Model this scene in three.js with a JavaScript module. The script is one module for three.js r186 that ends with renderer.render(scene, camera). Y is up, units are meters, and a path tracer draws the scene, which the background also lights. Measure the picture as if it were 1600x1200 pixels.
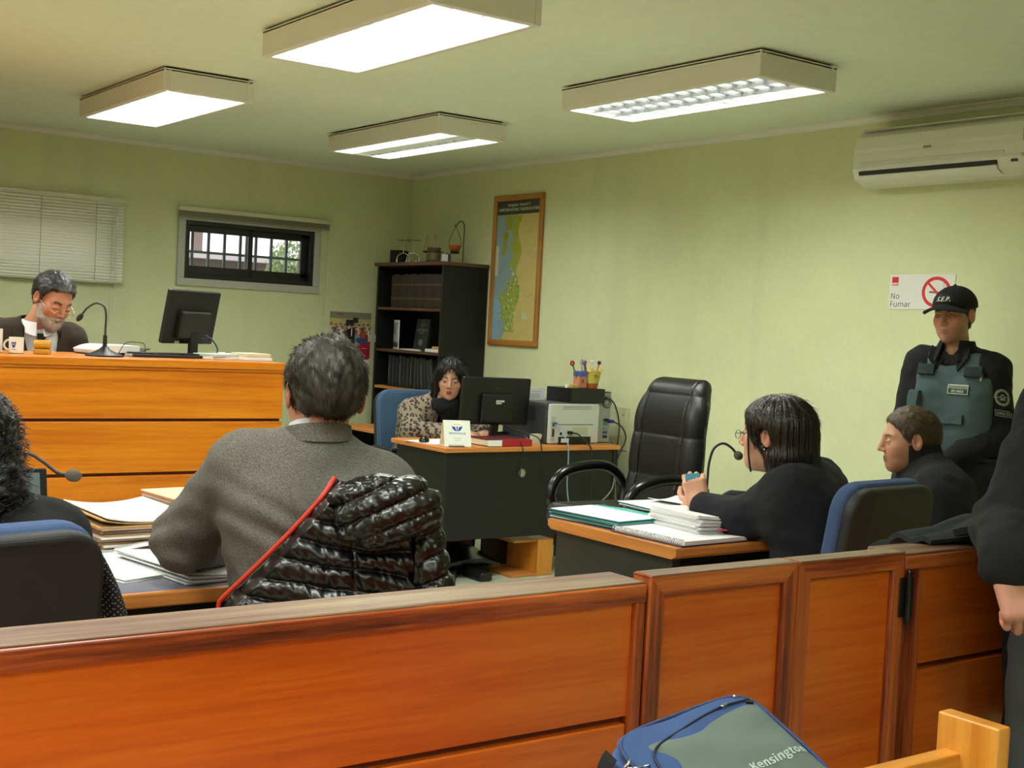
import * as THREE from 'three';
import { RoundedBoxGeometry } from 'three/addons/geometries/RoundedBoxGeometry.js';
import { mergeGeometries } from 'three/addons/utils/BufferGeometryUtils.js';
import { TextGeometry } from 'three/addons/geometries/TextGeometry.js';
import { FontLoader } from 'three/addons/loaders/FontLoader.js';
import { RectAreaLightUniformsLib } from 'three/addons/lights/RectAreaLightUniformsLib.js';

// ---------------------------------------------------------------- camera, sky, light, exposure
const scene = new THREE.Scene();
const camera = new THREE.PerspectiveCamera(33.27, 4 / 3, 0.05, 200);
camera.position.set(-5.2154, 1.40, 8.6034);
camera.rotation.order = 'YXZ';
camera.rotation.set(-0.04225, -0.62932, 0.05026);
const renderer = new THREE.WebGLRenderer();
renderer.toneMapping = THREE.LinearToneMapping;
renderer.toneMappingExposure = 1.0;
renderer.shadowMap.enabled = true;
scene.background = new THREE.Color().setRGB(1.75, 1.70, 1.85);      // even overcast sky, seen through the window
RectAreaLightUniformsLib.init();
const LAMP = 17.2;                                                   // brightness of one ceiling light fitting
const LAMP_COLOR = new THREE.Color().setRGB(0.97, 1.0, 0.93);

// ---------------------------------------------------------------- helpers
const FONT = await new FontLoader().loadAsync('fonts/droid/droid_sans_bold.typeface.json');
let seed = 7, KEY;
function rnd() { seed = (seed * 1664525 + 1013904223) >>> 0; return seed / 4294967296; }
const rr = (a, b) => a + (b - a) * rnd();
const clamp = (x, a, b) => Math.min(b, Math.max(a, x));
const lerp = (a, b, t) => a + (b - a) * t;
const sstep = (a, b, x) => { const t = clamp((x - a) / (b - a), 0, 1); return t * t * (3 - 2 * t); };
const V = (x, y, z) => new THREE.Vector3(x, y, z);
const lin = (hex) => new THREE.Color(hex);
function hash3(x, y, z) { let h = (x * 374761393 + y * 668265263 + z * 2147483647) | 0; h = Math.imul(h ^ (h >>> 13), 1274126177); return ((h ^ (h >>> 16)) >>> 0) / 4294967296; }
function vn3(x, y, z) {
  const X = Math.floor(x), Y = Math.floor(y), Z = Math.floor(z); let u = x - X, v = y - Y, w = z - Z;
  u = u * u * (3 - 2 * u); v = v * v * (3 - 2 * v); w = w * w * (3 - 2 * w);
  const h = (i, j, k) => hash3(X + i, Y + j, Z + k);
  return lerp(lerp(lerp(h(0, 0, 0), h(1, 0, 0), u), lerp(h(0, 1, 0), h(1, 1, 0), u), v), lerp(lerp(h(0, 0, 1), h(1, 0, 1), u), lerp(h(0, 1, 1), h(1, 1, 1), u), v), w) * 2 - 1;
}
function pn2(x, y, px, py, s = 0) {                                   // noise that repeats after px, py cells
  const X = Math.floor(x), Y = Math.floor(y); let u = x - X, v = y - Y; u = u * u * (3 - 2 * u); v = v * v * (3 - 2 * v);
  const h = (i, j) => hash3((((X + i) % px) + px) % px, (((Y + j) % py) + py) % py, s);
  return lerp(lerp(h(0, 0), h(1, 0), u), lerp(h(0, 1), h(1, 1), u), v);
}
function dataTex(w, h, fn, { srgb = true, repeat = [1, 1] } = {}) {
  const a = new Uint8Array(w * h * 4);
  for (let y = 0; y < h; y++) for (let x = 0; x < w; x++) {
    const c = fn(x / w, y / h), k = (y * w + x) * 4;
    a[k] = clamp(c[0], 0, 255); a[k + 1] = clamp(c[1], 0, 255); a[k + 2] = clamp(c[2], 0, 255); a[k + 3] = 255;
  }
  const t = new THREE.DataTexture(a, w, h); t.magFilter = THREE.LinearFilter; t.minFilter = THREE.LinearFilter;
  t.wrapS = t.wrapT = THREE.RepeatWrapping; t.repeat.set(...repeat); if (srgb) t.colorSpace = THREE.SRGBColorSpace; t.needsUpdate = true; return t;
}
function canvasTex(w, h, draw) {
  const c = document.createElement('canvas'); c.width = w; c.height = h; draw(c.getContext('2d'), w, h);
  const t = new THREE.CanvasTexture(c); t.colorSpace = THREE.SRGBColorSpace; return t;
}
function std(color, roughness = 0.6, o = {}) { return new THREE.MeshStandardMaterial({ color, roughness, ...o }); }
function phys(color, roughness = 0.5, o = {}) { return new THREE.MeshPhysicalMaterial({ color, roughness, ...o }); }

const names = {};
function numbered(n) { const k = names[n] = (names[n] ?? -1) + 1; return k ? n + '_' + String(k).padStart(3, '0') : n; }
function thing(name, label, category, [x, y, z] = [0, 0, 0], turn = 0, group) {
  const o = new THREE.Group(); o.name = numbered(name); o.position.set(x, y, z); o.rotation.y = turn; scene.add(o);
  o.userData = { label, category }; if (group) o.userData.group = group; return o;
}
function P(parent, name, geo, mat, pos, rot) {
  const m = new THREE.Mesh(geo, mat); m.name = name; m.castShadow = m.receiveShadow = true;
  if (pos) m.position.set(...pos); if (rot) m.rotation.set(...rot); parent.add(m); return m;
}
function single(name, label, category, geo, mat, pos, rot, group) {
  const m = P(scene, numbered(name), geo, mat, pos, rot); m.userData = { label, category }; if (group) m.userData.group = group; return m;
}
function struct(name, geo, mat, pos, rot) { const m = P(scene, name, geo, mat, pos, rot); m.userData.kind = 'structure'; return m; }
function dup(root, pos, turn, label, group) {
  const r = root.clone(); r.name = numbered(root.name.replace(/_\d{3}$/, '')); scene.add(r); r.position.set(...pos); if (turn !== undefined) r.rotation.y = turn;
  r.userData = { ...root.userData }; if (label) r.userData.label = label; if (group) r.userData.group = group; return r;
}
// uv in metres by the side a face looks to; axis names the direction along which the grain runs
function boxUV(geo, grain = 'x', off = [0, 0]) {
  const g = geo.index ? geo.toNonIndexed() : geo, p = g.attributes.position, uv = new Float32Array(p.count * 2);
  const a = V(), b = V(), c = V(), n = V();
  for (let i = 0; i < p.count; i += 3) {
    a.fromBufferAttribute(p, i); b.fromBufferAttribute(p, i + 1); c.fromBufferAttribute(p, i + 2);
    n.crossVectors(b.clone().sub(a), c.clone().sub(a)); const x = Math.abs(n.x), y = Math.abs(n.y), z = Math.abs(n.z);
    const k = x > y && x > z ? 0 : y > z ? 1 : 2;
    [a, b, c].forEach((q, j) => {
      let u, v; if (k === 0) [u, v] = grain === 'y' ? [q.y, q.z] : [q.z, q.y]; else if (k === 1) [u, v] = grain === 'z' ? [q.z, q.x] : [q.x, q.z]; else [u, v] = grain === 'y' ? [q.y, q.x] : [q.x, q.y];
      uv[(i + j) * 2] = u + off[0]; uv[(i + j) * 2 + 1] = v + off[1];
    });
  }
  g.setAttribute('uv', new THREE.BufferAttribute(uv, 2)); return g;
}
function box(w, h, d, r = 0.002, grain = null, off) {
  const m = Math.min(w, h, d) * 0.49; const g = r > 0 ? new RoundedBoxGeometry(w, h, d, 2, Math.min(r, m)) : new THREE.BoxGeometry(w, h, d);
  return grain ? boxUV(g, grain, off ?? [rr(0, 9), rr(0, 9)]) : g;
}
// box between two corners, in place
function boxAB(a, b, r = 0.002, grain = null) {
  const g = box(Math.abs(b[0] - a[0]), Math.abs(b[1] - a[1]), Math.abs(b[2] - a[2]), r, grain); g.translate((a[0] + b[0]) / 2, (a[1] + b[1]) / 2, (a[2] + b[2]) / 2); return g;
}
function merge(list) {
  const keep = ['position', 'normal', 'uv'];
  return mergeGeometries(list.map((g) => { const q = g.index ? g.toNonIndexed() : g.clone(); for (const k of Object.keys(q.attributes)) if (!keep.includes(k)) q.deleteAttribute(k); return q; }));
}
function tube(pts, r, seg = 32, sides = 8, closed = false) { return new THREE.TubeGeometry(new THREE.CatmullRomCurve3(pts.map((p) => V(...p)), closed), seg, r, sides, closed); }
function lathe(pts, n = 24) { return new THREE.LatheGeometry(pts.map((p) => new THREE.Vector2(...p)), n); }
function prism(pts, depth, bevel = 0.001) {                            // outline in x,y extruded along z, centred
  const s = new THREE.Shape(pts.map((p) => new THREE.Vector2(...p)));
  const g = new THREE.ExtrudeGeometry(s, { depth: depth - 2 * bevel, bevelEnabled: bevel > 0, bevelSize: bevel, bevelThickness: bevel, bevelSegments: 1, curveSegments: 10 }); g.translate(0, 0, -depth / 2 + bevel); return g;
}
function roundRect(w, h, r, rb = r) {
  const s = new THREE.Shape(); s.moveTo(-w / 2 + rb, -h / 2); s.lineTo(w / 2 - rb, -h / 2); s.quadraticCurveTo(w / 2, -h / 2, w / 2, -h / 2 + rb); s.lineTo(w / 2, h / 2 - r); s.quadraticCurveTo(w / 2, h / 2, w / 2 - r, h / 2);
  s.lineTo(-w / 2 + r, h / 2); s.quadraticCurveTo(-w / 2, h / 2, -w / 2, h / 2 - r); s.lineTo(-w / 2, -h / 2 + rb); s.quadraticCurveTo(-w / 2, -h / 2, -w / 2 + rb, -h / 2); return s;
}
function grid(nu, nv, fn, close = false) {                              // a sheet from fn(u, v) -> [x, y, z], uv in 0..1
  const p = [], uv = [], ix = [];
  for (let j = 0; j <= nv; j++) for (let i = 0; i <= nu; i++) { p.push(...fn(i / nu, j / nv)); uv.push(i / nu, j / nv); }
  for (let j = 0; j < nv; j++) for (let i = 0; i < nu; i++) { const a = j * (nu + 1) + i, b = a + 1, c = a + nu + 1, d = c + 1; ix.push(a, b, d, a, d, c); }
  const g = new THREE.BufferGeometry(); g.setAttribute('position', new THREE.Float32BufferAttribute(p, 3)); g.setAttribute('uv', new THREE.Float32BufferAttribute(uv, 2)); g.setIndex(ix); g.computeVertexNormals(); return g;
}
function slab(nu, nv, fn, t) {                                          // the same sheet with a thickness t along its normals
  const g = grid(nu, nv, fn), p = g.attributes.position, n = g.attributes.normal, N = p.count, q = [], uv = [], ix = [];
  for (const s of [0.5, -0.5]) for (let i = 0; i < N; i++) { q.push(p.getX(i) + n.getX(i) * t * s, p.getY(i) + n.getY(i) * t * s, p.getZ(i) + n.getZ(i) * t * s); uv.push(g.attributes.uv.getX(i), g.attributes.uv.getY(i)); }
  const I = g.index.array; for (let i = 0; i < I.length; i += 3) { ix.push(I[i], I[i + 1], I[i + 2], N + I[i], N + I[i + 2], N + I[i + 1]); }
  const at = (i, j) => j * (nu + 1) + i;
  const side = (a, b) => ix.push(a, N + a, N + b, a, N + b, b);
  for (let i = 0; i < nu; i++) { side(at(i, 0), at(i + 1, 0)); side(at(i + 1, nv), at(i, nv)); }
  for (let j = 0; j < nv; j++) { side(at(0, j + 1), at(0, j)); side(at(nu, j), at(nu, j + 1)); }
  const o = new THREE.BufferGeometry(); o.setAttribute('position', new THREE.Float32BufferAttribute(q, 3)); o.setAttribute('uv', new THREE.Float32BufferAttribute(uv, 2)); o.setIndex(ix);
  const ng = o.toNonIndexed(); ng.computeVertexNormals(); // crisp rim, smooth faces
  const nn = ng.attributes.normal, faces = I.length / 3; let k = 0;
  for (let f = 0; f < faces; f++) for (let s = 0; s < 2; s++) { const t3 = [0, 1, 2].map((e) => ix[(f * 2 + s) * 3 + e]); for (const vtx of t3) { const m = vtx % N, sg = vtx < N ? 1 : -1; nn.setXYZ(k++, n.getX(m) * sg, n.getY(m) * sg, n.getZ(m) * sg); } }
  return ng;
}
// ---- distance fields meshed with surface nets (bodies, hair, cloth)
const smin = (a, b, k) => { const h = Math.max(k - Math.abs(a - b), 0) / k; return Math.min(a, b) - h * h * k * 0.25; };
const smax = (a, b, k) => -smin(-a, -b, k);
const cap = (p, a, b, ra, rb) => {
  const bx = b[0] - a[0], by = b[1] - a[1], bz = b[2] - a[2], px = p[0] - a[0], py = p[1] - a[1], pz = p[2] - a[2];
  const t = clamp((px * bx + py * by + pz * bz) / (bx * bx + by * by + bz * bz + 1e-12), 0, 1);
  return Math.hypot(px - bx * t, py - by * t, pz - bz * t) - (ra + (rb - ra) * t);
};
const ell = (p, c, r) => {
  const x = (p[0] - c[0]) / r[0], y = (p[1] - c[1]) / r[1], z = (p[2] - c[2]) / r[2], k0 = Math.hypot(x, y, z), k1 = Math.hypot(x / r[0], y / r[1], z / r[2]);
  return k1 < 1e-9 ? -Math.min(...r) : k0 * (k0 - 1) / k1;
};
const sph = (p, c, r) => Math.hypot(p[0] - c[0], p[1] - c[1], p[2] - c[2]) - r;
const rbox = (p, c, h, r) => { const x = Math.abs(p[0] - c[0]) - h[0] + r, y = Math.abs(p[1] - c[1]) - h[1] + r, z = Math.abs(p[2] - c[2]) - h[2] + r; return Math.hypot(Math.max(x, 0), Math.max(y, 0), Math.max(z, 0)) + Math.min(Math.max(x, y, z), 0) - r; };
function sdfGeo(f, lo, hi, cell, color) {
  const n = [0, 1, 2].map((k) => Math.ceil((hi[k] - lo[k]) / cell) + 1), [nx, ny, nz] = n, B = 6;
  const F = new Float32Array(nx * ny * nz), id = (i, j, k) => (k * ny + j) * nx + i, at = (i, j, k) => [lo[0] + i * cell, lo[1] + j * cell, lo[2] + k * cell];
  const reach = B * cell * 0.5 * 1.74 * 1.45;
  for (let K = 0; K < nz; K += B) for (let J = 0; J < ny; J += B) for (let I = 0; I < nx; I += B) {
    const c = f(at(I + (B - 1) / 2, J + (B - 1) / 2, K + (B - 1) / 2)), skip = Math.abs(c) > reach;
    for (let k = K; k < Math.min(K + B, nz); k++) for (let j = J; j < Math.min(J + B, ny); j++) for (let i = I; i < Math.min(I + B, nx); i++) F[id(i, j, k)] = skip ? c : f(at(i, j, k));
  }
  const vid = new Int32Array(nx * ny * nz).fill(-1), pos = [], ix = [];
  const E = [[0, 1], [2, 3], [4, 5], [6, 7], [0, 2], [1, 3], [4, 6], [5, 7], [0, 4], [1, 5], [2, 6], [3, 7]];
  for (let k = 0; k < nz - 1; k++) for (let j = 0; j < ny - 1; j++) for (let i = 0; i < nx - 1; i++) {
    const c = []; let m = 0; for (let q = 0; q < 8; q++) { const v = F[id(i + (q & 1), j + ((q >> 1) & 1), k + (q >> 2))]; c.push(v); if (v < 0) m |= 1 << q; }
    if (m === 0 || m === 255) continue;
    let x = 0, y = 0, z = 0, w = 0;
    for (const [a, b] of E) if ((c[a] < 0) !== (c[b] < 0)) { const t = c[a] / (c[a] - c[b]); x += (a & 1) + t * ((b & 1) - (a & 1)); y += ((a >> 1) & 1) + t * (((b >> 1) & 1) - ((a >> 1) & 1)); z += (a >> 2) + t * ((b >> 2) - (a >> 2)); w++; }
    vid[id(i, j, k)] = pos.length / 3; pos.push(lo[0] + (i + x / w) * cell, lo[1] + (j + y / w) * cell, lo[2] + (k + z / w) * cell);
  }
  const quad = (a, b, c, d, flip) => { if (a < 0 || b < 0 || c < 0 || d < 0) return; flip ? ix.push(a, c, b, a, d, c) : ix.push(a, b, c, a, c, d); };
  for (let k = 1; k < nz - 1; k++) for (let j = 1; j < ny - 1; j++) for (let i = 1; i < nx - 1; i++) {
    const s = F[id(i, j, k)] < 0;
    if (s !== F[id(i + 1, j, k)] < 0) quad(vid[id(i, j - 1, k - 1)], vid[id(i, j, k - 1)], vid[id(i, j, k)], vid[id(i, j - 1, k)], !s);
    if (s !== F[id(i, j + 1, k)] < 0) quad(vid[id(i - 1, j, k - 1)], vid[id(i - 1, j, k)], vid[id(i, j, k)], vid[id(i, j, k - 1)], !s);
    if (s !== F[id(i, j, k + 1)] < 0) quad(vid[id(i - 1, j - 1, k)], vid[id(i, j - 1, k)], vid[id(i, j, k)], vid[id(i - 1, j, k)], !s);
  }
  const nor = new Float32Array(pos.length), e = cell * 0.6, col = color ? new Float32Array(pos.length) : null;
  for (let v = 0; v < pos.length; v += 3) {
    const p = [pos[v], pos[v + 1], pos[v + 2]]; let d = f(p), g = null;
    for (let pass = 0; pass < 2; pass++) { g = [f([p[0] + e, p[1], p[2]]) - d, f([p[0], p[1] + e, p[2]]) - d, f([p[0], p[1], p[2] + e]) - d]; if (pass) break; const L = g[0] * g[0] + g[1] * g[1] + g[2] * g[2] + 1e-14, s = clamp(d * e / L, -0.5 * cell / Math.sqrt(L), 0.5 * cell / Math.sqrt(L)); for (let q = 0; q < 3; q++) p[q] -= g[q] * s; d = f(p); }
    const L = Math.hypot(...g) || 1; for (let q = 0; q < 3; q++) { nor[v + q] = g[q] / L; pos[v + q] = p[q]; }
    if (col) { const c = color(p, [nor[v], nor[v + 1], nor[v + 2]]); col[v] = c[0]; col[v + 1] = c[1]; col[v + 2] = c[2]; }
  }
  const G = new THREE.BufferGeometry(); G.setAttribute('position', new THREE.Float32BufferAttribute(pos, 3)); G.setAttribute('normal', new THREE.Float32BufferAttribute(nor, 3));
  if (col) G.setAttribute('color', new THREE.Float32BufferAttribute(col, 3)); G.setIndex(ix); return G;
}
function joinColored(list) { return mergeGeometries(list.map((g) => { const q = g.index ? g.toNonIndexed() : g.clone(); for (const k of Object.keys(q.attributes)) if (!['position', 'normal', 'color'].includes(k)) q.deleteAttribute(k); return q; })); }
function tint(g, c) { const n = g.attributes.position.count, a = new Float32Array(n * 3); for (let i = 0; i < n; i++) a.set(c, i * 3); g.setAttribute('color', new THREE.BufferAttribute(a, 3)); return g; }

// ---------------------------------------------------------------- materials
function woodTex(base, dark, light, s, { w = 1024, h = 512, knots = 0, fine = 1, strong = 1 } = {}) {
  return dataTex(w, h, (u, v) => {
    const warp = 0.02 * (pn2(u * 3, v * 4, 3, 4, s) - 0.5) + 0.012 * (pn2(u * 7, v * 9, 7, 9, s + 1) - 0.5);
    const y = v + warp;
    const a = pn2(u * 4, y * 26, 4, 26, s + 2), b = pn2(u * 10, y * 110, 10, 110, s + 3), c = pn2(u * 40, y * 256, 40, 256, s + 4), big = pn2(u * 2, y * 7, 2, 7, s + 5);
    const g = clamp((0.5 * (a - 0.5) + 0.3 * fine * (b - 0.5) + 0.22 * fine * (c - 0.5) + 0.45 * (big - 0.5)) * strong, -1, 1);
    return [0, 1, 2].map((k) => base[k] + (g > 0 ? (light[k] - base[k]) * g * 1.6 : (base[k] - dark[k]) * g * 1.8));
  });
}
function woodMat(tex, tile, rough = 0.35, o = {}) { const t = tex.clone(); t.repeat.set(1 / tile[0], 1 / tile[1]); t.needsUpdate = true; return phys(0xffffff, rough, { map: t, ...o }); }
const tHoney = woodTex([206, 118, 10], [176, 88, 4], [224, 142, 26], 11, { fine: 1.2 });
const tOrange = woodTex([212, 102, 22], [186, 76, 10], [224, 126, 36], 21, { fine: 1.2, strong: 0.85 });
const tRail = woodTex([168, 78, 34], [112, 44, 20], [200, 110, 50], 31, { strong: 1.9 });
const tPew = woodTex([214, 142, 52], [186, 108, 28], [230, 166, 80], 41);
const tDesk = woodTex([206, 134, 66], [178, 106, 44], [220, 154, 88], 51);
const tWorn = woodTex([122, 96, 72], [98, 64, 48], [146, 130, 100], 61, { strong: 1.8 });
const M = {
  honey: woodMat(tHoney, [2.2, 0.75], 0.36, { clearcoat: 0.25, clearcoatRoughness: 0.3 }),
  orange: woodMat(tOrange, [1.9, 0.8], 0.32, { clearcoat: 0.35, clearcoatRoughness: 0.25 }),
  rail: woodMat(tRail, [1.6, 0.5], 0.36, { clearcoat: 0.3, clearcoatRoughness: 0.3 }),
  worn: woodMat(tWorn, [1.2, 0.35], 0.5),
  pew: woodMat(tPew, [1.7, 0.7], 0.3, { clearcoat: 0.4, clearcoatRoughness: 0.2 }),
  desk: woodMat(tDesk, [1.6, 0.6], 0.4),
  darkWood: woodMat(woodTex([92, 58, 42], [70, 40, 28], [112, 76, 56], 71), [1.4, 0.5], 0.45),
  groove: std(0x6a3410, 0.6),
  black: std(0x0c0c0d, 0.5), blackGloss: phys(0x0a0a0b, 0.22), charcoal: std(0x1b1c1e, 0.65), shell: std(0x202225, 0.55),
  chrome: std(0xcfcfd2, 0.18, { metalness: 1 }), steel: std(0x8c8e92, 0.35, { metalness: 1 }),
  white: std(0xe6e4dc, 0.5), housing: std(0xe4e0d6, 0.45), casing: std(0xb9bab2, 0.5), paper: std(0xf0f0ee, 0.85), paperB: std(0xe4e6ea, 0.85), cream: std(0xe9e2c4, 0.85),
  alu: std(0x1c1a1d, 0.4), glass: phys(0xffffff, 0.02, { transmission: 1, thickness: 0, ior: 1.45 }),
  blueFabric: std(0x33486f, 0.9), plasticGrey: std(0xb9bcb8, 0.45), cordBlack: std(0x121212, 0.5), cordWhite: std(0xb9c0bd, 0.5),
};
const bumpNoise = dataTex(256, 256, (u, v) => { const n = 255 * (0.5 * pn2(u * 64, v * 64, 64, 64, 3) + 0.5 * pn2(u * 128, v * 128, 128, 128, 4)); return [n, n, n]; }, { srgb: false });
function fabric(color, tile = 0.08, scale = 0.0006, rough = 0.92, o = {}) { const t = bumpNoise.clone(); t.repeat.set(1 / tile, 1 / tile); t.needsUpdate = true; return std(color, rough, { bumpMap: t, bumpScale: scale, ...o }); }
M.blueFabric = fabric(0x40567f, 0.1, 0.0005);
M.tealFabric = fabric(0x3b5876, 0.1, 0.0005);
M.leather = phys(0x101113, 0.36, { bumpMap: (() => { const t = bumpNoise.clone(); t.repeat.set(6, 6); t.needsUpdate = true; return t; })(), bumpScale: 0.0006 });

// ---------------------------------------------------------------- the room
const X0 = -7.2, Z1 = 10.8, CEIL = 2.55, T = 0.16;
const wallTex = dataTex(1024, 512, (u, v) => {
  const f = pn2(u * 220, v * 110, 220, 110, 1), m = pn2(u * 24, v * 12, 24, 12, 2), st = pn2(u * 38, v * 1.01 + 3, 38, 2, 5), st2 = pn2(u * 90, v * 2, 90, 2, 6);
  const k = 1 + 0.018 * (f - 0.5) + 0.03 * (m - 0.5) - 0.018 * sstep(0.62, 0.95, st) * (0.6 + 0.4 * st2);
  return [214 * k, 219 * k, 175 * k];
});
const wallMat = (rx, ry) => { const t = wallTex.clone(); t.repeat.set(rx, ry); t.needsUpdate = true; return std(0xffffff, 0.82, { map: t }); };
const wallM = wallMat(1 / 5, 1 / 2.55);
const ceilM = (() => { const t = dataTex(512, 512, (u, v) => { const k = 1 + 0.02 * (pn2(u * 120, v * 120, 120, 120, 8) - 0.5) + 0.03 * (pn2(u * 7, v * 7, 7, 7, 9) - 0.5); return [230 * k, 240 * k, 218 * k]; }); t.repeat.set(0.25, 0.25); return std(0xffffff, 0.85, { map: t }); })();
const floorM = (() => { const t = dataTex(512, 512, (u, v) => { const k = 0.9 + 0.2 * pn2(u * 160, v * 160, 160, 160, 12) * pn2(u * 9, v * 9, 9, 9, 13) + 0.08 * pn2(u * 22, v * 22, 22, 22, 14); return [204 * k, 211 * k, 188 * k]; }); t.repeat.set(0.5, 0.5); return std(0xffffff, 0.4, { map: t }); })();
struct('floor', boxUV(new THREE.BoxGeometry(-X0 + 2 * T, 0.12, Z1 + 2 * T)), floorM, [X0 / 2, -0.06, Z1 / 2]);
struct('ceiling', boxUV(new THREE.BoxGeometry(-X0 + 2 * T, 0.12, Z1 + 2 * T)), ceilM, [X0 / 2, CEIL + 0.06, Z1 / 2]);
struct('wall_right', boxUV(boxAB([0, 0, -T], [T, CEIL, Z1 + T], 0)), wallM);
struct('wall_left', boxUV(boxAB([X0 - T, 0, -T], [X0, CEIL, Z1 + T], 0)), wallM);
struct('wall_front', boxUV(boxAB([X0, 0, Z1], [0, CEIL, Z1 + T], 0)), wallM);
// back wall with an opening for each of the two high windows
const W1 = [-3.62, -2.36, 1.64, 2.05], W2 = [-1.823, -0.83, 1.645, 2.047];
struct('wall_back', boxUV(merge([boxAB([X0, 0, -T], [0, 1.64, 0], 0), boxAB([X0, 2.05, -T], [0, CEIL, 0], 0), boxAB([X0, 1.64, -T], [W1[0], 2.05, 0], 0), boxAB([W1[1], 1.64, -T], [W2[0], 2.05, 0], 0), boxAB([W2[1], 1.64, -T], [0, 2.05, 0], 0)])), wallM);
// quarter-round moulding under the ceiling
const mould = [[0, 0], [0.028, 0], [0.028, -0.006], [0.022, -0.009], [0.014, -0.016], [0.009, -0.024], [0.007, -0.032], [0, -0.034]];
{
  const s = () => prism(mould, 1, 0);
  const a = s(); a.scale(1, 1, Z1); a.rotateY(Math.PI); a.translate(0, CEIL, Z1 / 2); struct('trim_1', a, M.white);
  const b = s(); b.scale(1, 1, -X0); b.rotateY(-Math.PI / 2); b.translate(X0 / 2, CEIL, 0); struct('trim_2', b, M.white);
  const c = s(); c.scale(1, 1, Z1); c.translate(X0, CEIL, Z1 / 2); struct('trim_3', c, M.white);
}
for (const [n, a, b] of [['right', [-0.014, 0, 0], [0, 0.08, Z1]], ['back', [X0, 0, 0], [0, 0.08, 0.014]], ['left', [X0, 0, 0], [X0 + 0.014, 0.08, Z1]]]) struct('baseboard_' + n, boxAB(a, b, 0.004, 'x'), M.darkWood);

// sliding windows: grey wooden casing, black aluminium frame, two sashes
function slidingWindow(n, [x0, x1, y0, y1]) {
  const w = new THREE.Group(); w.name = 'window_' + n; w.userData.kind = 'structure'; scene.add(w);
  const cw = 0.052, cz = 0.022;
  P(w, 'casing', boxAB([x0 - cw, y1, 0], [x1 + cw, y1 + cw, cz], 0.004), M.casing); P(w, 'casing', boxAB([x0 - cw, y0 - cw, 0], [x1 + cw, y0, cz], 0.004), M.casing);
  P(w, 'casing', boxAB([x0 - cw, y0, 0], [x0, y1, cz], 0.004), M.casing); P(w, 'casing', boxAB([x1, y0, 0], [x1 + cw, y1, cz], 0.004), M.casing);
  const fr = (name, a, b, c, d, t, z0, z1) => P(w, name, merge([boxAB([a, d - t, z0], [b, d, z1], 0.002), boxAB([a, c, z0], [b, c + t, z1], 0.002), boxAB([a, c + t, z0], [a + t, d - t, z1], 0.002), boxAB([b - t, c + t, z0], [b, d - t, z1], 0.002)]), M.alu);
  fr('frame', x0, x1, y0, y1, 0.03, -0.09, 0.012);
  const xm = (x0 + x1) / 2 + 0.005, s = 0.03, t = 0.026;
  P(w, 'sash', merge([boxAB([x0 + s, y0 + s, -0.04], [xm + 0.018, y0 + s + 0.06, -0.015]), boxAB([x0 + s, y1 - s - t - 0.02, -0.04], [xm + 0.018, y1 - s, -0.015]), boxAB([x0 + s, y0 + s, -0.04], [x0 + s + t * 0.6, y1 - s, -0.015]), boxAB([xm - 0.016, y0 + s, -0.04], [xm + 0.018, y1 - s, -0.015])]), M.alu);
  P(w, 'sash', merge([boxAB([xm - 0.018, y0 + s, -0.072], [x1 - s, y0 + s + 0.06, -0.047]), boxAB([xm - 0.018, y1 - s - t - 0.02, -0.072], [x1 - s, y1 - s, -0.047]), boxAB([x1 - s - t * 1.7, y0 + s, -0.072], [x1 - s, y1 - s, -0.047]), boxAB([xm - 0.018, y0 + s, -0.072], [xm + 0.018, y1 - s, -0.047])]), M.alu);
  P(w, 'pane', boxAB([x0 + s + 0.01, y0 + s + 0.05, -0.029], [xm - 0.01, y1 - s - 0.04, -0.026], 0), M.glass);
  P(w, 'pane', boxAB([xm + 0.01, y0 + s + 0.05, -0.061], [x1 - s - 0.03, y1 - s - 0.04, -0.058], 0), M.glass);
  P(w, 'latch', boxAB([x1 - s - 0.035, (y0 + y1) / 2 - 0.05, -0.047], [x1 - s - 0.02, (y0 + y1) / 2 + 0.05, -0.036], 0.003), M.black);
  return w;
}
slidingWindow(1, W1); slidingWindow(2, W2);

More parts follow.
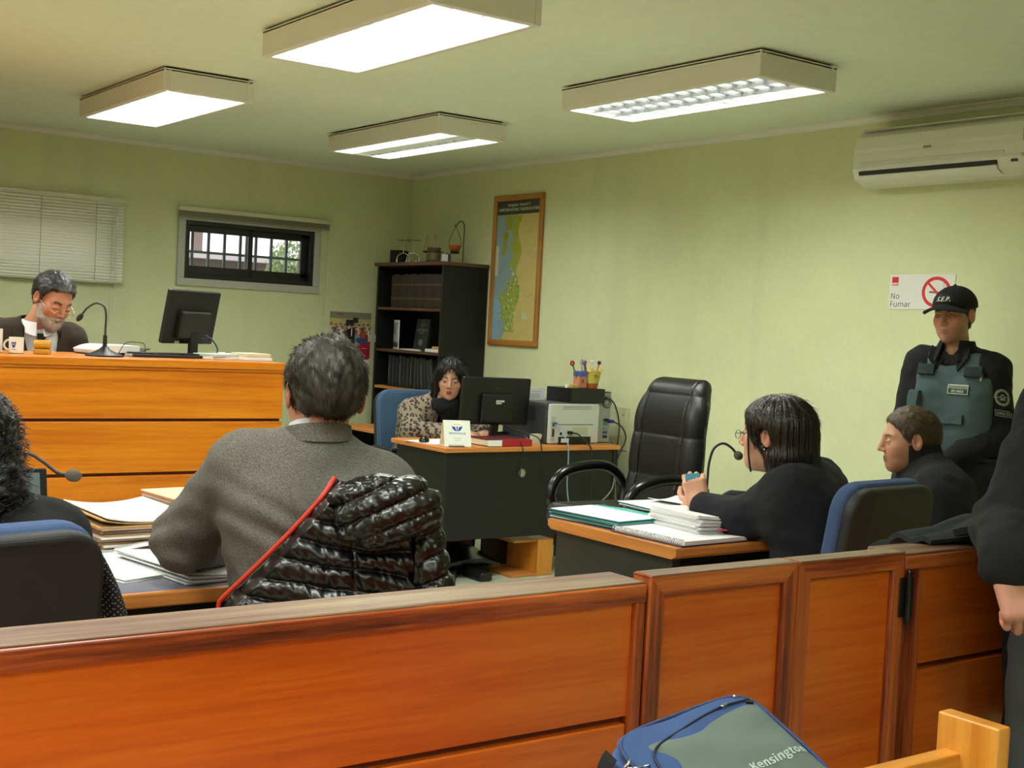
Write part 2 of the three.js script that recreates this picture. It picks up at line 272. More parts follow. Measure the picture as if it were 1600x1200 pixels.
// what stands outside the window: a painted steel grille, a low building and trees
{
  const g = thing('window_grille', 'blue-grey steel security grille outside the small high window', 'grille', [-1.33, 1.6, -0.1695]);
  const gm = std(0x5a6d72, 0.5);
  for (let i = 0; i < 9; i++) P(g, 'bar', box(0.018, 0.5, 0.018, 0.001), gm, [-0.49 + i * 0.122, 0.25, 0]);
  P(g, 'rail', box(1.14, 0.018, 0.012, 0.001), gm, [0, 0.24, 0]); P(g, 'rail', box(1.14, 0.018, 0.012, 0.001), gm, [0, 0.45, 0]);
  const b = thing('outbuilding', 'low brownish building with a pale roof edge beyond the window', 'building', [1.4, 0, -9]);
  P(b, 'wall', box(9, 2.12, 3, 0), std(0x6e625c, 0.9), [0, 1.06, 0]); P(b, 'roof', box(9.3, 0.06, 3.4, 0), std(0xc9c6c4, 0.8), [0, 2.15, 0.05]); P(b, 'chimney', box(0.12, 0.7, 0.12, 0), std(0x84766c, 0.9), [0.35, 2.4, 0.4]);
  const tr = thing('garden_tree', 'light green leafy tree outside the right half of the window', 'tree', [1.62, 0, -5.2]);
  P(tr, 'trunk', new THREE.CylinderGeometry(0.06, 0.09, 1.7, 8), std(0x4a3a2a, 0.9), [0, 0.85, 0]);
  const leaf = [], q = new THREE.Quaternion(), mt = new THREE.Matrix4();
  for (let i = 0; i < 1500; i++) { const l = new THREE.CircleGeometry(rr(0.016, 0.034), 5); l.scale(1, 0.55, 1); q.setFromEuler(new THREE.Euler(rr(0, 6), rr(0, 6), rr(0, 6))); const th = rr(0, 6.28), ph = Math.acos(rr(-1, 1)), r = 0.4 * Math.cbrt(rnd()) * (1 + 0.25 * Math.sin(3 * th)); mt.compose(V(r * Math.sin(ph) * Math.cos(th), 2.0 + r * 0.85 * Math.cos(ph), r * Math.sin(ph) * Math.sin(th)), q, V(1, 1, 1)); l.applyMatrix4(mt); leaf.push(l); }
  const fo = P(tr, 'foliage', merge(leaf), phys(0x8fa86a, 0.9, { side: THREE.DoubleSide, transmission: 0.3, thickness: 0 })); fo.userData.kind = 'stuff';
}
const ground = struct('ground', new THREE.BoxGeometry(60, 0.1, 30), std(0x77745f, 0.95), [0, -0.2, -16]);

// venetian blinds: one let down over the left window, one drawn up over the small window
const slatM = std(0xf0f0e0, 0.5), blindM = std(0xd2d2ba, 0.5);
function venetian(label, x0, x1, top, bottom, pitch, tilt) {
  const b = thing('venetian_blind', label, 'blind', [(x0 + x1) / 2, bottom, 0.045]); const w = x1 - x0, h = top - bottom;
  P(b, 'headrail', box(w + 0.02, 0.03, 0.04, 0.003), blindM, [0, h - 0.015, 0]);
  P(b, 'bottom_rail', box(w, 0.014, 0.03, 0.004), std(0xb9b49c, 0.5), [0, 0.007, 0]);
  const s = grid(1, 4, (u, v) => [(u - 0.5) * w, 0.004 * (1 - (2 * v - 1) ** 2), (v - 0.5) * 0.027]); const sl = slab(1, 3, (u, v) => [(u - 0.5) * w, 0.0035 * (1 - (2 * v - 1) ** 2), (v - 0.5) * 0.027], 0.0006);
  for (let y = 0.02, i = 0; y < h - 0.035; y += pitch, i++) P(b, 'slat', sl, slatM, [0, y, 0.002], [tilt, 0, 0]);
  for (const f of [-0.36, -0.12, 0.12, 0.37]) for (const z of [0.014]) P(b, 'ladder_cord', new THREE.CylinderGeometry(0.0016, 0.0016, h - 0.03, 5), std(0x9c9a80, 0.8), [w * f, h / 2, z]);
  return b;
}
const bl = venetian('cream venetian blind let fully down on the wall behind the bearded man', -3.7, -2.27, 2.142, 1.572, 0.0205, 0.98);
P(bl, 'tilt_wand', new THREE.CylinderGeometry(0.004, 0.004, 0.72, 8), phys(0xffffff, 0.1, { transmission: 0.6, thickness: 0.005 }), [0.66, 0.17, 0.035]);
P(bl, 'pull_cord', new THREE.CylinderGeometry(0.0018, 0.0018, 0.8, 5), M.cordWhite, [0.63, 0.12, 0.03]);
{
  const b2 = thing('venetian_blind', 'cream venetian blind drawn up above the small black-framed window', 'blind', [-1.305, 2.062, 0.045]);
  P(b2, 'headrail', box(1.17, 0.03, 0.04, 0.003), blindM, [0, 0.06, 0]);
  const s2 = box(1.15, 0.0016, 0.026, 0); for (let i = 0; i < 14; i++) P(b2, 'slat', s2, std(0x8f8b74, 0.6), [0, 0.012 + i * 0.0024, 0]);
  P(b2, 'bottom_rail', box(1.15, 0.01, 0.028, 0.003), std(0x9a967e, 0.6), [0, 0.005, 0]);
  P(b2, 'pull_cord', tube([[0.555, 0.06, 0.02], [0.56, -0.3, 0.012], [0.553, -0.62, 0.012]], 0.0018, 12, 5), M.cordWhite);
  P(b2, 'cord_tassel', lathe([[0, 0.02], [0.004, 0.018], [0.007, 0], [0, 0]], 10), M.cordWhite, [0.553, -0.64, 0.012]);
}

// ---------------------------------------------------------------- ceiling light fittings
const tubeM = std(0xffffff, 0.4, { emissive: 0xfffaf0, emissiveIntensity: 13 }), tubeOff = std(0xdadad6, 0.3), louverM = std(0xdcdfdf, 0.3, { metalness: 0.5 }), reflM = std(0xe9ebe8, 0.3);
const louverMetal = std(0xbcc2c4, 0.28, { metalness: 0.9 });
function ceilingLight(x, z, label, lit = [1, 1, 1], louvre = louverM, width = 0.45, len = 1.26) {
  const t = thing('ceiling_light', label, 'light', [x, 2.436, z], 0, 'louvred fluorescent ceiling lights');
  const h = 0.104, w2 = width / 2, l2 = len / 2, th = 0.012;
  P(t, 'housing', merge([boxAB([-w2, 0, -l2], [-w2 + 0.03, h, l2], 0.006), boxAB([w2 - 0.03, 0, -l2], [w2, h, l2], 0.006), boxAB([-w2 + 0.028, 0, -l2], [w2 - 0.028, h, -l2 + 0.03], 0.006), boxAB([-w2 + 0.028, 0, l2 - 0.03], [w2 - 0.028, h, l2], 0.006), boxAB([-w2, h - th, -l2], [w2, h, l2], 0.001)]), M.housing);
  P(t, 'mounting_plate', boxAB([-w2 + 0.02, h, -l2 + 0.02], [w2 - 0.02, CEIL - 2.436, l2 - 0.02], 0), M.charcoal);
  const bay = (width - 0.06) / 3;
  for (let i = 0; i < 3; i++) {
    const bx = -w2 + 0.03 + bay * (i + 0.5);
    P(t, 'tube', new THREE.CylinderGeometry(0.014, 0.014, len - 0.1, 12), lit[i] ? tubeM : tubeOff, [bx, 0.062, 0], [Math.PI / 2, 0, 0]);
    if (i < 2) { const d = prism([[-0.014, 0.046], [0, 0.004], [0.014, 0.046]], len - 0.06, 0); P(t, 'divider', d, louvre, [bx + bay / 2, 0, 0]); }
    const n = 14; const bl2 = prism([[-0.008, 0.036], [0, 0.003], [0.008, 0.036]], bay - 0.014, 0); bl2.rotateY(Math.PI / 2);
    for (let k = 1; k < n; k++) P(t, 'louvre_blade', bl2, louvre, [bx, 0, -l2 + 0.03 + (len - 0.06) * k / n]);
  }
  P(t, 'reflector', boxAB([-w2 + 0.03, 0.088, -l2 + 0.03], [w2 - 0.03, 0.091, l2 - 0.03], 0), reflM);
  for (let i = 0; i < 3; i++) if (lit[i]) { const L = new THREE.RectAreaLight(LAMP_COLOR, LAMP * 1.55, bay * 0.62, len - 0.1); L.position.set(x - w2 + 0.03 + bay * (i + 0.5), 2.436 + 0.020, z); L.rotation.x = -Math.PI / 2; scene.add(L); }
  return t;
}
const ZR = [2.09, 4.415, 6.76, 9.0], XC = [-2.8, -1.28, -4.32, -5.84];
ceilingLight(XC[0], ZR[0], 'white ceiling light glowing fully, above the desk of the bearded man');
ceilingLight(XC[1], ZR[0], 'white ceiling light with a dark unlit middle strip, near the bookcase corner', [1, 0, 1]);
ceilingLight(XC[1], ZR[1], 'white ceiling light with visible louvre blades, beside the air conditioner', [1, 1, 1], louverMetal);
ceilingLight(XC[0], ZR[1], 'large bright white ceiling light cut by the top edge of the photo');
for (const [a, b] of [[2, 0], [2, 1], [2, 2], [3, 1], [2, 3], [3, 2], [3, 3]]) ceilingLight(XC[a], ZR[b], 'white ceiling light out of view behind or beside the camera');

// ---------------------------------------------------------------- air conditioner on the right wall
{
  const ac = thing('air_conditioner', 'white wall air conditioner under the ceiling on the right wall', 'air conditioner', [0, 2.185, 4.92]); const L = 0.94, m = std(0xdedfd0, 0.4);
  const prof = [[0, 0.02], [-0.05, 0], [-0.13, 0.004], [-0.185, 0.03], [-0.205, 0.075], [-0.2, 0.17], [-0.185, 0.225], [-0.15, 0.255], [0, 0.258]];
  P(ac, 'body', prism(prof, L, 0.004), m);
  P(ac, 'intake_grille', boxAB([-0.185, 0.2585, -L / 2 + 0.03], [-0.02, 0.266, L / 2 - 0.03], 0.003), std(0xbdbcb0, 0.5));
  P(ac, 'front_panel', slab(1, 8, (u, v) => { const a = lerp(-0.12, 1.25, v); return [-0.118 - 0.098 * Math.cos(a * 0.9) + 0.004, 0.085 + 0.15 * v, (u - 0.5) * (L - 0.03)]; }, 0.004), m);
  P(ac, 'trim_strip', boxAB([-0.2175, 0.088, -0.42], [-0.209, 0.104, 0.36], 0.003), std(0xcfd0c2, 0.4));
  P(ac, 'air_slot', boxAB([-0.208, 0.046, -0.43], [-0.19, 0.064, 0.32], 0.001), std(0x1a1a22, 0.5), [0, 0, 0], [0, 0, 0]);
  P(ac, 'flap', slab(1, 6, (u, v) => [-0.205 + 0.13 * v * v + 0.012 * v, 0.042 - 0.043 * Math.sin(v * 1.5), -0.43 + 0.75 * u], 0.004), m);
  P(ac, 'display', boxAB([-0.208, 0.05, 0.39], [-0.2, 0.062, 0.42], 0.001), std(0x33313a, 0.3));
  P(ac, 'emblem', boxAB([-0.2195, 0.148, -0.06], [-0.213, 0.154, -0.02], 0), std(0x7d7a74, 0.4));
  P(ac, 'end_seam', boxAB([-0.209, 0.07, L / 2 - 0.028], [-0.19, 0.2, L / 2 - 0.018], 0), std(0xa9a79c, 0.5));
}

// ---------------------------------------------------------------- the raised bench
{
  const pod = thing('podium', 'low raised platform behind the long wooden bench', 'platform', [-4.7, 0, 1.35]);
  P(pod, 'deck', box(4.3, 0.25, 2.4, 0.004, 'x'), M.darkWood, [0, 0.125, 0]);
  const b = thing('judge_bench', 'long high honey-coloured wooden bench with boarded front', 'bench', [0, 0, 0]);
  const xr = -2.478, xl = -6.9;
  P(b, 'worktop', boxAB([xl, 1.15, 2.36], [xr, 1.186, 3.0], 0.005, 'x'), M.honey);
  P(b, 'apron', boxAB([xl, 1.138, 2.96], [xr - 0.004, 1.15, 2.992], 0.001, 'x'), M.honey);
  const rows = [[0.9185, 1.138], [0.676, 0.9045], [0.434, 0.661], [0.19, 0.419], [0.02, 0.175]];
  for (const [a, c] of rows) { P(b, 'front_board', boxAB([xl, a, 2.955], [xr, c, 2.985], 0.003, 'x'), M.honey); P(b, 'side_board', boxAB([xr - 0.03, a, 2.3], [xr, c, 2.954], 0.003, 'x'), M.honey); }
  P(b, 'carcass', merge([boxAB([xl, 0, 2.92], [xr - 0.005, 1.15, 2.965], 0), boxAB([xr - 0.06, 0, 2.3], [xr - 0.02, 1.15, 2.95], 0)]), M.groove);
}
// ---------------------------------------------------------------- the barrier across the room, with a two-leaf gate
{
  const zf = 6.87, zb = 6.762;
  function fixedBarrier(name, label, x0, x1, top, stileAt) {
    const b = thing(name, label, 'barrier', [0, 0, 0]);
    P(b, 'top_rail', boxAB([x0, top - 0.038, zb], [x1, top - 0.004, zf], 0.005, 'x'), M.rail);
    P(b, 'rail_cap', boxAB([x0 + 0.001, top - 0.006, zb + 0.001], [x1 - 0.001, top, zf - 0.004], 0.003, 'x'), M.worn);
    const e = 0.024; const [s0, s1] = stileAt;
    P(b, 'stile', boxAB([s0, 0.03, zb + 0.01], [s1, top - 0.037, zf - 0.003], 0.003, 'y'), M.rail);
    const [p0, p1] = s1 === x1 ? [x0, s0] : [s1, x1];
    P(b, 'upper_panel', boxAB([p0, 0.701, zb + 0.02], [p1, top - 0.037, zf - 0.014], 0.002, 'x'), M.orange);
    P(b, 'lower_panel', boxAB([p0, 0.34, zb + 0.02], [p1 - 0.004, 0.688, zf - 0.011], 0.004, 'x'), M.orange);
    P(b, 'base_panel', boxAB([p0, 0.03, zb + 0.02], [p1, 0.327, zf - 0.012], 0.003, 'x'), M.orange);
    P(b, 'core', boxAB([p0, 0.0, zb + 0.03], [p1, top - 0.04, zf - 0.028], 0), M.groove);
  }
  fixedBarrier('courtroom_barrier', 'long orange wooden barrier across the foreground beside the gate', -6.95, -3.622, 0.951, [-3.645, -3.622]);
  fixedBarrier('courtroom_barrier', 'short orange wooden barrier to the right of the gate, with a dark coat on it', -2.868, -1.2, 0.955, [-2.868, -2.80]);
  function gateLeaf(label, x0, x1, side) {
    const g = thing('gate_leaf', label, 'gate', [0, 0, 0], 0, 'two leaves of the wooden gate'); const top = 0.958, bot = 0.12, f = 0.034, z0 = zf - 0.05, z1 = zf + 0.004;
    P(g, 'top_rail', prism([[x0, top], [x1, top], [x1 - f, top - f], [x0 + f, top - f]], 0.05, 0.003).translate(0, 0, (z0 + z1) / 2), M.rail);
    P(g, 'stile', prism([[x0, top], [x0 + f, top - f], [x0 + f, bot + f], [x0, bot]], 0.05, 0.003).translate(0, 0, (z0 + z1) / 2), M.rail);
    P(g, 'stile', prism([[x1, top], [x1, bot], [x1 - f, bot + f], [x1 - f, top - f]], 0.05, 0.003).translate(0, 0, (z0 + z1) / 2), M.rail);
    P(g, 'bottom_rail', prism([[x0, bot], [x0 + f, bot + f], [x1 - f, bot + f], [x1, bot]], 0.05, 0.003).translate(0, 0, (z0 + z1) / 2), M.rail);
    P(g, 'rail_cap', boxAB([x0 + 0.002, top - 0.001, z0 + 0.003], [x1 - 0.002, top + 0.004, z1 - 0.003], 0.002, 'x'), M.worn);
    P(g, 'panel', boxAB([x0 + f - 0.004, bot + f - 0.004, z0 + 0.012], [x1 - f + 0.004, top - f + 0.004, z1 - 0.014], 0.001, 'x'), M.orange);
    for (const s of g.children) if (s.geometry.attributes.uv && ['top_rail', 'bottom_rail', 'stile'].includes(s.name)) s.geometry = boxUV(s.geometry, s.name === 'stile' ? 'y' : 'x', [rr(0, 5), rr(0, 5)]);
    return g;
  }
  gateLeaf('orange panelled gate leaf next to the long barrier', -3.616, -3.219, 0);
  const gl = gateLeaf('orange panelled gate leaf with the black barrel hinge', -3.213, -2.874, 1);
  const hg = P(gl, 'hinge', lathe([[0, -0.062], [0.004, -0.06], [0.0062, -0.054], [0.0045, -0.049], [0.0085, -0.046], [0.0085, 0.046], [0.0045, 0.049], [0.0062, 0.054], [0.004, 0.06], [0, 0.062]], 14), M.blackGloss, [-2.871, 0.862, zf + 0.013]);
  P(hg, 'hinge_plate', box(0.044, 0.086, 0.004, 0.001), M.black, [0.002, 0, -0.008]);
}
// coat laid over the barrier to the right of the gate
{
  const c = thing('folded_coat', 'dark coat laid over the barrier top, its front hanging down', 'coat', [0, 0, 0]);
  const top = slab(40, 16, (u, v) => { const x = lerp(-2.74 + 0.03 * v, -2.2, u), z = lerp(6.68, 6.83, v); return [x, 0.966 + 0.03 * Math.sin(Math.min(1, u * 1.6) * 1.57) + 0.008 * vn3(x * 9, z * 12, 1) + 0.005 * Math.sin(v * 16 + u * 5) - 0.06 * Math.max(0, 0.4 - v) * 2, z + 0.02 * vn3(u * 5, 3, 2)]; }, 0.012);
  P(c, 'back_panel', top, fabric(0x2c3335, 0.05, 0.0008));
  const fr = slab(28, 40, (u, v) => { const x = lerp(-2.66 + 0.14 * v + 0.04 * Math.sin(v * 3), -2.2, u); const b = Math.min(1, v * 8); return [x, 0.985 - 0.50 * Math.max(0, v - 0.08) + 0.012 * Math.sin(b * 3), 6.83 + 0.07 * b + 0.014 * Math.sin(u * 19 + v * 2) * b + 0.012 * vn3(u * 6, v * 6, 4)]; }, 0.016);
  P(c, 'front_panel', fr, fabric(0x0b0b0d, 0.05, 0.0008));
}
// ---------------------------------------------------------------- pew with a bag
{
  const pw = thing('wooden_pew', 'light varnished wooden pew end and top rail in the lower right corner', 'pew', [0, 0, 0]);
  P(pw, 'end_post', boxAB([-3.613, 0, 7.49], [-3.583, 0.88, 7.59], 0.004, 'y'), M.pew);
  P(pw, 'backrest', boxAB([-5.3, 0.52, 7.503], [-3.61, 0.83, 7.532], 0.004, 'x'), M.pew);
  P(pw, 'seat', boxAB([-5.3, 0.41, 7.1], [-3.61, 0.44, 7.5], 0.005, 'x'), M.pew);
  P(pw, 'end_panel', boxAB([-3.611, 0, 7.1], [-3.585, 0.41, 7.49], 0.004, 'y'), M.pew);
  P(pw, 'end_panel', boxAB([-5.3, 0, 7.1], [-5.27, 0.83, 7.53], 0.004, 'y'), M.pew);
}
{
  // the bag's lid is a soft sheet; local frame: u along its width, v towards the camera
  const bag = thing('laptop_bag', 'blue and grey soft laptop bag standing on the wooden pew', 'bag', [0, 0, 0]);
  const blue = fabric(0x45629a, 0.03, 0.0006), grey = fabric(0x75857f, 0.03, 0.0006), w = 0.385, dp = 0.335, h = 0.405;
  const lid = (inset, lift) => slab(40, 30, (u, v) => {
    const a = u * 2 - 1, b = v * 2 - 1, r = Math.max(0, Math.hypot(Math.max(0, Math.abs(a) - 0.8), Math.max(0, Math.abs(b) - 0.8)) / 0.2);
    const k = 1 - 0.05 * r * r; const x = a * (w / 2 - inset) * k, z = b * (dp / 2 - inset) * k;
    return [x, h - 0.03 * v - 0.012 * (a * a * a * a + b * b * b * b) * 0.9 + lift + 0.004 * vn3(a * 3 + 5, b * 3, 1) + 0.0035 * Math.sin(a * 5 + b * 7) * (1 - a * a), z];
  }, 0.006);
  { const x = V(0.977, 0.17, 0.06).normalize(), z0 = V(0.2, -0.24, 0.95), y = z0.clone().cross(x).normalize(), z = x.clone().cross(y), S = [0.70, 0.70, 0.66]; bag.quaternion.setFromRotationMatrix(new THREE.Matrix4().makeBasis(x, y, z)); bag.scale.set(...S); bag.position.set(-3.857, 0.80, 7.3115).addScaledVector(y, -0.395 * S[1]); }
  P(bag, 'body', (() => { const g = new THREE.ExtrudeGeometry(roundRect(w, dp, 0.05), { depth: h - 0.03, bevelEnabled: true, bevelSize: 0.006, bevelThickness: 0.006, bevelSegments: 2 }); g.rotateX(-Math.PI / 2); g.scale(0.985, 0.96, 0.985); return boxUV(g); })(), blue);
  P(bag, 'lid', lid(0, 0), blue);
  const pk = P(bag, 'front_pocket', slab(40, 30, (u, v) => {
    const a = u * 2 - 1, b = v * 2 - 1; const x = 0.02 + a * 0.158, z = 0.018 + b * 0.138 + 0.02 * (1 - a) * 0.3 * (1 - v);
    const m = (1 - a ** 6) * (1 - b ** 6); return [x, h - 0.03 * (z / dp + 0.5) - 0.008 + 0.017 * m + 0.004 * vn3(a * 2.3, b * 3.1, 7) * m + 0.004 * Math.sin(a * 4 - b * 6) * m, z];
  }, 0.004), grey);
  P(bag, 'piping', tube(Array.from({ length: 40 }, (_, i) => { const t = i / 40 * 6.2832, c = Math.cos(t), s = Math.sin(t), e = (q) => Math.sign(q) * Math.abs(q) ** 0.35; const x = e(c) * w / 2 * 0.985, z = e(s) * dp / 2 * 0.985; return [x, h - 0.03 * (z / dp + 0.5) - 0.011, z]; }), 0.0045, 120, 6, true), std(0x2a3d66, 0.7));
  const zip = (pts) => tube(pts, 0.003, 40, 6);
  P(pk, 'zipper', zip([[-0.165, 0.394, 0.12], [-0.16, 0.399, 0.0], [-0.135, 0.402, -0.075], [-0.03, 0.404, -0.108], [0.09, 0.404, -0.128], [0.17, 0.4, -0.125]]), std(0x1a2036, 0.6));
  P(pk, 'zipper_pull', box(0.02, 0.006, 0.008, 0.002), M.chrome, [0.1, 0.406, -0.128], [0, 0.3, 0]); P(pk, 'zipper_pull', box(0.018, 0.006, 0.008, 0.002), M.black, [0.165, 0.4, -0.115], [0, -0.7, 0]);
  P(bag, 'stud', new THREE.SphereGeometry(0.005, 10, 8), M.chrome, [0.15, 0.398, -0.15]);
  const tg = new TextGeometry('Kensington', { font: FONT, size: 0.0205, depth: 0.001, curveSegments: 3, bevelEnabled: false }); tg.rotateX(-Math.PI / 2); { const q = tg.attributes.position; for (let i = 0; i < q.count; i++) { const x = q.getX(i) + 0.015, z = q.getZ(i) + 0.072, a = (x - 0.02) / 0.158, c = (z - 0.018) / 0.138, m = (1 - a ** 6) * (1 - c ** 6); q.setXYZ(i, x, q.getY(i) + h - 0.03 * (z / dp + 0.5) - 0.008 + 0.017 * m + 0.004 * vn3(a * 2.3, c * 3.1, 7) * m + 0.004 * Math.sin(a * 4 - c * 6) * m + 0.003, z); } }
  P(pk, 'lettering', tg, std(0x9fafa8, 0.8));
  // shoulder strap on the left
  const strap = slab(40, 2, (u, v) => { const t = u * 3.6 - 0.4; return [-0.235 - 0.035 * Math.sin(t) - 0.02 * u, 0.36 + 0.045 * Math.cos(t * 1.1) - 0.02 * u, -0.11 + 0.1 * u + (v - 0.5) * 0.04]; }, 0.004);
  P(bag, 'shoulder_strap', strap, fabric(0x121316, 0.02, 0.0006));
  P(bag, 'strap_pad', box(0.075, 0.05, 0.16, 0.015), fabric(0x15161a, 0.02, 0.0006), [-0.225, 0.345, 0.05], [0.1, 0.25, 0.2]);
  P(bag, 'strap_ring', new THREE.TorusGeometry(0.012, 0.0028, 8, 20), M.chrome, [-0.205, 0.395, -0.075], [0.5, 0.6, 0]);
  P(bag, 'strap_hook', tube([[-0.205, 0.385, -0.075], [-0.19, 0.392, -0.06], [-0.17, 0.388, -0.06], [-0.165, 0.395, -0.05]], 0.003, 16, 6), M.chrome);
  P(bag, 'strap_ring', new THREE.TorusGeometry(0.009, 0.0028, 8, 20), M.chrome, [-0.185, 0.385, 0.045], [0.9, 0.2, 0]);
}
// ---------------------------------------------------------------- desks
const sideM = std(0x23261f, 0.6), deskBlack = std(0x0e0f10, 0.5);
{
  const d = thing('clerk_desk', 'desk with beech top and black panels carrying the printer and monitor', 'desk', [0, 0, 0]);
  P(d, 'top', boxAB([-1.455, 0.722, 2.29], [-0.22, 0.75, 2.865], 0.007, 'x'), M.desk);
  P(d, 'side_panel', boxAB([-1.43, 0, 2.32], [-1.405, 0.722, 2.845], 0.002), deskBlack);
  P(d, 'side_panel', boxAB([-0.255, 0, 2.32], [-0.23, 0.722, 2.845], 0.002), deskBlack);
  P(d, 'modesty_panel', boxAB([-1.405, 0.24, 2.822], [-0.255, 0.722, 2.84], 0.002), deskBlack);
  const gr = P(d, 'cable_grommet', new THREE.CylinderGeometry(0.024, 0.024, 0.006, 20), std(0x9a987c, 0.7), [-0.922, 0.6, 2.842], [Math.PI / 2, 0, 0]);
  P(gr, 'ring', new THREE.TorusGeometry(0.024, 0.003, 6, 20), std(0x50504a, 0.5), [0, 0.003, 0], [Math.PI / 2, 0, 0]);
  const s = thing('side_table', 'low side table with beech edge in front of the bookcase', 'table', [0, 0, 0]);
  P(s, 'top', boxAB([-1.0, 0.675, 0.85], [-0.42, 0.70, 1.5], 0.004, 'z'), M.desk);
  for (const z of [0.88, 1.45]) P(s, 'side_panel', boxAB([-0.97, 0, z], [-0.45, 0.675, z + 0.02], 0.001), deskBlack);
  P(s, 'back_panel', boxAB([-0.47, 0.2, 0.9], [-0.45, 0.675, 1.45], 0.001), deskBlack);
  const e = thing('defence_desk', 'desk with beech top and dark green-grey end panel, covered in files', 'desk', [0, 0, 0]);
  const c = 0.022; const top = prism([[-0.305, 0], [0.305, 0], [0.325, 0.012], [0.325, 0.03], [0.32, 0.036], [-0.32, 0.036], [-0.325, 0.03], [-0.325, 0.012]], 1.06, 0.0); top.rotateY(Math.PI / 2); top.translate(-1.935, 0.714, 5.405);
  P(e, 'top', boxUV(top, 'x'), M.desk);
  P(e, 'end_panel', boxAB([-2.44, 0, 5.1], [-2.405, 0.714, 5.69], 0.002), sideM);
  P(e, 'end_panel', boxAB([-1.46, 0, 5.1], [-1.425, 0.714, 5.69], 0.002), sideM);
  P(e, 'modesty_panel', boxAB([-2.405, 0.3, 5.14], [-1.46, 0.714, 5.16], 0.002), sideM);
  P(e, 'under_shelf', boxAB([-2.4, 0.56, 5.17], [-1.9, 0.575, 5.6], 0.001), std(0x8e98a6, 0.6));
  P(e, 'shelf_bracket', boxAB([-2.4, 0.575, 5.2], [-2.39, 0.71, 5.6], 0.001), std(0x2a2a2e, 0.5));
  const p = thing('prosecution_desk', 'long desk behind the barrier holding paper stacks and a laptop', 'desk', [0, 0, 0]);
  P(p, 'top', boxAB([-5.2, 0.714, 4.7], [-3.35, 0.75, 5.742], 0.006, 'x'), M.desk);
  for (const x of [-5.15, -3.42]) P(p, 'end_panel', boxAB([x, 0, 4.75], [x + 0.03, 0.714, 5.7], 0.002), deskBlack);
  P(p, 'apron', boxAB([-5.12, 0.62, 5.66], [-3.42, 0.712, 5.68], 0.002), deskBlack);
  P(p, 'modesty_panel', boxAB([-5.12, 0.25, 4.8], [-3.42, 0.714, 4.82], 0.002), deskBlack);
  // wooden box on the floor under the clerk's desk
  const w = thing('wooden_box', 'open wooden box standing on the floor under the black desk', 'box', [0, 0, 0]);
  P(w, 'side', boxAB([-0.758, 0.001, 2.5], [-0.65, 0.21, 2.815], 0.003, 'y'), M.pew); P(w, 'top', boxAB([-0.92, 0.195, 2.52], [-0.758, 0.21, 2.8], 0.002, 'x'), M.desk);
  P(w, 'bottom', boxAB([-0.94, 0.001, 2.52], [-0.758, 0.015, 2.815], 0.002, 'x'), M.desk); P(w, 'back', boxAB([-0.94, 0.015, 2.5], [-0.758, 0.195, 2.515], 0.001), M.black);
}
// ---------------------------------------------------------------- bookcase on the right wall, open towards the left
const BK = { x: -0.385, z0: 0.19, z1: 1.1 };
{
  const b = thing('bookcase', 'tall black bookcase with brown shelves in the room corner', 'bookcase', [0, 0, 0]); const { x, z0, z1 } = BK;
  P(b, 'side_panel', boxAB([x, 0, z1 - 0.022], [-0.01, 1.822, z1], 0.002), deskBlack); P(b, 'side_panel', boxAB([x, 0, z0], [-0.01, 1.822, z0 + 0.022], 0.002), deskBlack);
  P(b, 'back_panel', boxAB([-0.02, 0, z0 + 0.022], [-0.01, 1.822, z1 - 0.022], 0), M.black);
  P(b, 'top', boxAB([x - 0.02, 1.822, z0 - 0.02], [-0.008, 1.848, z1 + 0.012], 0.004, 'z'), M.darkWood);
  for (const [y, m] of [[1.52, M.darkWood], [1.212, M.darkWood], [0.938, M.desk], [0.5, M.darkWood], [0.08, M.darkWood]]) P(b, 'shelf', boxAB([x + 0.004, y - 0.02, z0 + 0.022], [-0.02, y, z1 - 0.022], 0.002, 'z'), m);
  P(b, 'inventory_tag', boxAB([x - 0.0015, 1.255, z0 + 0.004], [x - 0.0002, 1.31, z0 + 0.018], 0), std(0xb9bdb8, 0.6));
}
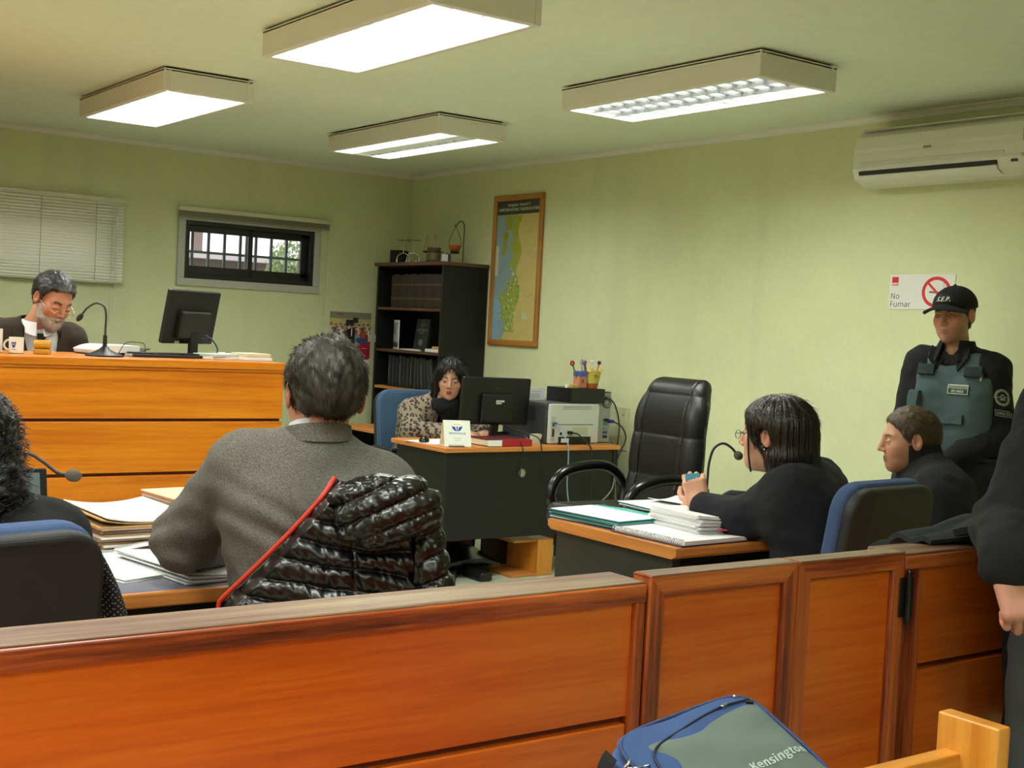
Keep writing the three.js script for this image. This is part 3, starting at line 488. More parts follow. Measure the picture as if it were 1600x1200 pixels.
// ---------------------------------------------------------------- chairs
function taskChair(label, pos, turn, fab, { arms = true, backH = 0.56, backW = 0.46, recline = 0.12 } = {}) {
  const c = thing('office_chair', label, 'chair', pos, turn);
  const base = P(c, 'star_base', merge([0, 1, 2, 3, 4].map((i) => { const g = prism([[0.02, 0.07], [0.29, 0.055], [0.3, 0.075], [0.29, 0.085], [0.02, 0.115]], 0.045, 0.004); g.rotateY(i * 1.2566 + 0.3); return g; })), M.shell);
  for (let i = 0; i < 5; i++) { const a = i * 1.2566 + 0.3; P(base, 'caster', new THREE.CylinderGeometry(0.028, 0.028, 0.036, 14).rotateX(Math.PI / 2), M.black, [Math.cos(a) * 0.285, 0.028, -Math.sin(a) * 0.285], [0, a + 0.6, 0]); }
  P(c, 'gas_column', lathe([[0.028, 0.08], [0.028, 0.24], [0.018, 0.24], [0.018, 0.4], [0, 0.4]], 14), M.black);
  const cushion = new THREE.ExtrudeGeometry(roundRect(0.46, 0.44, 0.09), { depth: 0.045, bevelEnabled: true, bevelSize: 0.02, bevelThickness: 0.02, bevelSegments: 4 }); cushion.rotateX(-Math.PI / 2);
  P(c, 'seat', boxUV(cushion), fab, [0, 0.425, 0.02]); P(c, 'seat_shell', box(0.4, 0.03, 0.38, 0.012), M.shell, [0, 0.4, 0.02]);
  const sh = (w, h, d, b) => { const g = new THREE.ExtrudeGeometry(roundRect(w, h, 0.085, 0.12), { depth: d, bevelEnabled: true, bevelSize: b, bevelThickness: b, bevelSegments: 4, curveSegments: 10 }); const p = g.attributes.position; for (let i = 0; i < p.count; i++) { const x = p.getX(i), y = p.getY(i); p.setZ(i, p.getZ(i) + 0.35 * x * x + 0.08 * y * y * (y > 0 ? 1 : 0.4)); } g.computeVertexNormals(); return boxUV(g); };
  const bk = P(c, 'backrest', sh(backW - 0.03, backH - 0.03, 0.018, 0.018), fab, [0, 0.43 + backH / 2, -0.2], [-recline, 0, 0]);
  P(bk, 'back_shell', sh(backW - 0.03, backH - 0.035, 0.014, 0.014), M.shell, [0, -0.002, -0.038]);
  P(c, 'back_bracket', tube([[0, 0.39, -0.05], [0, 0.385, -0.22], [0, 0.45, -0.275], [0, 0.62, -0.27]], 0.02, 20, 8), M.black);
  if (arms) for (const s of [-1, 1]) P(c, 'armrest', merge([tube([[s * 0.2, 0.4, 0.02], [s * 0.28, 0.42, 0.02], [s * 0.285, 0.55, 0.0], [s * 0.28, 0.63, -0.02]], 0.014, 20, 8), (() => { const g = box(0.055, 0.028, 0.24, 0.012); g.translate(s * 0.28, 0.645, 0.0); return g; })()]), M.shell);
  return c;
}
taskChair('office chair with a blue edge and dark back shell at the left border', [-4.655, 0, 5.93], Math.PI + 0.2, M.blueFabric, { backH: 0.555, backW: 0.48, arms: false });
taskChair('office chair with blue front and black back shell behind the woman with glasses', [-1.965, 0, 5.87], Math.PI + 0.1, M.blueFabric, { backH: 0.56, arms: false, recline: 0.16 });
taskChair('blue office chair mostly hidden by the black-sleeved arm at the right edge', [-0.86, 0, 5.56], Math.PI + 0.62, M.blueFabric, { arms: false, backH: 0.50 });
taskChair('blue office chair of the woman in leopard print at the black desk', [-1.0, 0, 1.93], 0.0, M.tealFabric, { backH: 0.56, recline: 0.14 });
taskChair('office chair hidden under the black quilted jacket', [-3.74, 0, 5.93], Math.PI - 0.42, M.blueFabric, { backH: 0.46, backW: 0.36, arms: false });
{
  // leather executive chair by the right wall, turned to the left
  const c = thing('executive_chair', 'black leather high-backed swivel chair against the right wall', 'chair', [-1.18, 0, 4.005], -Math.PI / 2 - 0.05);
  const base = P(c, 'star_base', merge([0, 1, 2, 3, 4].map((i) => { const g = prism([[0.02, 0.07], [0.3, 0.055], [0.31, 0.075], [0.3, 0.085], [0.02, 0.12]], 0.05, 0.004); g.rotateY(i * 1.2566); return g; })), M.black);
  for (let i = 0; i < 5; i++) { const a = i * 1.2566; P(base, 'caster', new THREE.CylinderGeometry(0.028, 0.028, 0.04, 14).rotateX(Math.PI / 2), M.black, [Math.cos(a) * 0.3, 0.028, -Math.sin(a) * 0.3], [0, a + 1, 0]); }
  P(c, 'gas_column', lathe([[0.03, 0.08], [0.03, 0.26], [0.019, 0.26], [0.019, 0.46], [0, 0.46]], 14), M.black);
  P(c, 'seat', boxUV(sdfGeo((p) => smax(rbox(p, [0, 0.53, 0.03], [0.25, 0.06, 0.26], 0.05), -(p[1] - 0.46), 0.01) - 0.012 * Math.cos(p[0] * 9) * Math.cos(p[2] * 5) * (p[1] > 0.53 ? 1 : 0), [-0.32, 0.43, -0.28], [0.32, 0.64, 0.36], 0.012)), M.leather);
  const bend = (y) => -0.17 - 0.2 * (y - 0.55) / 0.62 - 0.05 * Math.cos((y - 0.55) * 5.2);
  const wd = (y) => { const t = (y - 0.56) / 0.62; return 0.235 - 0.03 * Math.abs(t - 0.35) - 0.02 * sstep(0.8, 1, t); };
  const back = boxUV(sdfGeo((p) => {
    const y = p[1], z = p[2] - bend(y), w = wd(y), t = (y - 0.56) / 0.62;
    const pads = 0.010 * sstep(1.2, 1.1, y) * Math.abs(Math.sin((t * 3.1 + 0.15) * Math.PI)) ** 0.5 * (z > 0 ? 1 : 0.3), side = 0.014 * sstep(0.13, 0.2, Math.abs(p[0])) * sstep(1.16, 1.0, y) * (z > -0.01 ? 1 : 0);
    const inner = Math.abs(Math.abs(p[0]) - 0.155) < 0.006 && z > 0 ? 0.006 : 0;
    return (rbox([p[0] * 0.235 / w, y, z], [0, 0.87, 0], [0.235, 0.335, 0.055], 0.055) - pads - side + inner) * 0.75;
  }, [-0.3, 0.5, -0.56], [0.3, 1.24, -0.02], 0.011));
  P(c, 'backrest', back, M.leather);
  for (const s of [-1, 1]) P(c, 'armrest', (() => { const pts = [[s * 0.26, 0.5, -0.2], [s * 0.29, 0.66, -0.22], [s * 0.295, 0.735, -0.14], [s * 0.295, 0.745, 0.02], [s * 0.295, 0.7, 0.17], [s * 0.29, 0.6, 0.22], [s * 0.26, 0.49, 0.16]]; return tube(pts, 0.026, 48, 10); })(), M.blackGloss);
  c.scale.setScalar(1.0);
}

// ---------------------------------------------------------------- things on the walls
{
  const m = thing('framed_map', 'tall framed map with blue sea and green coast on the right wall', 'map', [-0.001, 1.288, 1.43]); const w = 0.575, h = 1.04, f = 0.04;
  const fm = woodMat(woodTex([176, 122, 52], [140, 88, 30], [196, 146, 78], 91), [1, 0.3], 0.35);
  P(m, 'frame', boxAB([-0.022, 0, -w / 2], [0, f, w / 2], 0.006, 'z'), fm); P(m, 'frame', boxAB([-0.022, h - f, -w / 2], [0, h, w / 2], 0.006, 'z'), fm);
  P(m, 'frame', boxAB([-0.022, f, -w / 2], [0, h - f, -w / 2 + f], 0.006, 'y'), fm); P(m, 'frame', boxAB([-0.022, f, w / 2 - f], [0, h - f, w / 2], 0.006, 'y'), fm);
  const tx = canvasTex(512, 1024, (c, W, H) => {
    c.fillStyle = '#c9b873'; c.fillRect(0, 0, W, H); seed = 99;
    c.fillStyle = '#8fa9ad'; c.beginPath(); c.moveTo(0, 0); c.lineTo(200, 0); for (let y = 0; y <= H; y += 20) c.lineTo(245 - 40 * sstep(700, 1000, y) - 60 * sstep(880, 1024, y) + 18 * Math.sin(y * 0.03) + rr(-10, 10), y); c.lineTo(0, H); c.fill();
    c.fillStyle = '#7fb2cf'; c.fillRect(0, 700, 70, 324); for (let i = 0; i < 60; i++) { c.fillStyle = 'rgba(150,190,205,.25)'; c.fillRect(rr(0, 90), rr(640, 1024), rr(10, 60), rr(6, 30)); }
    const blob = (col, xs, ys) => { c.fillStyle = col; c.beginPath(); xs.forEach(([a], i) => c.lineTo(a + rr(-5, 5), ys[i])); [...xs].reverse().forEach(([, b], i) => c.lineTo(b + rr(-6, 6), ys[ys.length - 1 - i])); c.fill(); };
    const ys = Array.from({ length: 46 }, (_, i) => 110 + i * 19), L = (y) => 190 - 110 * sstep(560, 720, y) + 60 * sstep(760, 960, y) + 24 * Math.sin(y * 0.05), R = (y) => 290 + 26 * Math.sin(y * 0.021) - 60 * sstep(800, 960, y);
    blob('#9fae4a', ys.map((y) => [L(y), R(y)]), ys); c.fillStyle = '#a2a626'; blob('#a4a82a', ys.slice(0, 22).map((y) => [L(y) + 20, R(y) - 6]), ys.slice(0, 22));
    blob('#9a9f2a', [[92, 150], [88, 140], [96, 132], [84, 130], [86, 118]], [230, 270, 310, 350, 400]); blob('#9a9f2a', [[110, 180], [120, 188], [118, 170]], [110, 170, 215]);
    for (let i = 0; i < 180; i++) { c.fillStyle = ['#7c9a4c', '#6b8f55', '#b6bf74', '#cfd6c0'][i % 4]; const y = rr(480, 950); c.fillRect(rr(L(y), R(y)), y, rr(2, 16), rr(2, 22)); }
    for (let i = 0; i < 40; i++) { c.fillStyle = '#8fb0ba'; const y = rr(200, 900); c.fillRect(rr(L(y) - 10, L(y) + 60), y, rr(2, 10), rr(8, 40)); }
    c.strokeStyle = 'rgba(150,120,80,.55)'; c.lineWidth = 2; for (let i = 0; i < 16; i++) { c.beginPath(); let x = rr(290, 480), y = rr(130, 850); c.moveTo(x, y); for (let k = 0; k < 7; k++) { x += rr(-32, 40); y += rr(-20, 34); c.lineTo(x, y); } c.stroke(); }
    c.strokeStyle = '#9fb48a'; c.lineWidth = 5; c.beginPath(); c.moveTo(350, 780); c.lineTo(350, 870); c.lineTo(455, 870); c.closePath(); c.stroke(); c.fillStyle = 'rgba(190,205,170,.6)'; c.fill(); c.beginPath(); c.moveTo(350, 990); c.lineTo(352, 930); c.lineTo(420, 990); c.stroke();
    c.fillStyle = '#c7cdb8'; c.fillRect(0, 330, 40, 220);
    c.fillStyle = '#3c3a38'; c.fillRect(0, 0, W, 102); for (let i = 0; i < 500; i++) { c.fillStyle = 'rgba(140,138,125,' + rr(0.1, 0.5) + ')'; c.fillRect(rr(0, W), rr(0, 100), rr(1, 4), rr(1, 4)); }
    c.fillStyle = '#d9d8c4'; c.font = 'bold 26px sans-serif'; c.textAlign = 'center'; c.fillText('Patagonia - Ruta N° 7', W / 2, 42); c.font = 'bold 29px sans-serif'; c.fillText('CARRETERA AUSTRAL Y REGION DE AYSEN', W / 2, 76, 490);
  });
  const g = new THREE.PlaneGeometry(w - 2 * f + 0.004, h - 2 * f + 0.004); g.rotateY(-Math.PI / 2);
  P(m, 'map_sheet', g, std(0xffffff, 0.4, { map: tx }), [-0.008, h / 2, 0]);
  P(m, 'backing', boxAB([-0.007, 0.02, -w / 2 + 0.02], [0, h - 0.02, w / 2 - 0.02], 0), M.darkWood);
}
{
  const tx = canvasTex(512, 256, (c) => {
    c.fillStyle = '#e2e4de'; c.fillRect(0, 0, 512, 256); c.fillStyle = '#d8262c'; c.fillRect(18, 18, 52, 42); c.fillStyle = '#e6a5a2'; c.fillRect(18, 60, 52, 14); c.fillStyle = '#d8262c'; c.fillRect(18, 74, 52, 6);
    c.fillStyle = '#fff'; c.font = 'bold 14px sans-serif'; c.fillText('ACHS', 21, 73);
    c.fillStyle = '#4a4a4e'; c.font = '58px sans-serif'; c.fillText('No', 10, 180); c.fillText('Fumar', 8, 240);
    c.fillStyle = '#6a6a68'; c.save(); c.translate(375, 128); c.rotate(0.05); c.fillRect(-58, -4, 96, 14); c.fillStyle = '#8d8d88'; c.fillRect(40, -4, 12, 14); c.fillRect(56, -4, 6, 14); c.restore();
    c.strokeStyle = '#5a5a58'; c.lineWidth = 3; c.beginPath(); c.moveTo(430, 110); c.bezierCurveTo(440, 90, 415, 80, 430, 60); c.stroke();
    c.strokeStyle = '#d8262c'; c.lineWidth = 24; c.beginPath(); c.arc(372, 128, 100, 0, 7); c.stroke(); c.lineWidth = 18; c.beginPath(); c.moveTo(302, 58); c.lineTo(442, 198); c.stroke();
  });
  const s = thing('no_smoking_sign', 'white No Fumar sign with red prohibition circle behind the capped guard', 'sign', [-0.001, 1.595, 4.742]);
  P(s, 'plate', boxAB([-0.0015, 0, -0.186], [0, 0.168, 0.186], 0), M.white); const g = new THREE.PlaneGeometry(0.372, 0.168); g.rotateY(-Math.PI / 2); P(s, 'print', g, std(0xffffff, 0.5, { map: tx }), [-0.002, 0.084, 0]);
}
{
  const tx = canvasTex(360, 512, (c, W, H) => {
    c.fillStyle = '#b9ad82'; c.fillRect(0, 0, W, H); c.fillStyle = '#8d8a7c'; c.fillRect(0, 0, W, 50); c.fillStyle = '#a33a3c'; c.fillRect(60, 14, 60, 8); c.fillStyle = '#c9c070'; c.fillRect(10, 50, 90, 60); c.fillRect(290, 60, 60, 60);
    c.fillStyle = '#34352f'; c.fillRect(140, 58, 70, 50); c.fillRect(200, 40, 46, 42); seed = 5;
    for (let r = 0; r < 3; r++) for (let i = 0; i < 9; i++) { const x = 14 + i * 40 + r * 13, y = 100 + r * 26 + rr(-6, 6); c.fillStyle = ['#2a2420', '#3a2e28', '#4a3a30'][i % 3]; c.beginPath(); c.arc(x, y, 11, 0, 7); c.fill(); c.fillStyle = ['#b98d74', '#c39a80'][i % 2]; c.beginPath(); c.ellipse(x, y + 5, 8, 10, 0, 0, 7); c.fill(); c.fillStyle = ['#d9d6cf', '#8e2f38', '#d2cfc6', '#7fa3b8', '#efece4', '#4b3f4c'][(i + r * 2) % 6]; c.beginPath(); c.roundRect ? c.roundRect(x - 17, y + 16, 34, 60, 8) : c.rect(x - 17, y + 16, 34, 60); c.fill(); }
    c.fillStyle = '#15161a'; c.beginPath(); c.moveTo(150, 130); c.lineTo(215, 120); c.lineTo(226, 260); c.lineTo(165, 262); c.fill(); c.fillStyle = '#e8e6de'; c.fillRect(188, 124, 9, 60);
    c.fillStyle = '#b4502c'; c.beginPath(); c.ellipse(290, 175, 30, 36, 0, 0, 7); c.fill(); c.fillStyle = '#5d2a30'; c.fillRect(0, 210, 160, 46); c.fillStyle = '#34508a'; c.beginPath(); c.ellipse(280, 220, 50, 24, 0.2, 0, 7); c.fill(); c.fillStyle = '#e4e2da'; c.beginPath(); c.ellipse(50, 200, 70, 34, 0.2, 0, 7); c.fill();
    c.fillStyle = '#a81f33'; c.beginPath(); c.moveTo(0, 256); c.lineTo(230, 256); c.quadraticCurveTo(300, 240, 360, 220); c.lineTo(360, 350); c.lineTo(330, 370); c.lineTo(0, 370); c.fill(); c.fillStyle = '#dcd9d4'; c.fillRect(0, 365, W, 147); c.fillStyle = '#6f93ba'; c.fillRect(300, 470, 60, 42); c.fillStyle = '#e0b8bc'; c.fillRect(285, 274, 46, 5);
  });
  const p = thing('wall_poster', 'poster with a photo of a crowd and a red band beside the bookcase', 'poster', [-0.491, 0.97, 0.001]);
  P(p, 'sheet', boxAB([-0.177, 0, 0], [0.177, 0.5, 0.001], 0), M.paper); P(p, 'print', new THREE.PlaneGeometry(0.354, 0.5), std(0xffffff, 0.45, { map: tx }), [0, 0.25, 0.0015]);
}
{
  const p = thing('socket_plate', 'pale cable cover plate on the right wall behind the desk cables', 'plate', [-0.001, 0.69, 2.622]);
  P(p, 'plate', boxAB([-0.008, 0, -0.056], [0, 0.268, 0.056], 0.004), std(0xd0cfa2, 0.5)); for (const y of [0.05, 0.22]) P(p, 'screw', new THREE.CylinderGeometry(0.004, 0.004, 0.003, 10).rotateZ(Math.PI / 2), M.steel, [-0.009, y, 0.01]);
}
// ---------------------------------------------------------------- books and ornaments of the bookcase
{
  const lawM = [std(0x2b1d17, 0.55), std(0x32221a, 0.55), std(0x241813, 0.55)], gold = std(0x6a5a32, 0.4, { metalness: 0.4 }); seed = 31;
  for (let i = 0, z = 0.36; z < 1.03; i++) { const t = 0.036 + 0.006 * rnd(), h = 0.235 + 0.01 * rnd(); const b = thing('law_volume', 'dark brown bound volume in the row on the top bookcase shelf', 'book', [-0.27, 1.521, z + t / 2], 0, 'dark brown volumes on the top shelf'); P(b, 'cover', boxAB([-0.09, 0, -t / 2 + 0.001], [0.09, h, t / 2 - 0.001], 0.004), lawM[i % 3]); for (const y of [0.06, 0.16]) P(b, 'spine_band', boxAB([-0.0915, y, -t / 2 + 0.004], [-0.0905, y + 0.012, t / 2 - 0.004], 0), gold); z += t; }
  const fold = [std(0x15181f, 0.5), std(0x1c2129, 0.45), std(0x101114, 0.5), std(0x23262c, 0.5)];
  for (let i = 0; i < 13; i++) { const z = 0.37 + i * 0.051, tl = i > 7 ? (i - 7) * 0.05 : 0, h = 0.23 - 0.006 * (i % 3); const b = thing('ring_folder', i > 7 ? 'dark folder leaning over on the lower bookcase shelf' : 'dark folder standing upright on the lower bookcase shelf', 'folder', [-0.25, 0.9395, z], 0, i > 7 ? 'leaning dark folders' : 'upright dark folders'); b.rotation.x = -tl; const s = P(b, 'cover', boxAB([-0.1, 0.002 + tl * 0.02, -0.019], [0.1, h, 0.019], 0.003), fold[i % 4]); P(s, 'spine_label', boxAB([-0.1012, 0.03, -0.006], [-0.1004, h - 0.05, -0.003], 0), std(i % 3 ? 0x4a5058 : 0x8a8f92, 0.5)); }
  // middle shelf
  const mag = thing('magazine', 'pale magazine with a picture cover leaning on the middle shelf', 'magazine', [-0.33, 1.2125, 0.40]); mag.rotation.y = -0.35;
  const mt = canvasTex(128, 256, (c) => { const g = ['#9aa4ac', '#7f8d98', '#b9b4c0', '#4a3f48']; g.forEach((q, i) => { c.fillStyle = q; c.fillRect(0, i * 64, 128, 64); }); c.fillStyle = '#e8e6e2'; c.fillRect(0, 0, 128, 22); c.beginPath(); c.ellipse(92, 120, 30, 90, 0.2, 0, 7); c.fillStyle = '#c9c3cc'; c.fill(); c.fillStyle = '#ddd9d4'; c.fillRect(0, 236, 128, 20); });
  P(mag, 'pages', boxAB([-0.004, 0, -0.05], [0.004, 0.215, 0.13], 0.001), M.paperB); { const g = new THREE.PlaneGeometry(0.18, 0.215); g.rotateY(-Math.PI / 2); P(mag, 'cover_print', g, std(0xffffff, 0.4, { map: mt }), [-0.0048, 0.108, 0.04]); }
  const lb = thing('law_book', 'large black book with pale cover print facing out on the middle shelf', 'book', [-0.315, 1.2125, 0.735]); lb.rotation.z = 0.12 * -1; lb.rotation.y = -0.1;
  const lt = canvasTex(256, 320, (c) => { c.fillStyle = '#16181d'; c.fillRect(0, 0, 256, 320); c.strokeStyle = '#3c4148'; c.lineWidth = 3; c.strokeRect(10, 10, 236, 300); c.fillStyle = '#7f8890'; c.textAlign = 'center'; c.font = 'bold 26px serif'; c.fillText('CODIGO', 128, 66); c.font = '20px serif'; c.fillText('DE', 128, 92); c.font = 'bold 26px serif'; c.fillText('PROCEDIMIENTO', 128, 120, 210); c.fillText('PENAL', 128, 150); c.beginPath(); c.ellipse(132, 235, 40, 32, 0, 0, 7); c.fillStyle = '#5f6a72'; c.fill(); c.fillStyle = '#8d979d'; for (let i = 0; i < 40; i++) c.fillRect(95 + (i * 37) % 76, 205 + (i * 23) % 60, 4, 3); });
  P(lb, 'cover', boxAB([-0.012, 0, -0.105], [0.012, 0.232, 0.105], 0.003), fold[2]); { const g = new THREE.PlaneGeometry(0.206, 0.228); g.rotateY(-Math.PI / 2); P(lb, 'cover_print', g, std(0xffffff, 0.4, { map: lt }), [-0.0128, 0.116, 0]); }
  const fb = thing('flat_book', 'white book lying flat on the middle bookcase shelf', 'book', [-0.34, 1.2125, 0.965]); P(fb, 'pages', boxAB([-0.02, 0, -0.1], [0.12, 0.022, 0.1], 0.002), M.paper);
  const yb = thing('flat_book', 'yellow notepad lying on the white book of the middle shelf', 'notepad', [-0.32, 1.235, 1.0]); P(yb, 'pad', boxAB([-0.03, 0, -0.06], [0.1, 0.018, 0.065], 0.002), std(0xc99a4a, 0.7));
  const pl = thing('paper_pile', 'low heap of loose papers on the middle bookcase shelf', 'papers', [-0.34, 1.2125, 0.66]); for (let i = 0; i < 4; i++) P(pl, 'sheet', boxAB([-0.03, i * 0.003, -0.16 + i * 0.02], [0.12, i * 0.003 + 0.002, 0.12 - i * 0.01], 0), i % 2 ? M.paperB : M.paper, [0, 0, 0], [0, i * 0.05, 0]);
  const pb = thing('paper_pile', 'grey papers and files piled in the bottom compartment of the bookcase', 'papers', [-0.22, 0.5005, 0.42]); for (let i = 0; i < 9; i++) P(pb, 'file', boxAB([-0.15, i * 0.022, -0.16], [0.1, i * 0.022 + 0.02, 0.16], 0.003), [M.paperB, std(0x8f8c86, 0.8), std(0x6d6a6e, 0.8)][i % 3], [0, 0, 0], [0, 0.06 * Math.sin(i * 3), i > 6 ? 0.0 : 0]);
  // ornaments on top
  const ty = 1.849;
  const bx = thing('black_pen_box', 'small black cube box on the bookcase top', 'box', [-0.25, ty, 0.265], 0.5); P(bx, 'body', boxAB([-0.05, 0, -0.05], [0.05, 0.098, 0.05], 0.004), M.black); P(bx, 'lid', boxAB([-0.051, 0.09, -0.051], [0.051, 0.1, 0.051], 0.003), std(0x17171a, 0.4));
  for (const [z, l] of [[0.385, 'first silver desk ornament with an arched foot, next to the black cube'], [0.525, 'second silver desk ornament with an arched foot, next to the barrel']]) {
    const o = thing('desk_ornament', l, 'ornament', [-0.285, ty, z], 0.94);
    P(o, 'arch', new THREE.TorusGeometry(0.046, 0.0035, 8, 24, Math.PI).rotateY(-Math.PI / 2), M.chrome, [0, 0.028, 0]); for (const s of [-1, 1]) P(o, 'foot', new THREE.CylinderGeometry(0.005, 0.006, 0.028, 10), M.chrome, [0, 0.014, s * 0.046]);
    P(o, 'column', new THREE.CylinderGeometry(0.004, 0.004, 0.095, 10), M.chrome, [0, 0.12, 0]); P(o, 'beam', new THREE.CylinderGeometry(0.003, 0.003, 0.105, 8).rotateX(Math.PI / 2), std(0x4a453c, 0.5), [0, 0.168, 0], [0.06, 0, 0]); P(o, 'ball', new THREE.SphereGeometry(0.011, 14, 10), M.chrome, [-0.01, 0.011, 0.025]);
    P(o, 'plinth', boxAB([-0.03, 0, -0.03], [0.03, 0.006, 0.03], 0.002), M.darkWood);
  }
  const ba = thing('small_barrel', 'small wooden barrel ornament carrying a tiny balance scale', 'ornament', [-0.2, ty, 0.67], 0.94);
  P(ba, 'staves', lathe([[0, 0], [0.044, 0], [0.05, 0.03], [0.053, 0.05], [0.05, 0.08], [0.045, 0.104], [0, 0.104]], 20), woodMat(woodTex([128, 112, 78], [80, 64, 40], [160, 146, 108], 95), [0.3, 0.1], 0.5));
  for (const y of [0.018, 0.086]) P(ba, 'hoop', lathe([[0.047, -0.006], [0.0535, -0.006], [0.0535, 0.006], [0.047, 0.006]], 20), std(0x5c4236, 0.5), [0, y, 0]);
  P(ba, 'lid', new THREE.CylinderGeometry(0.05, 0.05, 0.02, 20), std(0x6a4e42, 0.5), [0, 0.106, 0]);
  P(ba, 'figure', sdfGeo((p) => Math.min(cap(p, [0, 0.11, 0], [0, 0.19, 0], 0.006, 0.009), cap(p, [0, 0.185, 0], [0, 0.215, -0.05], 0.006, 0.004), sph(p, [0, 0.205, 0.004], 0.011)), [-0.03, 0.1, -0.07], [0.03, 0.23, 0.03], 0.004), std(0xb9b08c, 0.5));
  P(ba, 'scale_chain', merge([tube([[0, 0.21, -0.05], [0, 0.085, -0.075]], 0.001, 2, 4), tube([[0, 0.21, -0.05], [0, 0.085, -0.04]], 0.001, 2, 4)]), M.charcoal); P(ba, 'scale_pan', lathe([[0, 0.075], [0.018, 0.08], [0.026, 0.087], [0.024, 0.088], [0, 0.079]], 16), M.charcoal, [0, 0, -0.058]);
  const hk = thing('hanging_bowl', 'orange bowl hanging from a tall black hook stand on the bookcase', 'ornament', [-0.16, ty, 0.93], 0.94);
  P(hk, 'hook_stand', tube([[0, 0, 0.035], [0, 0.15, 0.035], [0, 0.26, 0.035], [0, 0.295, 0.025], [0, 0.3, 0.005], [0, 0.28, -0.015], [0, 0.262, -0.025], [0, 0.275, -0.034]], 0.0035, 60, 6), M.black);
  P(hk, 'bowl_wire', merge([tube([[0, 0.268, -0.025], [0, 0.17, -0.065], [0, 0.125, -0.066]], 0.0016, 12, 5), tube([[0, 0.268, -0.025], [0, 0.17, 0.015], [0, 0.125, 0.018]], 0.0016, 12, 5)]), M.black);
  P(hk, 'bowl', lathe([[0, 0.086], [0.026, 0.088], [0.038, 0.105], [0.046, 0.128], [0.043, 0.128], [0.034, 0.107], [0, 0.092]], 20), std(0xc05a1c, 0.6), [0, 0, -0.024]); P(hk, 'bowl_foot', lathe([[0, 0.07], [0.03, 0.07], [0.034, 0.088], [0, 0.088]], 16), M.charcoal, [0, 0, -0.024]);
  const cd = thing('card_figure', 'tiny stand with a white card under the hanging orange bowl', 'ornament', [-0.235, ty, 0.875], 0.94); P(cd, 'card', boxAB([-0.002, 0.002, -0.022], [0.002, 0.062, 0.022], 0), M.paperB); P(cd, 'holder', boxAB([0.003, 0, 0.0], [0.03, 0.068, 0.04], 0.006), std(0x3f3a38, 0.6)); P(cd, 'bead', new THREE.SphereGeometry(0.007, 10, 8), std(0x7a3e38, 0.5), [0.006, 0.076, -0.02]);
}
// ---------------------------------------------------------------- gooseneck microphones
function gooseneck(label, pos, turn, pts, headR, baseGeo, headM, headLen = 1.35) {
  const m = thing('gooseneck_microphone', label, 'microphone', pos, turn);
  P(m, 'base', baseGeo, M.black); P(m, 'neck', tube(pts, 0.0048, 60, 8), std(0x2c2c30, 0.4));
  const a = V(...pts[pts.length - 2]), b = V(...pts[pts.length - 1]), d = b.clone().sub(a).normalize();
  const h = P(m, 'windscreen', new THREE.SphereGeometry(headR, 20, 14).scale(1, headLen, 1), headM); h.position.copy(b).addScaledVector(d, headR * 0.8); h.quaternion.setFromUnitVectors(V(0, 1, 0), d);
  P(m, 'collar', new THREE.CylinderGeometry(0.009, 0.011, 0.07, 12), M.black, [pts[0][0], pts[0][1] + 0.03, pts[0][2]]);
  return m;
}
const coneBase = () => lathe([[0, 0], [0.085, 0], [0.085, 0.006], [0.06, 0.014], [0.025, 0.03], [0.012, 0.045], [0, 0.045]], 24);
const foam = fabric(0x38332f, 0.02, 0.0005), foamG = fabric(0x57534f, 0.02, 0.0005);
gooseneck('black gooseneck microphone on the raised bench before the bearded man', [-3.283, 1.187, 2.80], -0.628, [[0, 0.03, 0], [0, 0.12, 0], [0, 0.19, 0], [-0.01, 0.225, 0], [-0.045, 0.238, 0], [-0.085, 0.215, 0], [-0.112, 0.178, 0]], 0.0125, coneBase(), foam, 1.7);
gooseneck('gooseneck microphone with foam tip in front of the woman with glasses', [-1.82, 0.7505, 5.20], -0.628, [[0, 0.03, 0], [0, 0.12, 0], [0.004, 0.2, 0], [0.02, 0.25, 0], [0.05, 0.268, 0], [0.08, 0.255, 0], [0.1, 0.235, 0.0]], 0.0165, coneBase(), foamG, 1.1);
gooseneck('gooseneck microphone with grey foam tip above the laptop at the left', [-4.37, 0.7505, 5.17], -0.628, [[0, 0.03, 0], [0.0, 0.12, 0], [0.03, 0.2, 0], [0.08, 0.262, 0], [0.115, 0.27, 0], [0.15, 0.252, 0.0], [0.19, 0.225, 0], [0.215, 0.222, 0.0]], 0.0165, coneBase(), fabric(0x6a625c, 0.02, 0.0005), 1.3);
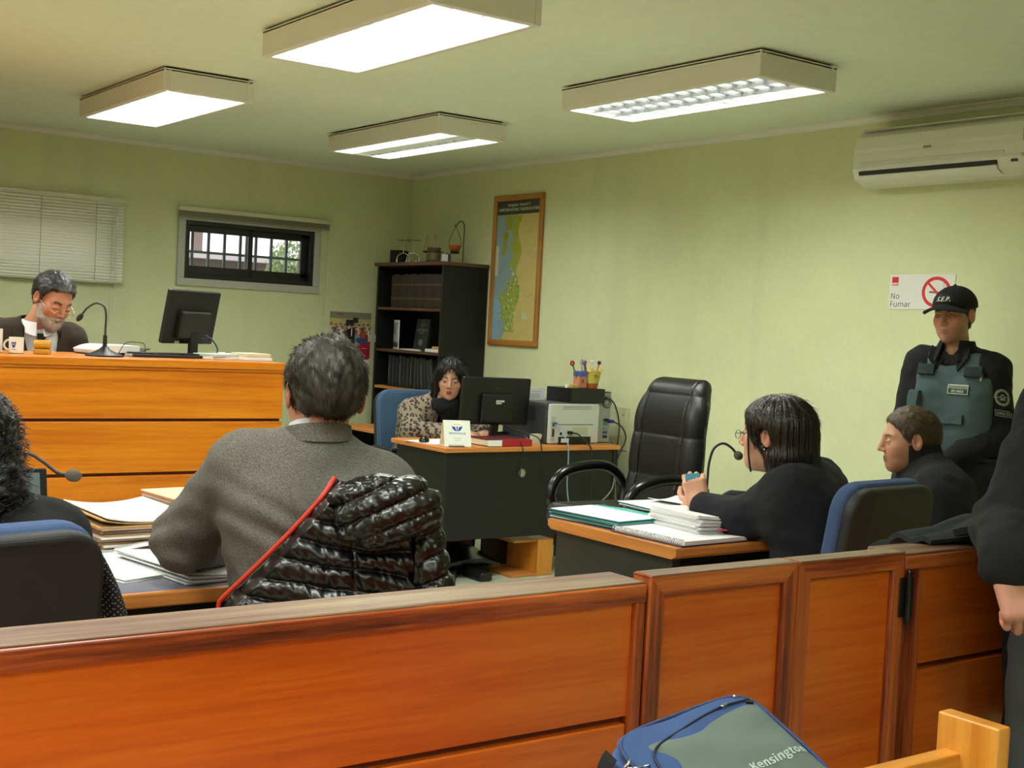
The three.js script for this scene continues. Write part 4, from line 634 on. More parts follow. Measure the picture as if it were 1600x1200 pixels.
// ---------------------------------------------------------------- things on the raised bench
{
  const by = 1.187;
  const mug = (label, x, z, r, h, draw, turn) => { const m = thing('printed_mug', label, 'mug', [x, by, z], turn); P(m, 'cup', lathe([[0, 0], [r * 0.93, 0], [r, 0.006], [r, h], [r - 0.004, h], [r - 0.005, 0.008], [0, 0.008]], 28), M.white); const g = new THREE.CylinderGeometry(r + 0.0006, r + 0.0006, h * 0.75, 20, 1, true, -0.75, 1.5); P(m, 'print', g, std(0xffffff, 0.4, { map: canvasTex(128, 128, draw) }), [0, h * 0.48, 0]); P(m, 'handle', new THREE.TorusGeometry(h * 0.3, 0.005, 8, 16, Math.PI).rotateZ(Math.PI / 2), M.white, [-r, h * 0.5, 0]); };
  mug('white mug with red and blue print at the left photo edge', -3.755, 2.735, 0.042, 0.105, (c) => { c.fillStyle = '#e6e4dc'; c.fillRect(0, 0, 128, 128); c.fillStyle = '#2b2a3c'; c.fillRect(50, 10, 40, 40); c.fillStyle = '#c23a4c'; c.fillRect(40, 62, 60, 18); c.fillRect(46, 92, 50, 22); c.fillStyle = '#7aa0c4'; c.fillRect(44, 48, 26, 16); }, -0.5);
  mug('smaller white mug with a blue emblem beside the wooden gavel block', -3.668, 2.79, 0.031, 0.072, (c) => { c.fillStyle = '#e6e4dc'; c.fillRect(0, 0, 128, 128); c.fillStyle = '#3a4f9c'; c.beginPath(); c.moveTo(30, 30); c.lineTo(92, 24); c.lineTo(80, 78); c.lineTo(56, 90); c.fill(); c.fillStyle = '#e6e4dc'; c.fillRect(48, 44, 26, 8); c.fillStyle = '#c06a70'; c.fillRect(46, 98, 44, 8); }, -0.6);
  const gv = thing('gavel_block', 'carved golden wooden block with a rounded top on the raised bench', 'block', [-3.545, by, 2.75], -0.5); gv.scale.setScalar(0.82); const gm = woodMat(woodTex([196, 146, 40], [170, 116, 24], [214, 170, 66], 43), [0.4, 0.2], 0.35);
  P(gv, 'base', box(0.082, 0.026, 0.07, 0.004, 'x'), gm, [0, 0.013, 0]); P(gv, 'barrel', boxUV(lathe([[0, -0.044], [0.02, -0.044], [0.024, -0.04], [0.025, -0.02], [0.0225, -0.015], [0.025, -0.01], [0.025, 0.01], [0.0225, 0.015], [0.025, 0.02], [0.024, 0.04], [0.02, 0.044], [0, 0.044]], 24).rotateZ(Math.PI / 2), 'x'), gm, [0, 0.051, 0]);
  const ob = thing('open_binder', 'open binder with white pages lying on the raised bench', 'binder', [-3.17, by, 2.55], 0.15); ob.scale.z = 0.78;
  P(ob, 'cover', slab(16, 4, (u, v) => [lerp(-0.14, 0.14, u), 0.004 + 0.03 * sstep(0.75, 1, u), lerp(-0.15, 0.15, v)], 0.004), std(0x3a2c28, 0.6)); for (const [a, b, h] of [[-0.13, 0.09, 0.042]]) P(ob, 'pages', slab(20, 2, (u, v) => [lerp(a, b, u), 0.008 + h * 0.5 * Math.sin(Math.min(1, u * 3) * 1.57), lerp(-0.14, 0.14, v)], h * 0.8), M.paper);
  const ms = thing('document_tray', 'small grey document holder beside the bench microphone', 'holder', [-3.115, by, 2.74]); P(ms, 'tray', boxAB([-0.045, 0, -0.03], [0.045, 0.012, 0.03], 0.003), std(0xa8a8a2, 0.5)); P(ms, 'wire', tube([[-0.09, 0.0, 0], [-0.05, 0.062, 0], [0.0, 0.066, 0], [0.035, 0.06, 0], [0.045, 0.01, 0]], 0.0018, 24, 5), M.charcoal);
  const kb = thing('keyboard', 'black keyboard lying on the raised bench before the monitor', 'keyboard', [-2.955, by, 2.72], 0.05); P(kb, 'case', boxAB([-0.19, 0, -0.065], [0.19, 0.014, 0.065], 0.004), M.charcoal); for (let r = 0; r < 4; r++) for (let i = 0; i < 14; i++) P(kb, 'key', KEY ??= box(0.021, 0.008, 0.022, 0.002), M.black, [-0.17 + i * 0.026, 0.017, -0.042 + r * 0.027]);
  // monitor seen from behind, turned to the right
  const mo = thing('bench_monitor', 'black computer monitor seen from behind on the raised bench', 'monitor', [-2.775, by, 2.52], 0.42 + Math.PI);
  P(mo, 'stand_base', boxAB([-0.11, 0, -0.09], [0.11, 0.012, 0.09], 0.005), M.black); P(mo, 'stand_neck', box(0.05, 0.12, 0.025, 0.005), M.black, [0, 0.07, -0.03]);
  const sc = P(mo, 'screen_housing', box(0.345, 0.268, 0.03, 0.008), std(0x141416, 0.5), [0, 0.195, -0.005], [-0.2, 0, 0]); P(sc, 'rear_cover', box(0.2, 0.14, 0.04, 0.012), std(0x1c1b1b, 0.5), [0, -0.035, -0.03]); P(sc, 'screen', box(0.315, 0.235, 0.002, 0), std(0x0b0d10, 0.15), [0, 0.003, 0.0155]); P(sc, 'rear_label', box(0.03, 0.012, 0.001, 0), std(0xc9c6b4, 0.6), [0.075, -0.125, -0.0155]);
  P(mo, 'cable', tube([[-0.05, 0.11, -0.06], [-0.09, 0.08, -0.08], [-0.1, 0.04, -0.1], [-0.06, 0.01, -0.12]], 0.004, 20, 6), std(0x27405f, 0.5));
  const nb = (label, x, z, turn, list, name = 'document_stack', cat = 'papers') => { const t = thing(name, label, cat, [x, by, z], turn); let y = 0; for (const [w, d, h, m, nm, r] of list) { P(t, nm, box(w, h, d, Math.min(0.002, h * 0.3)), m, [0, y + h / 2, 0], [0, r || 0, 0]); y += h; } return t; };
  nb('tilted notebook with a pale cover beside the bench monitor', -2.725, 2.75, 0.35, [[0.17, 0.13, 0.012, M.paperB, 'pages'], [0.175, 0.135, 0.014, std(0xb9c9c0, 0.7), 'cover', 0.1]], 'paper_notebook', 'notebook');
  nb('grey clipboard with papers on the raised bench near the files', -2.565, 2.53, 0.1, [[0.15, 0.2, 0.012, std(0x6f6f72, 0.6), 'board'], [0.135, 0.18, 0.012, M.paperB, 'paper'], [0.03, 0.02, 0.006, M.steel, 'clip']], 'clipboard', 'clipboard');
  nb('manila file and papers stacked at the right end of the raised bench', -2.555, 2.77, 0.06, [[0.145, 0.17, 0.014, M.paperB, 'papers'], [0.14, 0.16, 0.004, std(0xc9bfae, 0.8), 'folder'], [0.13, 0.15, 0.016, std(0xd9d0b0, 0.8), 'folder', 0.1]], 'file_stack', 'files');
}
// ---------------------------------------------------------------- things on the clerk's desk
{
  const dy = 0.7505;
  const mo = thing('desk_monitor', 'wide black monitor seen from behind on the desk of the clerk', 'monitor', [-0.935, dy, 2.59], Math.PI - 0.03);
  P(mo, 'stand_base', lathe([[0, 0], [0.1, 0], [0.1, 0.008], [0.03, 0.018], [0, 0.018]], 24).scale(1.15, 1, 0.85), M.black); P(mo, 'stand_neck', box(0.05, 0.2, 0.03, 0.008), M.black, [0.0, 0.1, 0.02], [-0.18, 0, 0]);
  const sc = P(mo, 'screen_housing', box(0.465, 0.272, 0.03, 0.01), std(0x0e0e0f, 0.45), [0.015, 0.235, 0], [-0.06, 0, 0.01]); P(sc, 'rear_cover', box(0.22, 0.17, 0.03, 0.012), std(0x101011, 0.5), [0, -0.04, -0.026]); P(sc, 'screen', box(0.44, 0.25, 0.002, 0), std(0x141a22, 0.12), [0, 0, 0.0155]);
  const lab = canvasTex(64, 32, (c) => { c.fillStyle = '#d8dad4'; c.fillRect(0, 4, 60, 28); c.fillStyle = '#222'; for (let i = 0; i < 14; i++) c.fillRect(4 + i * 4, 14, i % 3 ? 1 : 2, 12); c.clearRect(40, 20, 24, 12); });
  P(sc, 'rear_label', new THREE.PlaneGeometry(0.06, 0.026).rotateY(Math.PI), std(0xffffff, 0.6, { map: lab }), [-0.01, 0.0, -0.0415]); P(sc, 'plug', box(0.035, 0.018, 0.022, 0.005), std(0x2a52b8, 0.5), [-0.035, -0.105, -0.03]); P(sc, 'emblem', box(0.03, 0.014, 0.001, 0), std(0x2a2a2d, 0.3), [0, 0.075, -0.0158]);
  // printer
  const pr = thing('laser_printer', 'large grey and charcoal laser printer seen from behind on the desk', 'printer', [-0.51, dy, 2.55]); const pm = std(0xc3c7c1, 0.45), dk = std(0x35383a, 0.5);
  P(pr, 'body', boxAB([-0.19, 0, -0.23], [0.19, 0.232, 0.2], 0.012), dk); P(pr, 'rear_panel', boxAB([-0.178, 0.002, 0.195], [0.192, 0.234, 0.222], 0.01), pm); P(pr, 'top_cover', boxAB([-0.188, 0.228, -0.22], [0.19, 0.238, 0.2], 0.004), std(0x565a55, 0.5));
  for (let i = 0; i < 3; i++) P(pr, 'vent_slot', boxAB([-0.085, 0.203 + i * 0.008, 0.2215], [0.125, 0.2055 + i * 0.008, 0.2228], 0), std(0x7e827e, 0.6));
  P(pr, 'seam', boxAB([-0.115, 0.112, 0.2215], [0.145, 0.1155, 0.2229], 0), M.charcoal); P(pr, 'port_bay', boxAB([-0.165, 0.02, 0.2212], [-0.135, 0.16, 0.2226], 0.001), std(0xaeb3a8, 0.5)); P(pr, 'port', boxAB([-0.157, 0.045, 0.2226], [-0.143, 0.09, 0.2236], 0), M.charcoal); P(pr, 'port', boxAB([-0.157, 0.105, 0.2226], [-0.146, 0.118, 0.2236], 0), M.charcoal); P(pr, 'port_plug', box(0.026, 0.012, 0.02, 0.003), std(0x2f55b0, 0.5), [-0.145, 0.122, 0.23]);
  P(pr, 'rating_label', boxAB([-0.005, 0.055, 0.2218], [0.105, 0.1, 0.2227], 0), std(0xb4b99c, 0.6)); P(pr, 'power_inlet', box(0.03, 0.018, 0.02, 0.003), M.black, [-0.03, 0.068, 0.228]); P(pr, 'switch', boxAB([-0.1, 0.054, 0.2218], [-0.084, 0.07, 0.2235], 0), M.charcoal); P(pr, 'rear_tray', boxAB([-0.108, 0.0, 0.2], [0.12, 0.044, 0.24], 0.004), M.black); P(pr, 'tray_label', boxAB([-0.103, 0.012, 0.2401], [-0.045, 0.036, 0.2406], 0), std(0xccd0dc, 0.6));
  for (let i = 0; i < 9; i++) P(pr, 'side_louvre', boxAB([-0.1915, 0.13 + i * 0.009, -0.12], [-0.1905, 0.133 + i * 0.009, 0.1], 0), std(0x1d1f20, 0.5));
  // computer tower beside it
  const pc = thing('computer_tower', 'slim silver-backed computer standing behind the printer corner', 'computer', [-0.245, dy, 2.56]); P(pc, 'case', boxAB([-0.06, 0, -0.2], [0.055, 0.305, 0.16], 0.004), M.charcoal); P(pc, 'rear_plate', boxAB([-0.055, 0.005, 0.16], [0.05, 0.3, 0.164], 0), std(0x9a9c9a, 0.4, { metalness: 0.4 })); P(pc, 'fan_grille', new THREE.TorusGeometry(0.027, 0.011, 8, 24), std(0x6e706e, 0.4), [0.02, 0.245, 0.165]); for (let i = 0; i < 5; i++) P(pc, 'port', boxAB([0.0, 0.03 + i * 0.025, 0.164], [0.03, 0.045 + i * 0.025, 0.17], 0.001), [M.charcoal, std(0x2a4a9a, 0.5), M.steel, std(0x2f8a6a, 0.5), M.charcoal][i]);
  P(pc, 'vga_plug', box(0.03, 0.02, 0.035, 0.005), std(0x22347a, 0.5), [0.045, 0.13, 0.18]);
  const up = thing('black_power_unit', 'flat black box on the printer carrying the pencil cups', 'box', [-0.38, 0.989, 2.63]); P(up, 'case', boxAB([-0.14, 0, -0.12], [0.115, 0.085, 0.12], 0.003), std(0x0b0b0c, 0.4)); P(up, 'plug', box(0.03, 0.02, 0.03, 0.005), M.black, [0.125, 0.03, 0.1]);
  const cy = 1.0748;
  const cup1 = thing('pencil_cup', 'narrow salmon pencil cup with a blue rim on the black box', 'cup', [-0.405, cy, 2.68]); P(cup1, 'cup', boxAB([-0.03, 0, -0.03], [0.03, 0.072, 0.03], 0.005), std(0xc07c5e, 0.6)); P(cup1, 'rim', boxAB([-0.031, 0.068, -0.031], [0.031, 0.1, 0.031], 0.004), std(0x4a5fae, 0.6)); P(cup1, 'motif', boxAB([-0.012, 0.03, 0.0302], [0.004, 0.052, 0.0308], 0), std(0x8a4a34, 0.6));
  const cup2 = thing('pencil_cup', 'flared yellow pencil cup with elephant motifs and an orange base', 'cup', [-0.325, cy, 2.68], 0.78); { const mk = (r0, r1, y0, y1) => { const g = new THREE.CylinderGeometry(r1, r0, y1 - y0, 4); g.translate(0, (y0 + y1) / 2, 0); return g; }; P(cup2, 'base_band', mk(0.042, 0.048, 0, 0.03), std(0xc56a2e, 0.6)); P(cup2, 'cup', mk(0.048, 0.064, 0.03, 0.105), std(0xd8c860, 0.6)); for (const a of [0, 1, 2, 3]) P(cup2, 'scallop', new THREE.ConeGeometry(0.016, 0.025, 4), std(0xd8c860, 0.6), [Math.sin(a * 1.5708) * 0.058, 0.112, Math.cos(a * 1.5708) * 0.058]); const el = (x, z, r) => P(cup2, 'elephant_motif', sdfGeo((p) => Math.min(ell(p, [0, 0, 0], [0.011, 0.009, 0.003]), cap(p, [-0.007, 0, 0], [-0.008, -0.014, 0], 0.003, 0.003), cap(p, [0.007, 0, 0], [0.007, -0.014, 0], 0.003, 0.003), ell(p, [-0.012, 0.004, 0], [0.006, 0.006, 0.003])), [-0.024, -0.022, -0.008], [0.02, 0.016, 0.008], 0.0022), std(0xa0702a, 0.7), [x, 0.075, z], [-0.2, r, 0]); el(-0.0385, 0.0385, -0.785); el(0.0385, 0.0385, 0.785); }
  const pen = (label, x, z, tx, tz, c1, c2, deco) => { const p = thing('novelty_pen', label, 'pen', [x, cy + 0.02, z]); p.rotation.set(tx, 0, tz); P(p, 'barrel', new THREE.CylinderGeometry(0.0045, 0.0045, 0.13, 8), std(c1, 0.5), [0, 0.065, 0]); P(p, 'topper', deco ? new THREE.TorusGeometry(0.011, 0.006, 8, 14) : new THREE.SphereGeometry(0.012, 12, 10), std(c2, 0.5), [0, 0.137, 0]); };
  pen('pen with a round red topper leaning out of the salmon cup', -0.415, 2.68, 0.0, 0.42, 0x6b7a3a, 0x9c2f2a, true); pen('silver pen upright in the salmon cup', -0.395, 2.68, 0.0, 0.05, 0xaaaaa2, 0xc4c2b8, true);
  pen('pen with an orange and red topper in the yellow cup', -0.34, 2.675, 0, 0.22, 0xb04a2a, 0xc8502c); pen('white pen with a white ball topper in the yellow cup', -0.322, 2.685, 0, 0.0, 0xdcdccf, 0xe2e4da); pen('pen with a dark round topper at the right of the yellow cup', -0.3, 2.68, 0, -0.26, 0xd8701e, 0x2f2c38); pen('purple pen low in the yellow cup', -0.352, 2.69, 0, 0.3, 0x6a62a4, 0x6a62a4);
  single('sticky_note_block', 'small yellow note block on the black box', 'note block', boxAB([-0.025, 0, -0.025], [0.025, 0.022, 0.025], 0.002), std(0xc2a955, 0.7), [-0.468, cy, 2.69]); single('eraser', 'small white eraser beside the yellow note block', 'eraser', boxAB([-0.009, 0, -0.01], [0.009, 0.02, 0.01], 0.003), M.white, [-0.508, cy, 2.69]);
  const nt = canvasTex(128, 96, (c) => { c.fillStyle = '#dfe3e4'; c.fillRect(0, 0, 128, 96); c.fillStyle = '#55606a'; c.font = '10px sans-serif'; c.fillText('Instrucciones', 40, 34); for (let i = 0; i < 3; i++) c.fillRect(12, 50 + i * 14, 80, 3); });
  const note = thing('paper_note', 'white printed note standing on top of the printer', 'note', [-0.59, 0.989, 2.5]); P(note, 'sheet', boxAB([-0.07, 0, 0], [0.07, 0.075, 0.001], 0), M.paper, [0, 0, 0], [-0.15, 0, 0]); P(note, 'print', new THREE.PlaneGeometry(0.138, 0.072), std(0xffffff, 0.8, { map: nt }), [0, 0.037, -0.0035], [-0.15, 0, 0]);
  // red binder, calendar, mouse, paper
  const rb = thing('red_binder', 'thick red book lying on the front of the black desk', 'book', [-1.02, dy, 2.745]); P(rb, 'pages', boxAB([-0.146, 0.004, -0.11], [0.145, 0.036, 0.102], 0.002), M.cream); P(rb, 'cover', boxAB([-0.15, 0.036, -0.113], [0.15, 0.04, 0.108], 0.001), std(0x5c1a22, 0.5)); P(rb, 'cover', boxAB([-0.15, 0, -0.113], [0.15, 0.004, 0.108], 0.001), std(0x3a2a3c, 0.5)); P(rb, 'spine', boxAB([-0.055, 0, 0.102], [0.15, 0.04, 0.112], 0.003), std(0xa81a26, 0.5)); P(rb, 'fore_edge', boxAB([-0.149, 0.003, 0.1], [-0.055, 0.037, 0.108], 0.001), M.paper);
  const ct = thing('desk_calendar', 'white tent calendar with a blue winged emblem on the desk corner', 'calendar', [-1.335, dy, 2.775], -0.32);
  const ctx = canvasTex(256, 256, (c) => { c.fillStyle = '#e9ede6'; c.fillRect(0, 0, 256, 256); c.strokeStyle = '#b9bdb8'; for (let i = 0; i < 24; i++) c.strokeRect(8 + i * 10, 8, 4, 6); c.fillStyle = '#24449c'; c.beginPath(); c.moveTo(76, 52); c.quadraticCurveTo(84, 104, 124, 108); c.quadraticCurveTo(112, 88, 110, 60); c.quadraticCurveTo(96, 70, 76, 52); c.fill(); c.beginPath(); c.moveTo(180, 52); c.quadraticCurveTo(172, 104, 132, 108); c.quadraticCurveTo(144, 88, 146, 60); c.quadraticCurveTo(160, 70, 180, 52); c.fill(); c.fillRect(122, 58, 12, 44); c.strokeStyle = '#c9a050'; c.lineWidth = 5; c.beginPath(); c.moveTo(92, 46); c.quadraticCurveTo(128, 30, 164, 46); c.stroke(); c.fillStyle = '#2a4490'; c.font = 'bold 27px serif'; c.textAlign = 'center'; c.fillText('MUNDOLEX', 128, 138, 170); c.fillStyle = '#8a938e'; c.font = '15px serif'; c.fillText('Calendario', 128, 182); c.fillText('Judicial', 128, 202); });
  P(ct, 'front_leaf', slab(1, 1, (u, v) => [lerp(-0.075, 0.075, u) , 0.004 + 0.136 * v, 0.058 - 0.05 * v], 0.002), M.paper); { const g = grid(1, 1, (u, v) => [lerp(-0.0745, 0.0745, u), 0.004 + 0.136 * v, 0.0595 - 0.05 * v]); P(ct, 'print', g, std(0xffffff, 0.7, { map: ctx })); }
  P(ct, 'rear_leaf', slab(1, 1, (u, v) => [lerp(0.075, -0.075, u), 0.004 + 0.136 * v, -0.058 + 0.05 * v + 0.006], 0.002), M.cream); P(ct, 'foot', boxAB([-0.075, 0, -0.058], [0.075, 0.003, 0.06], 0.001), M.cream); P(ct, 'pen_rest', new THREE.CylinderGeometry(0.006, 0.006, 0.085, 12).rotateZ(Math.PI / 2), std(0x8e9296, 0.3, { metalness: 0.5 }), [-0.01, 0.007, 0.068]);
  const mou = thing('computer_mouse', 'black computer mouse on white paper at the left desk edge', 'mouse', [-1.40, 0.7525, 2.56], -0.6); P(mou, 'body', sdfGeo((p) => smax(ell(p, [0, 0, 0], [0.03, 0.036, 0.055]), -p[1], 0.006), [-0.04, -0.01, -0.065], [0.04, 0.045, 0.065], 0.005), M.blackGloss); P(mou, 'wheel', new THREE.CylinderGeometry(0.008, 0.008, 0.006, 12).rotateZ(Math.PI / 2), std(0x444444, 0.5), [0, 0.031, 0.022]);
  single('paper_sheet', 'white sheet under the mouse on the clerk desk', 'paper', boxAB([-0.15, 0, -0.12], [0.15, 0.0015, 0.12], 0), M.paperB, [-1.30, dy, 2.55], [0, 0.2, 0]);
  const tp = thing('tape_dispenser', 'small pale tape dispenser behind the red book', 'dispenser', [-0.735, dy, 2.70]); P(tp, 'body', prism([[-0.04, 0], [0.03, 0], [0.022, 0.02], [0.035, 0.045], [0.03, 0.052], [-0.035, 0.05], [-0.045, 0.03]], 0.045, 0.003), std(0xc9ceb4, 0.5)); P(tp, 'tape_roll', new THREE.TorusGeometry(0.016, 0.008, 8, 18), std(0x2a2a30, 0.3), [-0.06, 0.03, 0.005]);
  single('telephone_handset', 'black desk telephone below the monitor', 'telephone', sdfGeo((p) => Math.min(smin(cap(p, [-0.07, 0.03, 0], [0.07, 0.03, 0], 0.012, 0.012), Math.min(ell(p, [-0.08, 0.022, 0], [0.026, 0.02, 0.025]), ell(p, [0.08, 0.022, 0], [0.026, 0.02, 0.025])), 0.02), rbox(p, [0, 0.012, 0], [0.1, 0.012, 0.06], 0.008)), [-0.13, -0.01, -0.08], [0.13, 0.06, 0.08], 0.006), M.blackGloss, [-0.8, dy, 2.42], [0, 0.3, 0]);
  single('ballpoint_pen', 'bright blue ballpoint pen lying before the clerk', 'pen', new THREE.CylinderGeometry(0.004, 0.004, 0.13, 8).rotateZ(Math.PI / 2 - 0.4), std(0x2a5ad8, 0.4), [-1.12, dy + 0.055, 2.5], [0, 0.7, 0.2]);
  // cables
  const cable = (label, pts, m = M.cordBlack, r = 0.0042) => single('cable', label, 'cable', tube(pts, r, 60, 6), m);
  cable('pale blue network cable hanging from the printer over the desk front', [[-0.655, 0.872, 2.785], [-0.64, 0.85, 2.80], [-0.63, 0.77, 2.875], [-0.628, 0.7, 2.885], [-0.62, 0.5, 2.88], [-0.59, 0.36, 2.89], [-0.55, 0.25, 2.9]], std(0x8aa2b4, 0.5), 0.004);
  cable('black and white power cord bending down from the printer back', [[-0.53, 0.818, 2.79], [-0.5, 0.812, 2.80], [-0.475, 0.775, 2.84], [-0.462, 0.745, 2.876], [-0.455, 0.6, 2.882], [-0.45, 0.45, 2.88]]);
  cable('black cable from the plug of the black box down the wall side', [[-0.25, 1.015, 2.735], [-0.2, 1.005, 2.74], [-0.16, 0.95, 2.74], [-0.14, 0.85, 2.75], [-0.155, 0.74, 2.76], [-0.16, 0.5, 2.78], [-0.14, 0.25, 2.8]]);
  cable('black cable looping from the blue plug beside the desk', [[-0.185, 0.88, 2.745], [-0.13, 0.85, 2.76], [-0.1, 0.78, 2.77], [-0.14, 0.7, 2.77], [-0.18, 0.62, 2.78], [-0.19, 0.45, 2.79], [-0.15, 0.2, 2.8]]);
  cable('grey cable trailing from the desk end to the floor', [[-0.2, 0.76, 2.75], [-0.21, 0.66, 2.8], [-0.3, 0.5, 2.9], [-0.48, 0.36, 2.93], [-0.52, 0.1, 2.9], [-0.45, 0.006, 2.95]], std(0x8c8c80, 0.6));
  cable('thin black cable hanging straight behind the leather chair arm', [[-0.2, 0.76, 2.76], [-0.205, 0.6, 2.78], [-0.21, 0.4, 2.79], [-0.2, 0.1, 2.8]], M.cordBlack, 0.0035);
  cable('thin black cable from under the monitor across the desk front', [[-0.93, 0.86, 2.6], [-0.87, 0.82, 2.76], [-0.83, 0.796, 2.86], [-0.82, 0.74, 2.88], [-0.81, 0.66, 2.87], [-0.72, 0.52, 2.86], [-0.6, 0.42, 2.86], [-0.55, 0.3, 2.86]], M.cordBlack, 0.0035);
  cable('thin black cable hanging over the red book', [[-0.98, 0.8, 2.65], [-0.96, 0.798, 2.82], [-0.95, 0.74, 2.878], [-0.945, 0.66, 2.86], [-0.94, 0.58, 2.85]], M.cordBlack, 0.003);
  single('foot_pedal', 'dark red block on the floor in the gap under the black desk', 'block', boxAB([-0.06, 0, -0.04], [0.06, 0.2, 0.04], 0.004), std(0x5a2a2a, 0.6), [-1.03, 0.001, 2.42]);
  const sb = thing('footrest', 'black splayed footrest on the floor under the desk', 'footrest', [-1.18, 0, 2.6]); P(sb, 'plate', slab(12, 6, (u, v) => [lerp(-0.17, 0.2, u), 0.135 + 0.02 * Math.sin(u * 3.1) - 0.05 * v - 0.06 * Math.max(0, u - 0.7), lerp(-0.12, 0.16, v)], 0.02), M.blackGloss); P(sb, 'post', box(0.06, 0.12, 0.06, 0.01), M.black, [0, 0.06, 0]); for (const [x, z, r] of [[-0.14, 0.14, 0.6], [0.06, 0.19, 0], [-0.16, -0.1, 2.2], [0.18, -0.05, -1]]) P(sb, 'foot', box(0.08, 0.05, 0.2, 0.014), M.black, [x * 0.8, 0.026, z * 0.8], [0, -r, 0]);
}
// ---------------------------------------------------------------- papers on the two party desks
function sheetStack(label, name, cat, pos, turn, n, w, d, th, mats, curl = 0, jitter = 0.01, s = 3) {
  const t = thing(name, label, cat, pos, turn); seed = s * 77; let y = 0;
  for (let i = 0; i < n; i++) { const h = th * rr(0.7, 1.3), c = curl * (i + 1) / n, ox = rr(-jitter, jitter), oz = rr(-jitter, jitter), m = mats[i % mats.length]; P(t, m[1], slab(curl ? 14 : 1, curl ? 4 : 1, (u, v) => [(u - 0.5) * w + ox, y + h / 2 + c * (Math.abs(u - 0.5) * 2) ** 2 + (curl ? c * 0.25 * Math.sin(u * 5 + v) : 0), (v - 0.5) * d + oz], h * 0.94), m[0], [0, 0, 0], [0, rr(-0.04, 0.04), 0]); y += h * (curl ? 1 : 1.02); }
  return [t, y];
}
{
  const dy = 0.7505, teal = std(0x2f9c96, 0.6), navy = std(0x2c3050, 0.6), white = M.paper, aqua = std(0x4fb3ab, 0.6), manila = std(0xb08a5c, 0.75), brown = std(0x8d6f52, 0.8), pageTx = canvasTex(256, 320, (c) => { c.fillStyle = '#f1f1ef'; c.fillRect(0, 0, 256, 320); c.fillStyle = '#a9abb0'; for (let i = 0; i < 30; i++) c.fillRect(26, 30 + i * 9, 150 + (i * 53) % 50, 2); });
  const typed = std(0xffffff, 0.85, { map: pageTx });
  const top = (t, y, w, d, m, off = [0, 0], r = 0, curl = 0, nm = 'top_page') => P(t, nm, slab(12, 2, (u, v) => [(u - 0.5) * w + off[0], y + 0.002 + curl * (2 * Math.abs(u - 0.5)) ** 2, (0.5 - v) * d * -1 + off[1]], 0.0015), m, [0, 0, 0], [0, r, 0]);
  { const [t, y] = sheetStack('teal case folders stacked on the front left corner of the right-hand desk', 'case_folders', 'folders', [-2.30, dy, 5.22], 0.1, 7, 0.27, 0.34, 0.0045, [[navy, 'folder'], [white, 'papers'], [teal, 'folder']], 0, 0.008, 2); top(t, y, 0.2, 0.33, typed, [-0.03, 0]); top(t, y - 0.0015, 0.262, 0.335, aqua, [0, 0], 0, 0, 'folder'); P(t, 'elastic', tube([[0.1, y + 0.004, -0.16], [0.1, y + 0.004, 0.16], [0.1, y - 0.02, 0.172]], 0.0015, 12, 4), M.black); }
  { const [t, y] = sheetStack('case folders stacked at the back of the right-hand desk', 'case_folders', 'folders', [-2.02, dy, 5.22], -0.08, 9, 0.26, 0.24, 0.0052, [[navy, 'folder'], [white, 'papers'], [M.charcoal, 'folder']], 0, 0.012, 4); top(t, y, 0.21, 0.24, typed, [-0.04, 0]); top(t, y - 0.0015, 0.29, 0.25, aqua, [0, 0], 0, 0, 'folder'); top(t, y + 0.004, 0.16, 0.2, M.paper, [0.06, 0.01], 0.2, 0.01); }
  { const [t, y] = sheetStack('thick ream of white papers with red tabs under the elbow of the woman with glasses', 'paper_ream', 'papers', [-2.115, 0.7685, 5.50], -0.1, 13, 0.28, 0.27, 0.0038, [[M.paper, 'sheets'], [M.paperB, 'sheets']], 0.008, 0.006, 5); for (const x of [-0.06, 0.0]) P(t, 'index_tab', boxAB([x - 0.014, 0.012, 0.15], [x + 0.014, 0.016, 0.168], 0), std(0xd0485a, 0.6)); }
  { const t = thing('spiral_notebook', 'spiral notebook with a dark purple cover on the near edge of the right-hand desk', 'notebook', [-2.285, dy, 5.555], 0.04); P(t, 'cover', boxAB([-0.155, 0, -0.165], [0.15, 0.004, 0.16], 0.001), std(0x3f3450, 0.5)); P(t, 'pages', boxAB([-0.14, 0.004, -0.162], [0.148, 0.016, 0.158], 0.001), M.paper); P(t, 'top_page', boxAB([-0.14, 0.016, -0.162], [0.148, 0.017, 0.158], 0), M.paperB); const ring = new THREE.TorusGeometry(0.011, 0.0012, 5, 14); for (let i = 0; i < 34; i++) P(t, 'ring', ring, M.chrome, [-0.146, 0.011, -0.155 + i * 0.0093]); }
  single('loose_sheet', 'loose white sheet at the right end of the ream on the near desk edge', 'paper', boxAB([-0.11, 0, -0.09], [0.11, 0.002, 0.09], 0), M.paper, [-1.86, dy, 5.60], [0, 0.15, 0]);
  // left desk
  { const [t, y] = sheetStack('tall stack of manila case files with white top page on the left desk', 'file_stack', 'files', [-3.965, dy, 5.05], 0.02, 13, 0.25, 0.37, 0.0054, [[manila, 'file'], [M.paperB, 'papers'], [brown, 'file'], [M.paper, 'papers']], 0, 0.012, 6); P(t, 'top_file', slab(16, 2, (u, v) => [(u - 0.5) * 0.25, y + 0.003 + 0.014 * (2 * u - 1) ** 2, (v - 0.5) * 0.37], 0.003), manila); P(t, 'top_page', slab(16, 2, (u, v) => [(u - 0.5) * 0.235 + 0.01, y + 0.008 + 0.014 * (2 * u - 1) ** 2, (0.5 - v) * -0.36], 0.004), typed); P(t, 'hanging_flap', slab(10, 3, (u, v) => [(u - 0.4) * 0.22, 0.014 + 0.014 * Math.sin(u * 3.1), 0.19 + 0.05 * v], 0.003), M.paperB); }
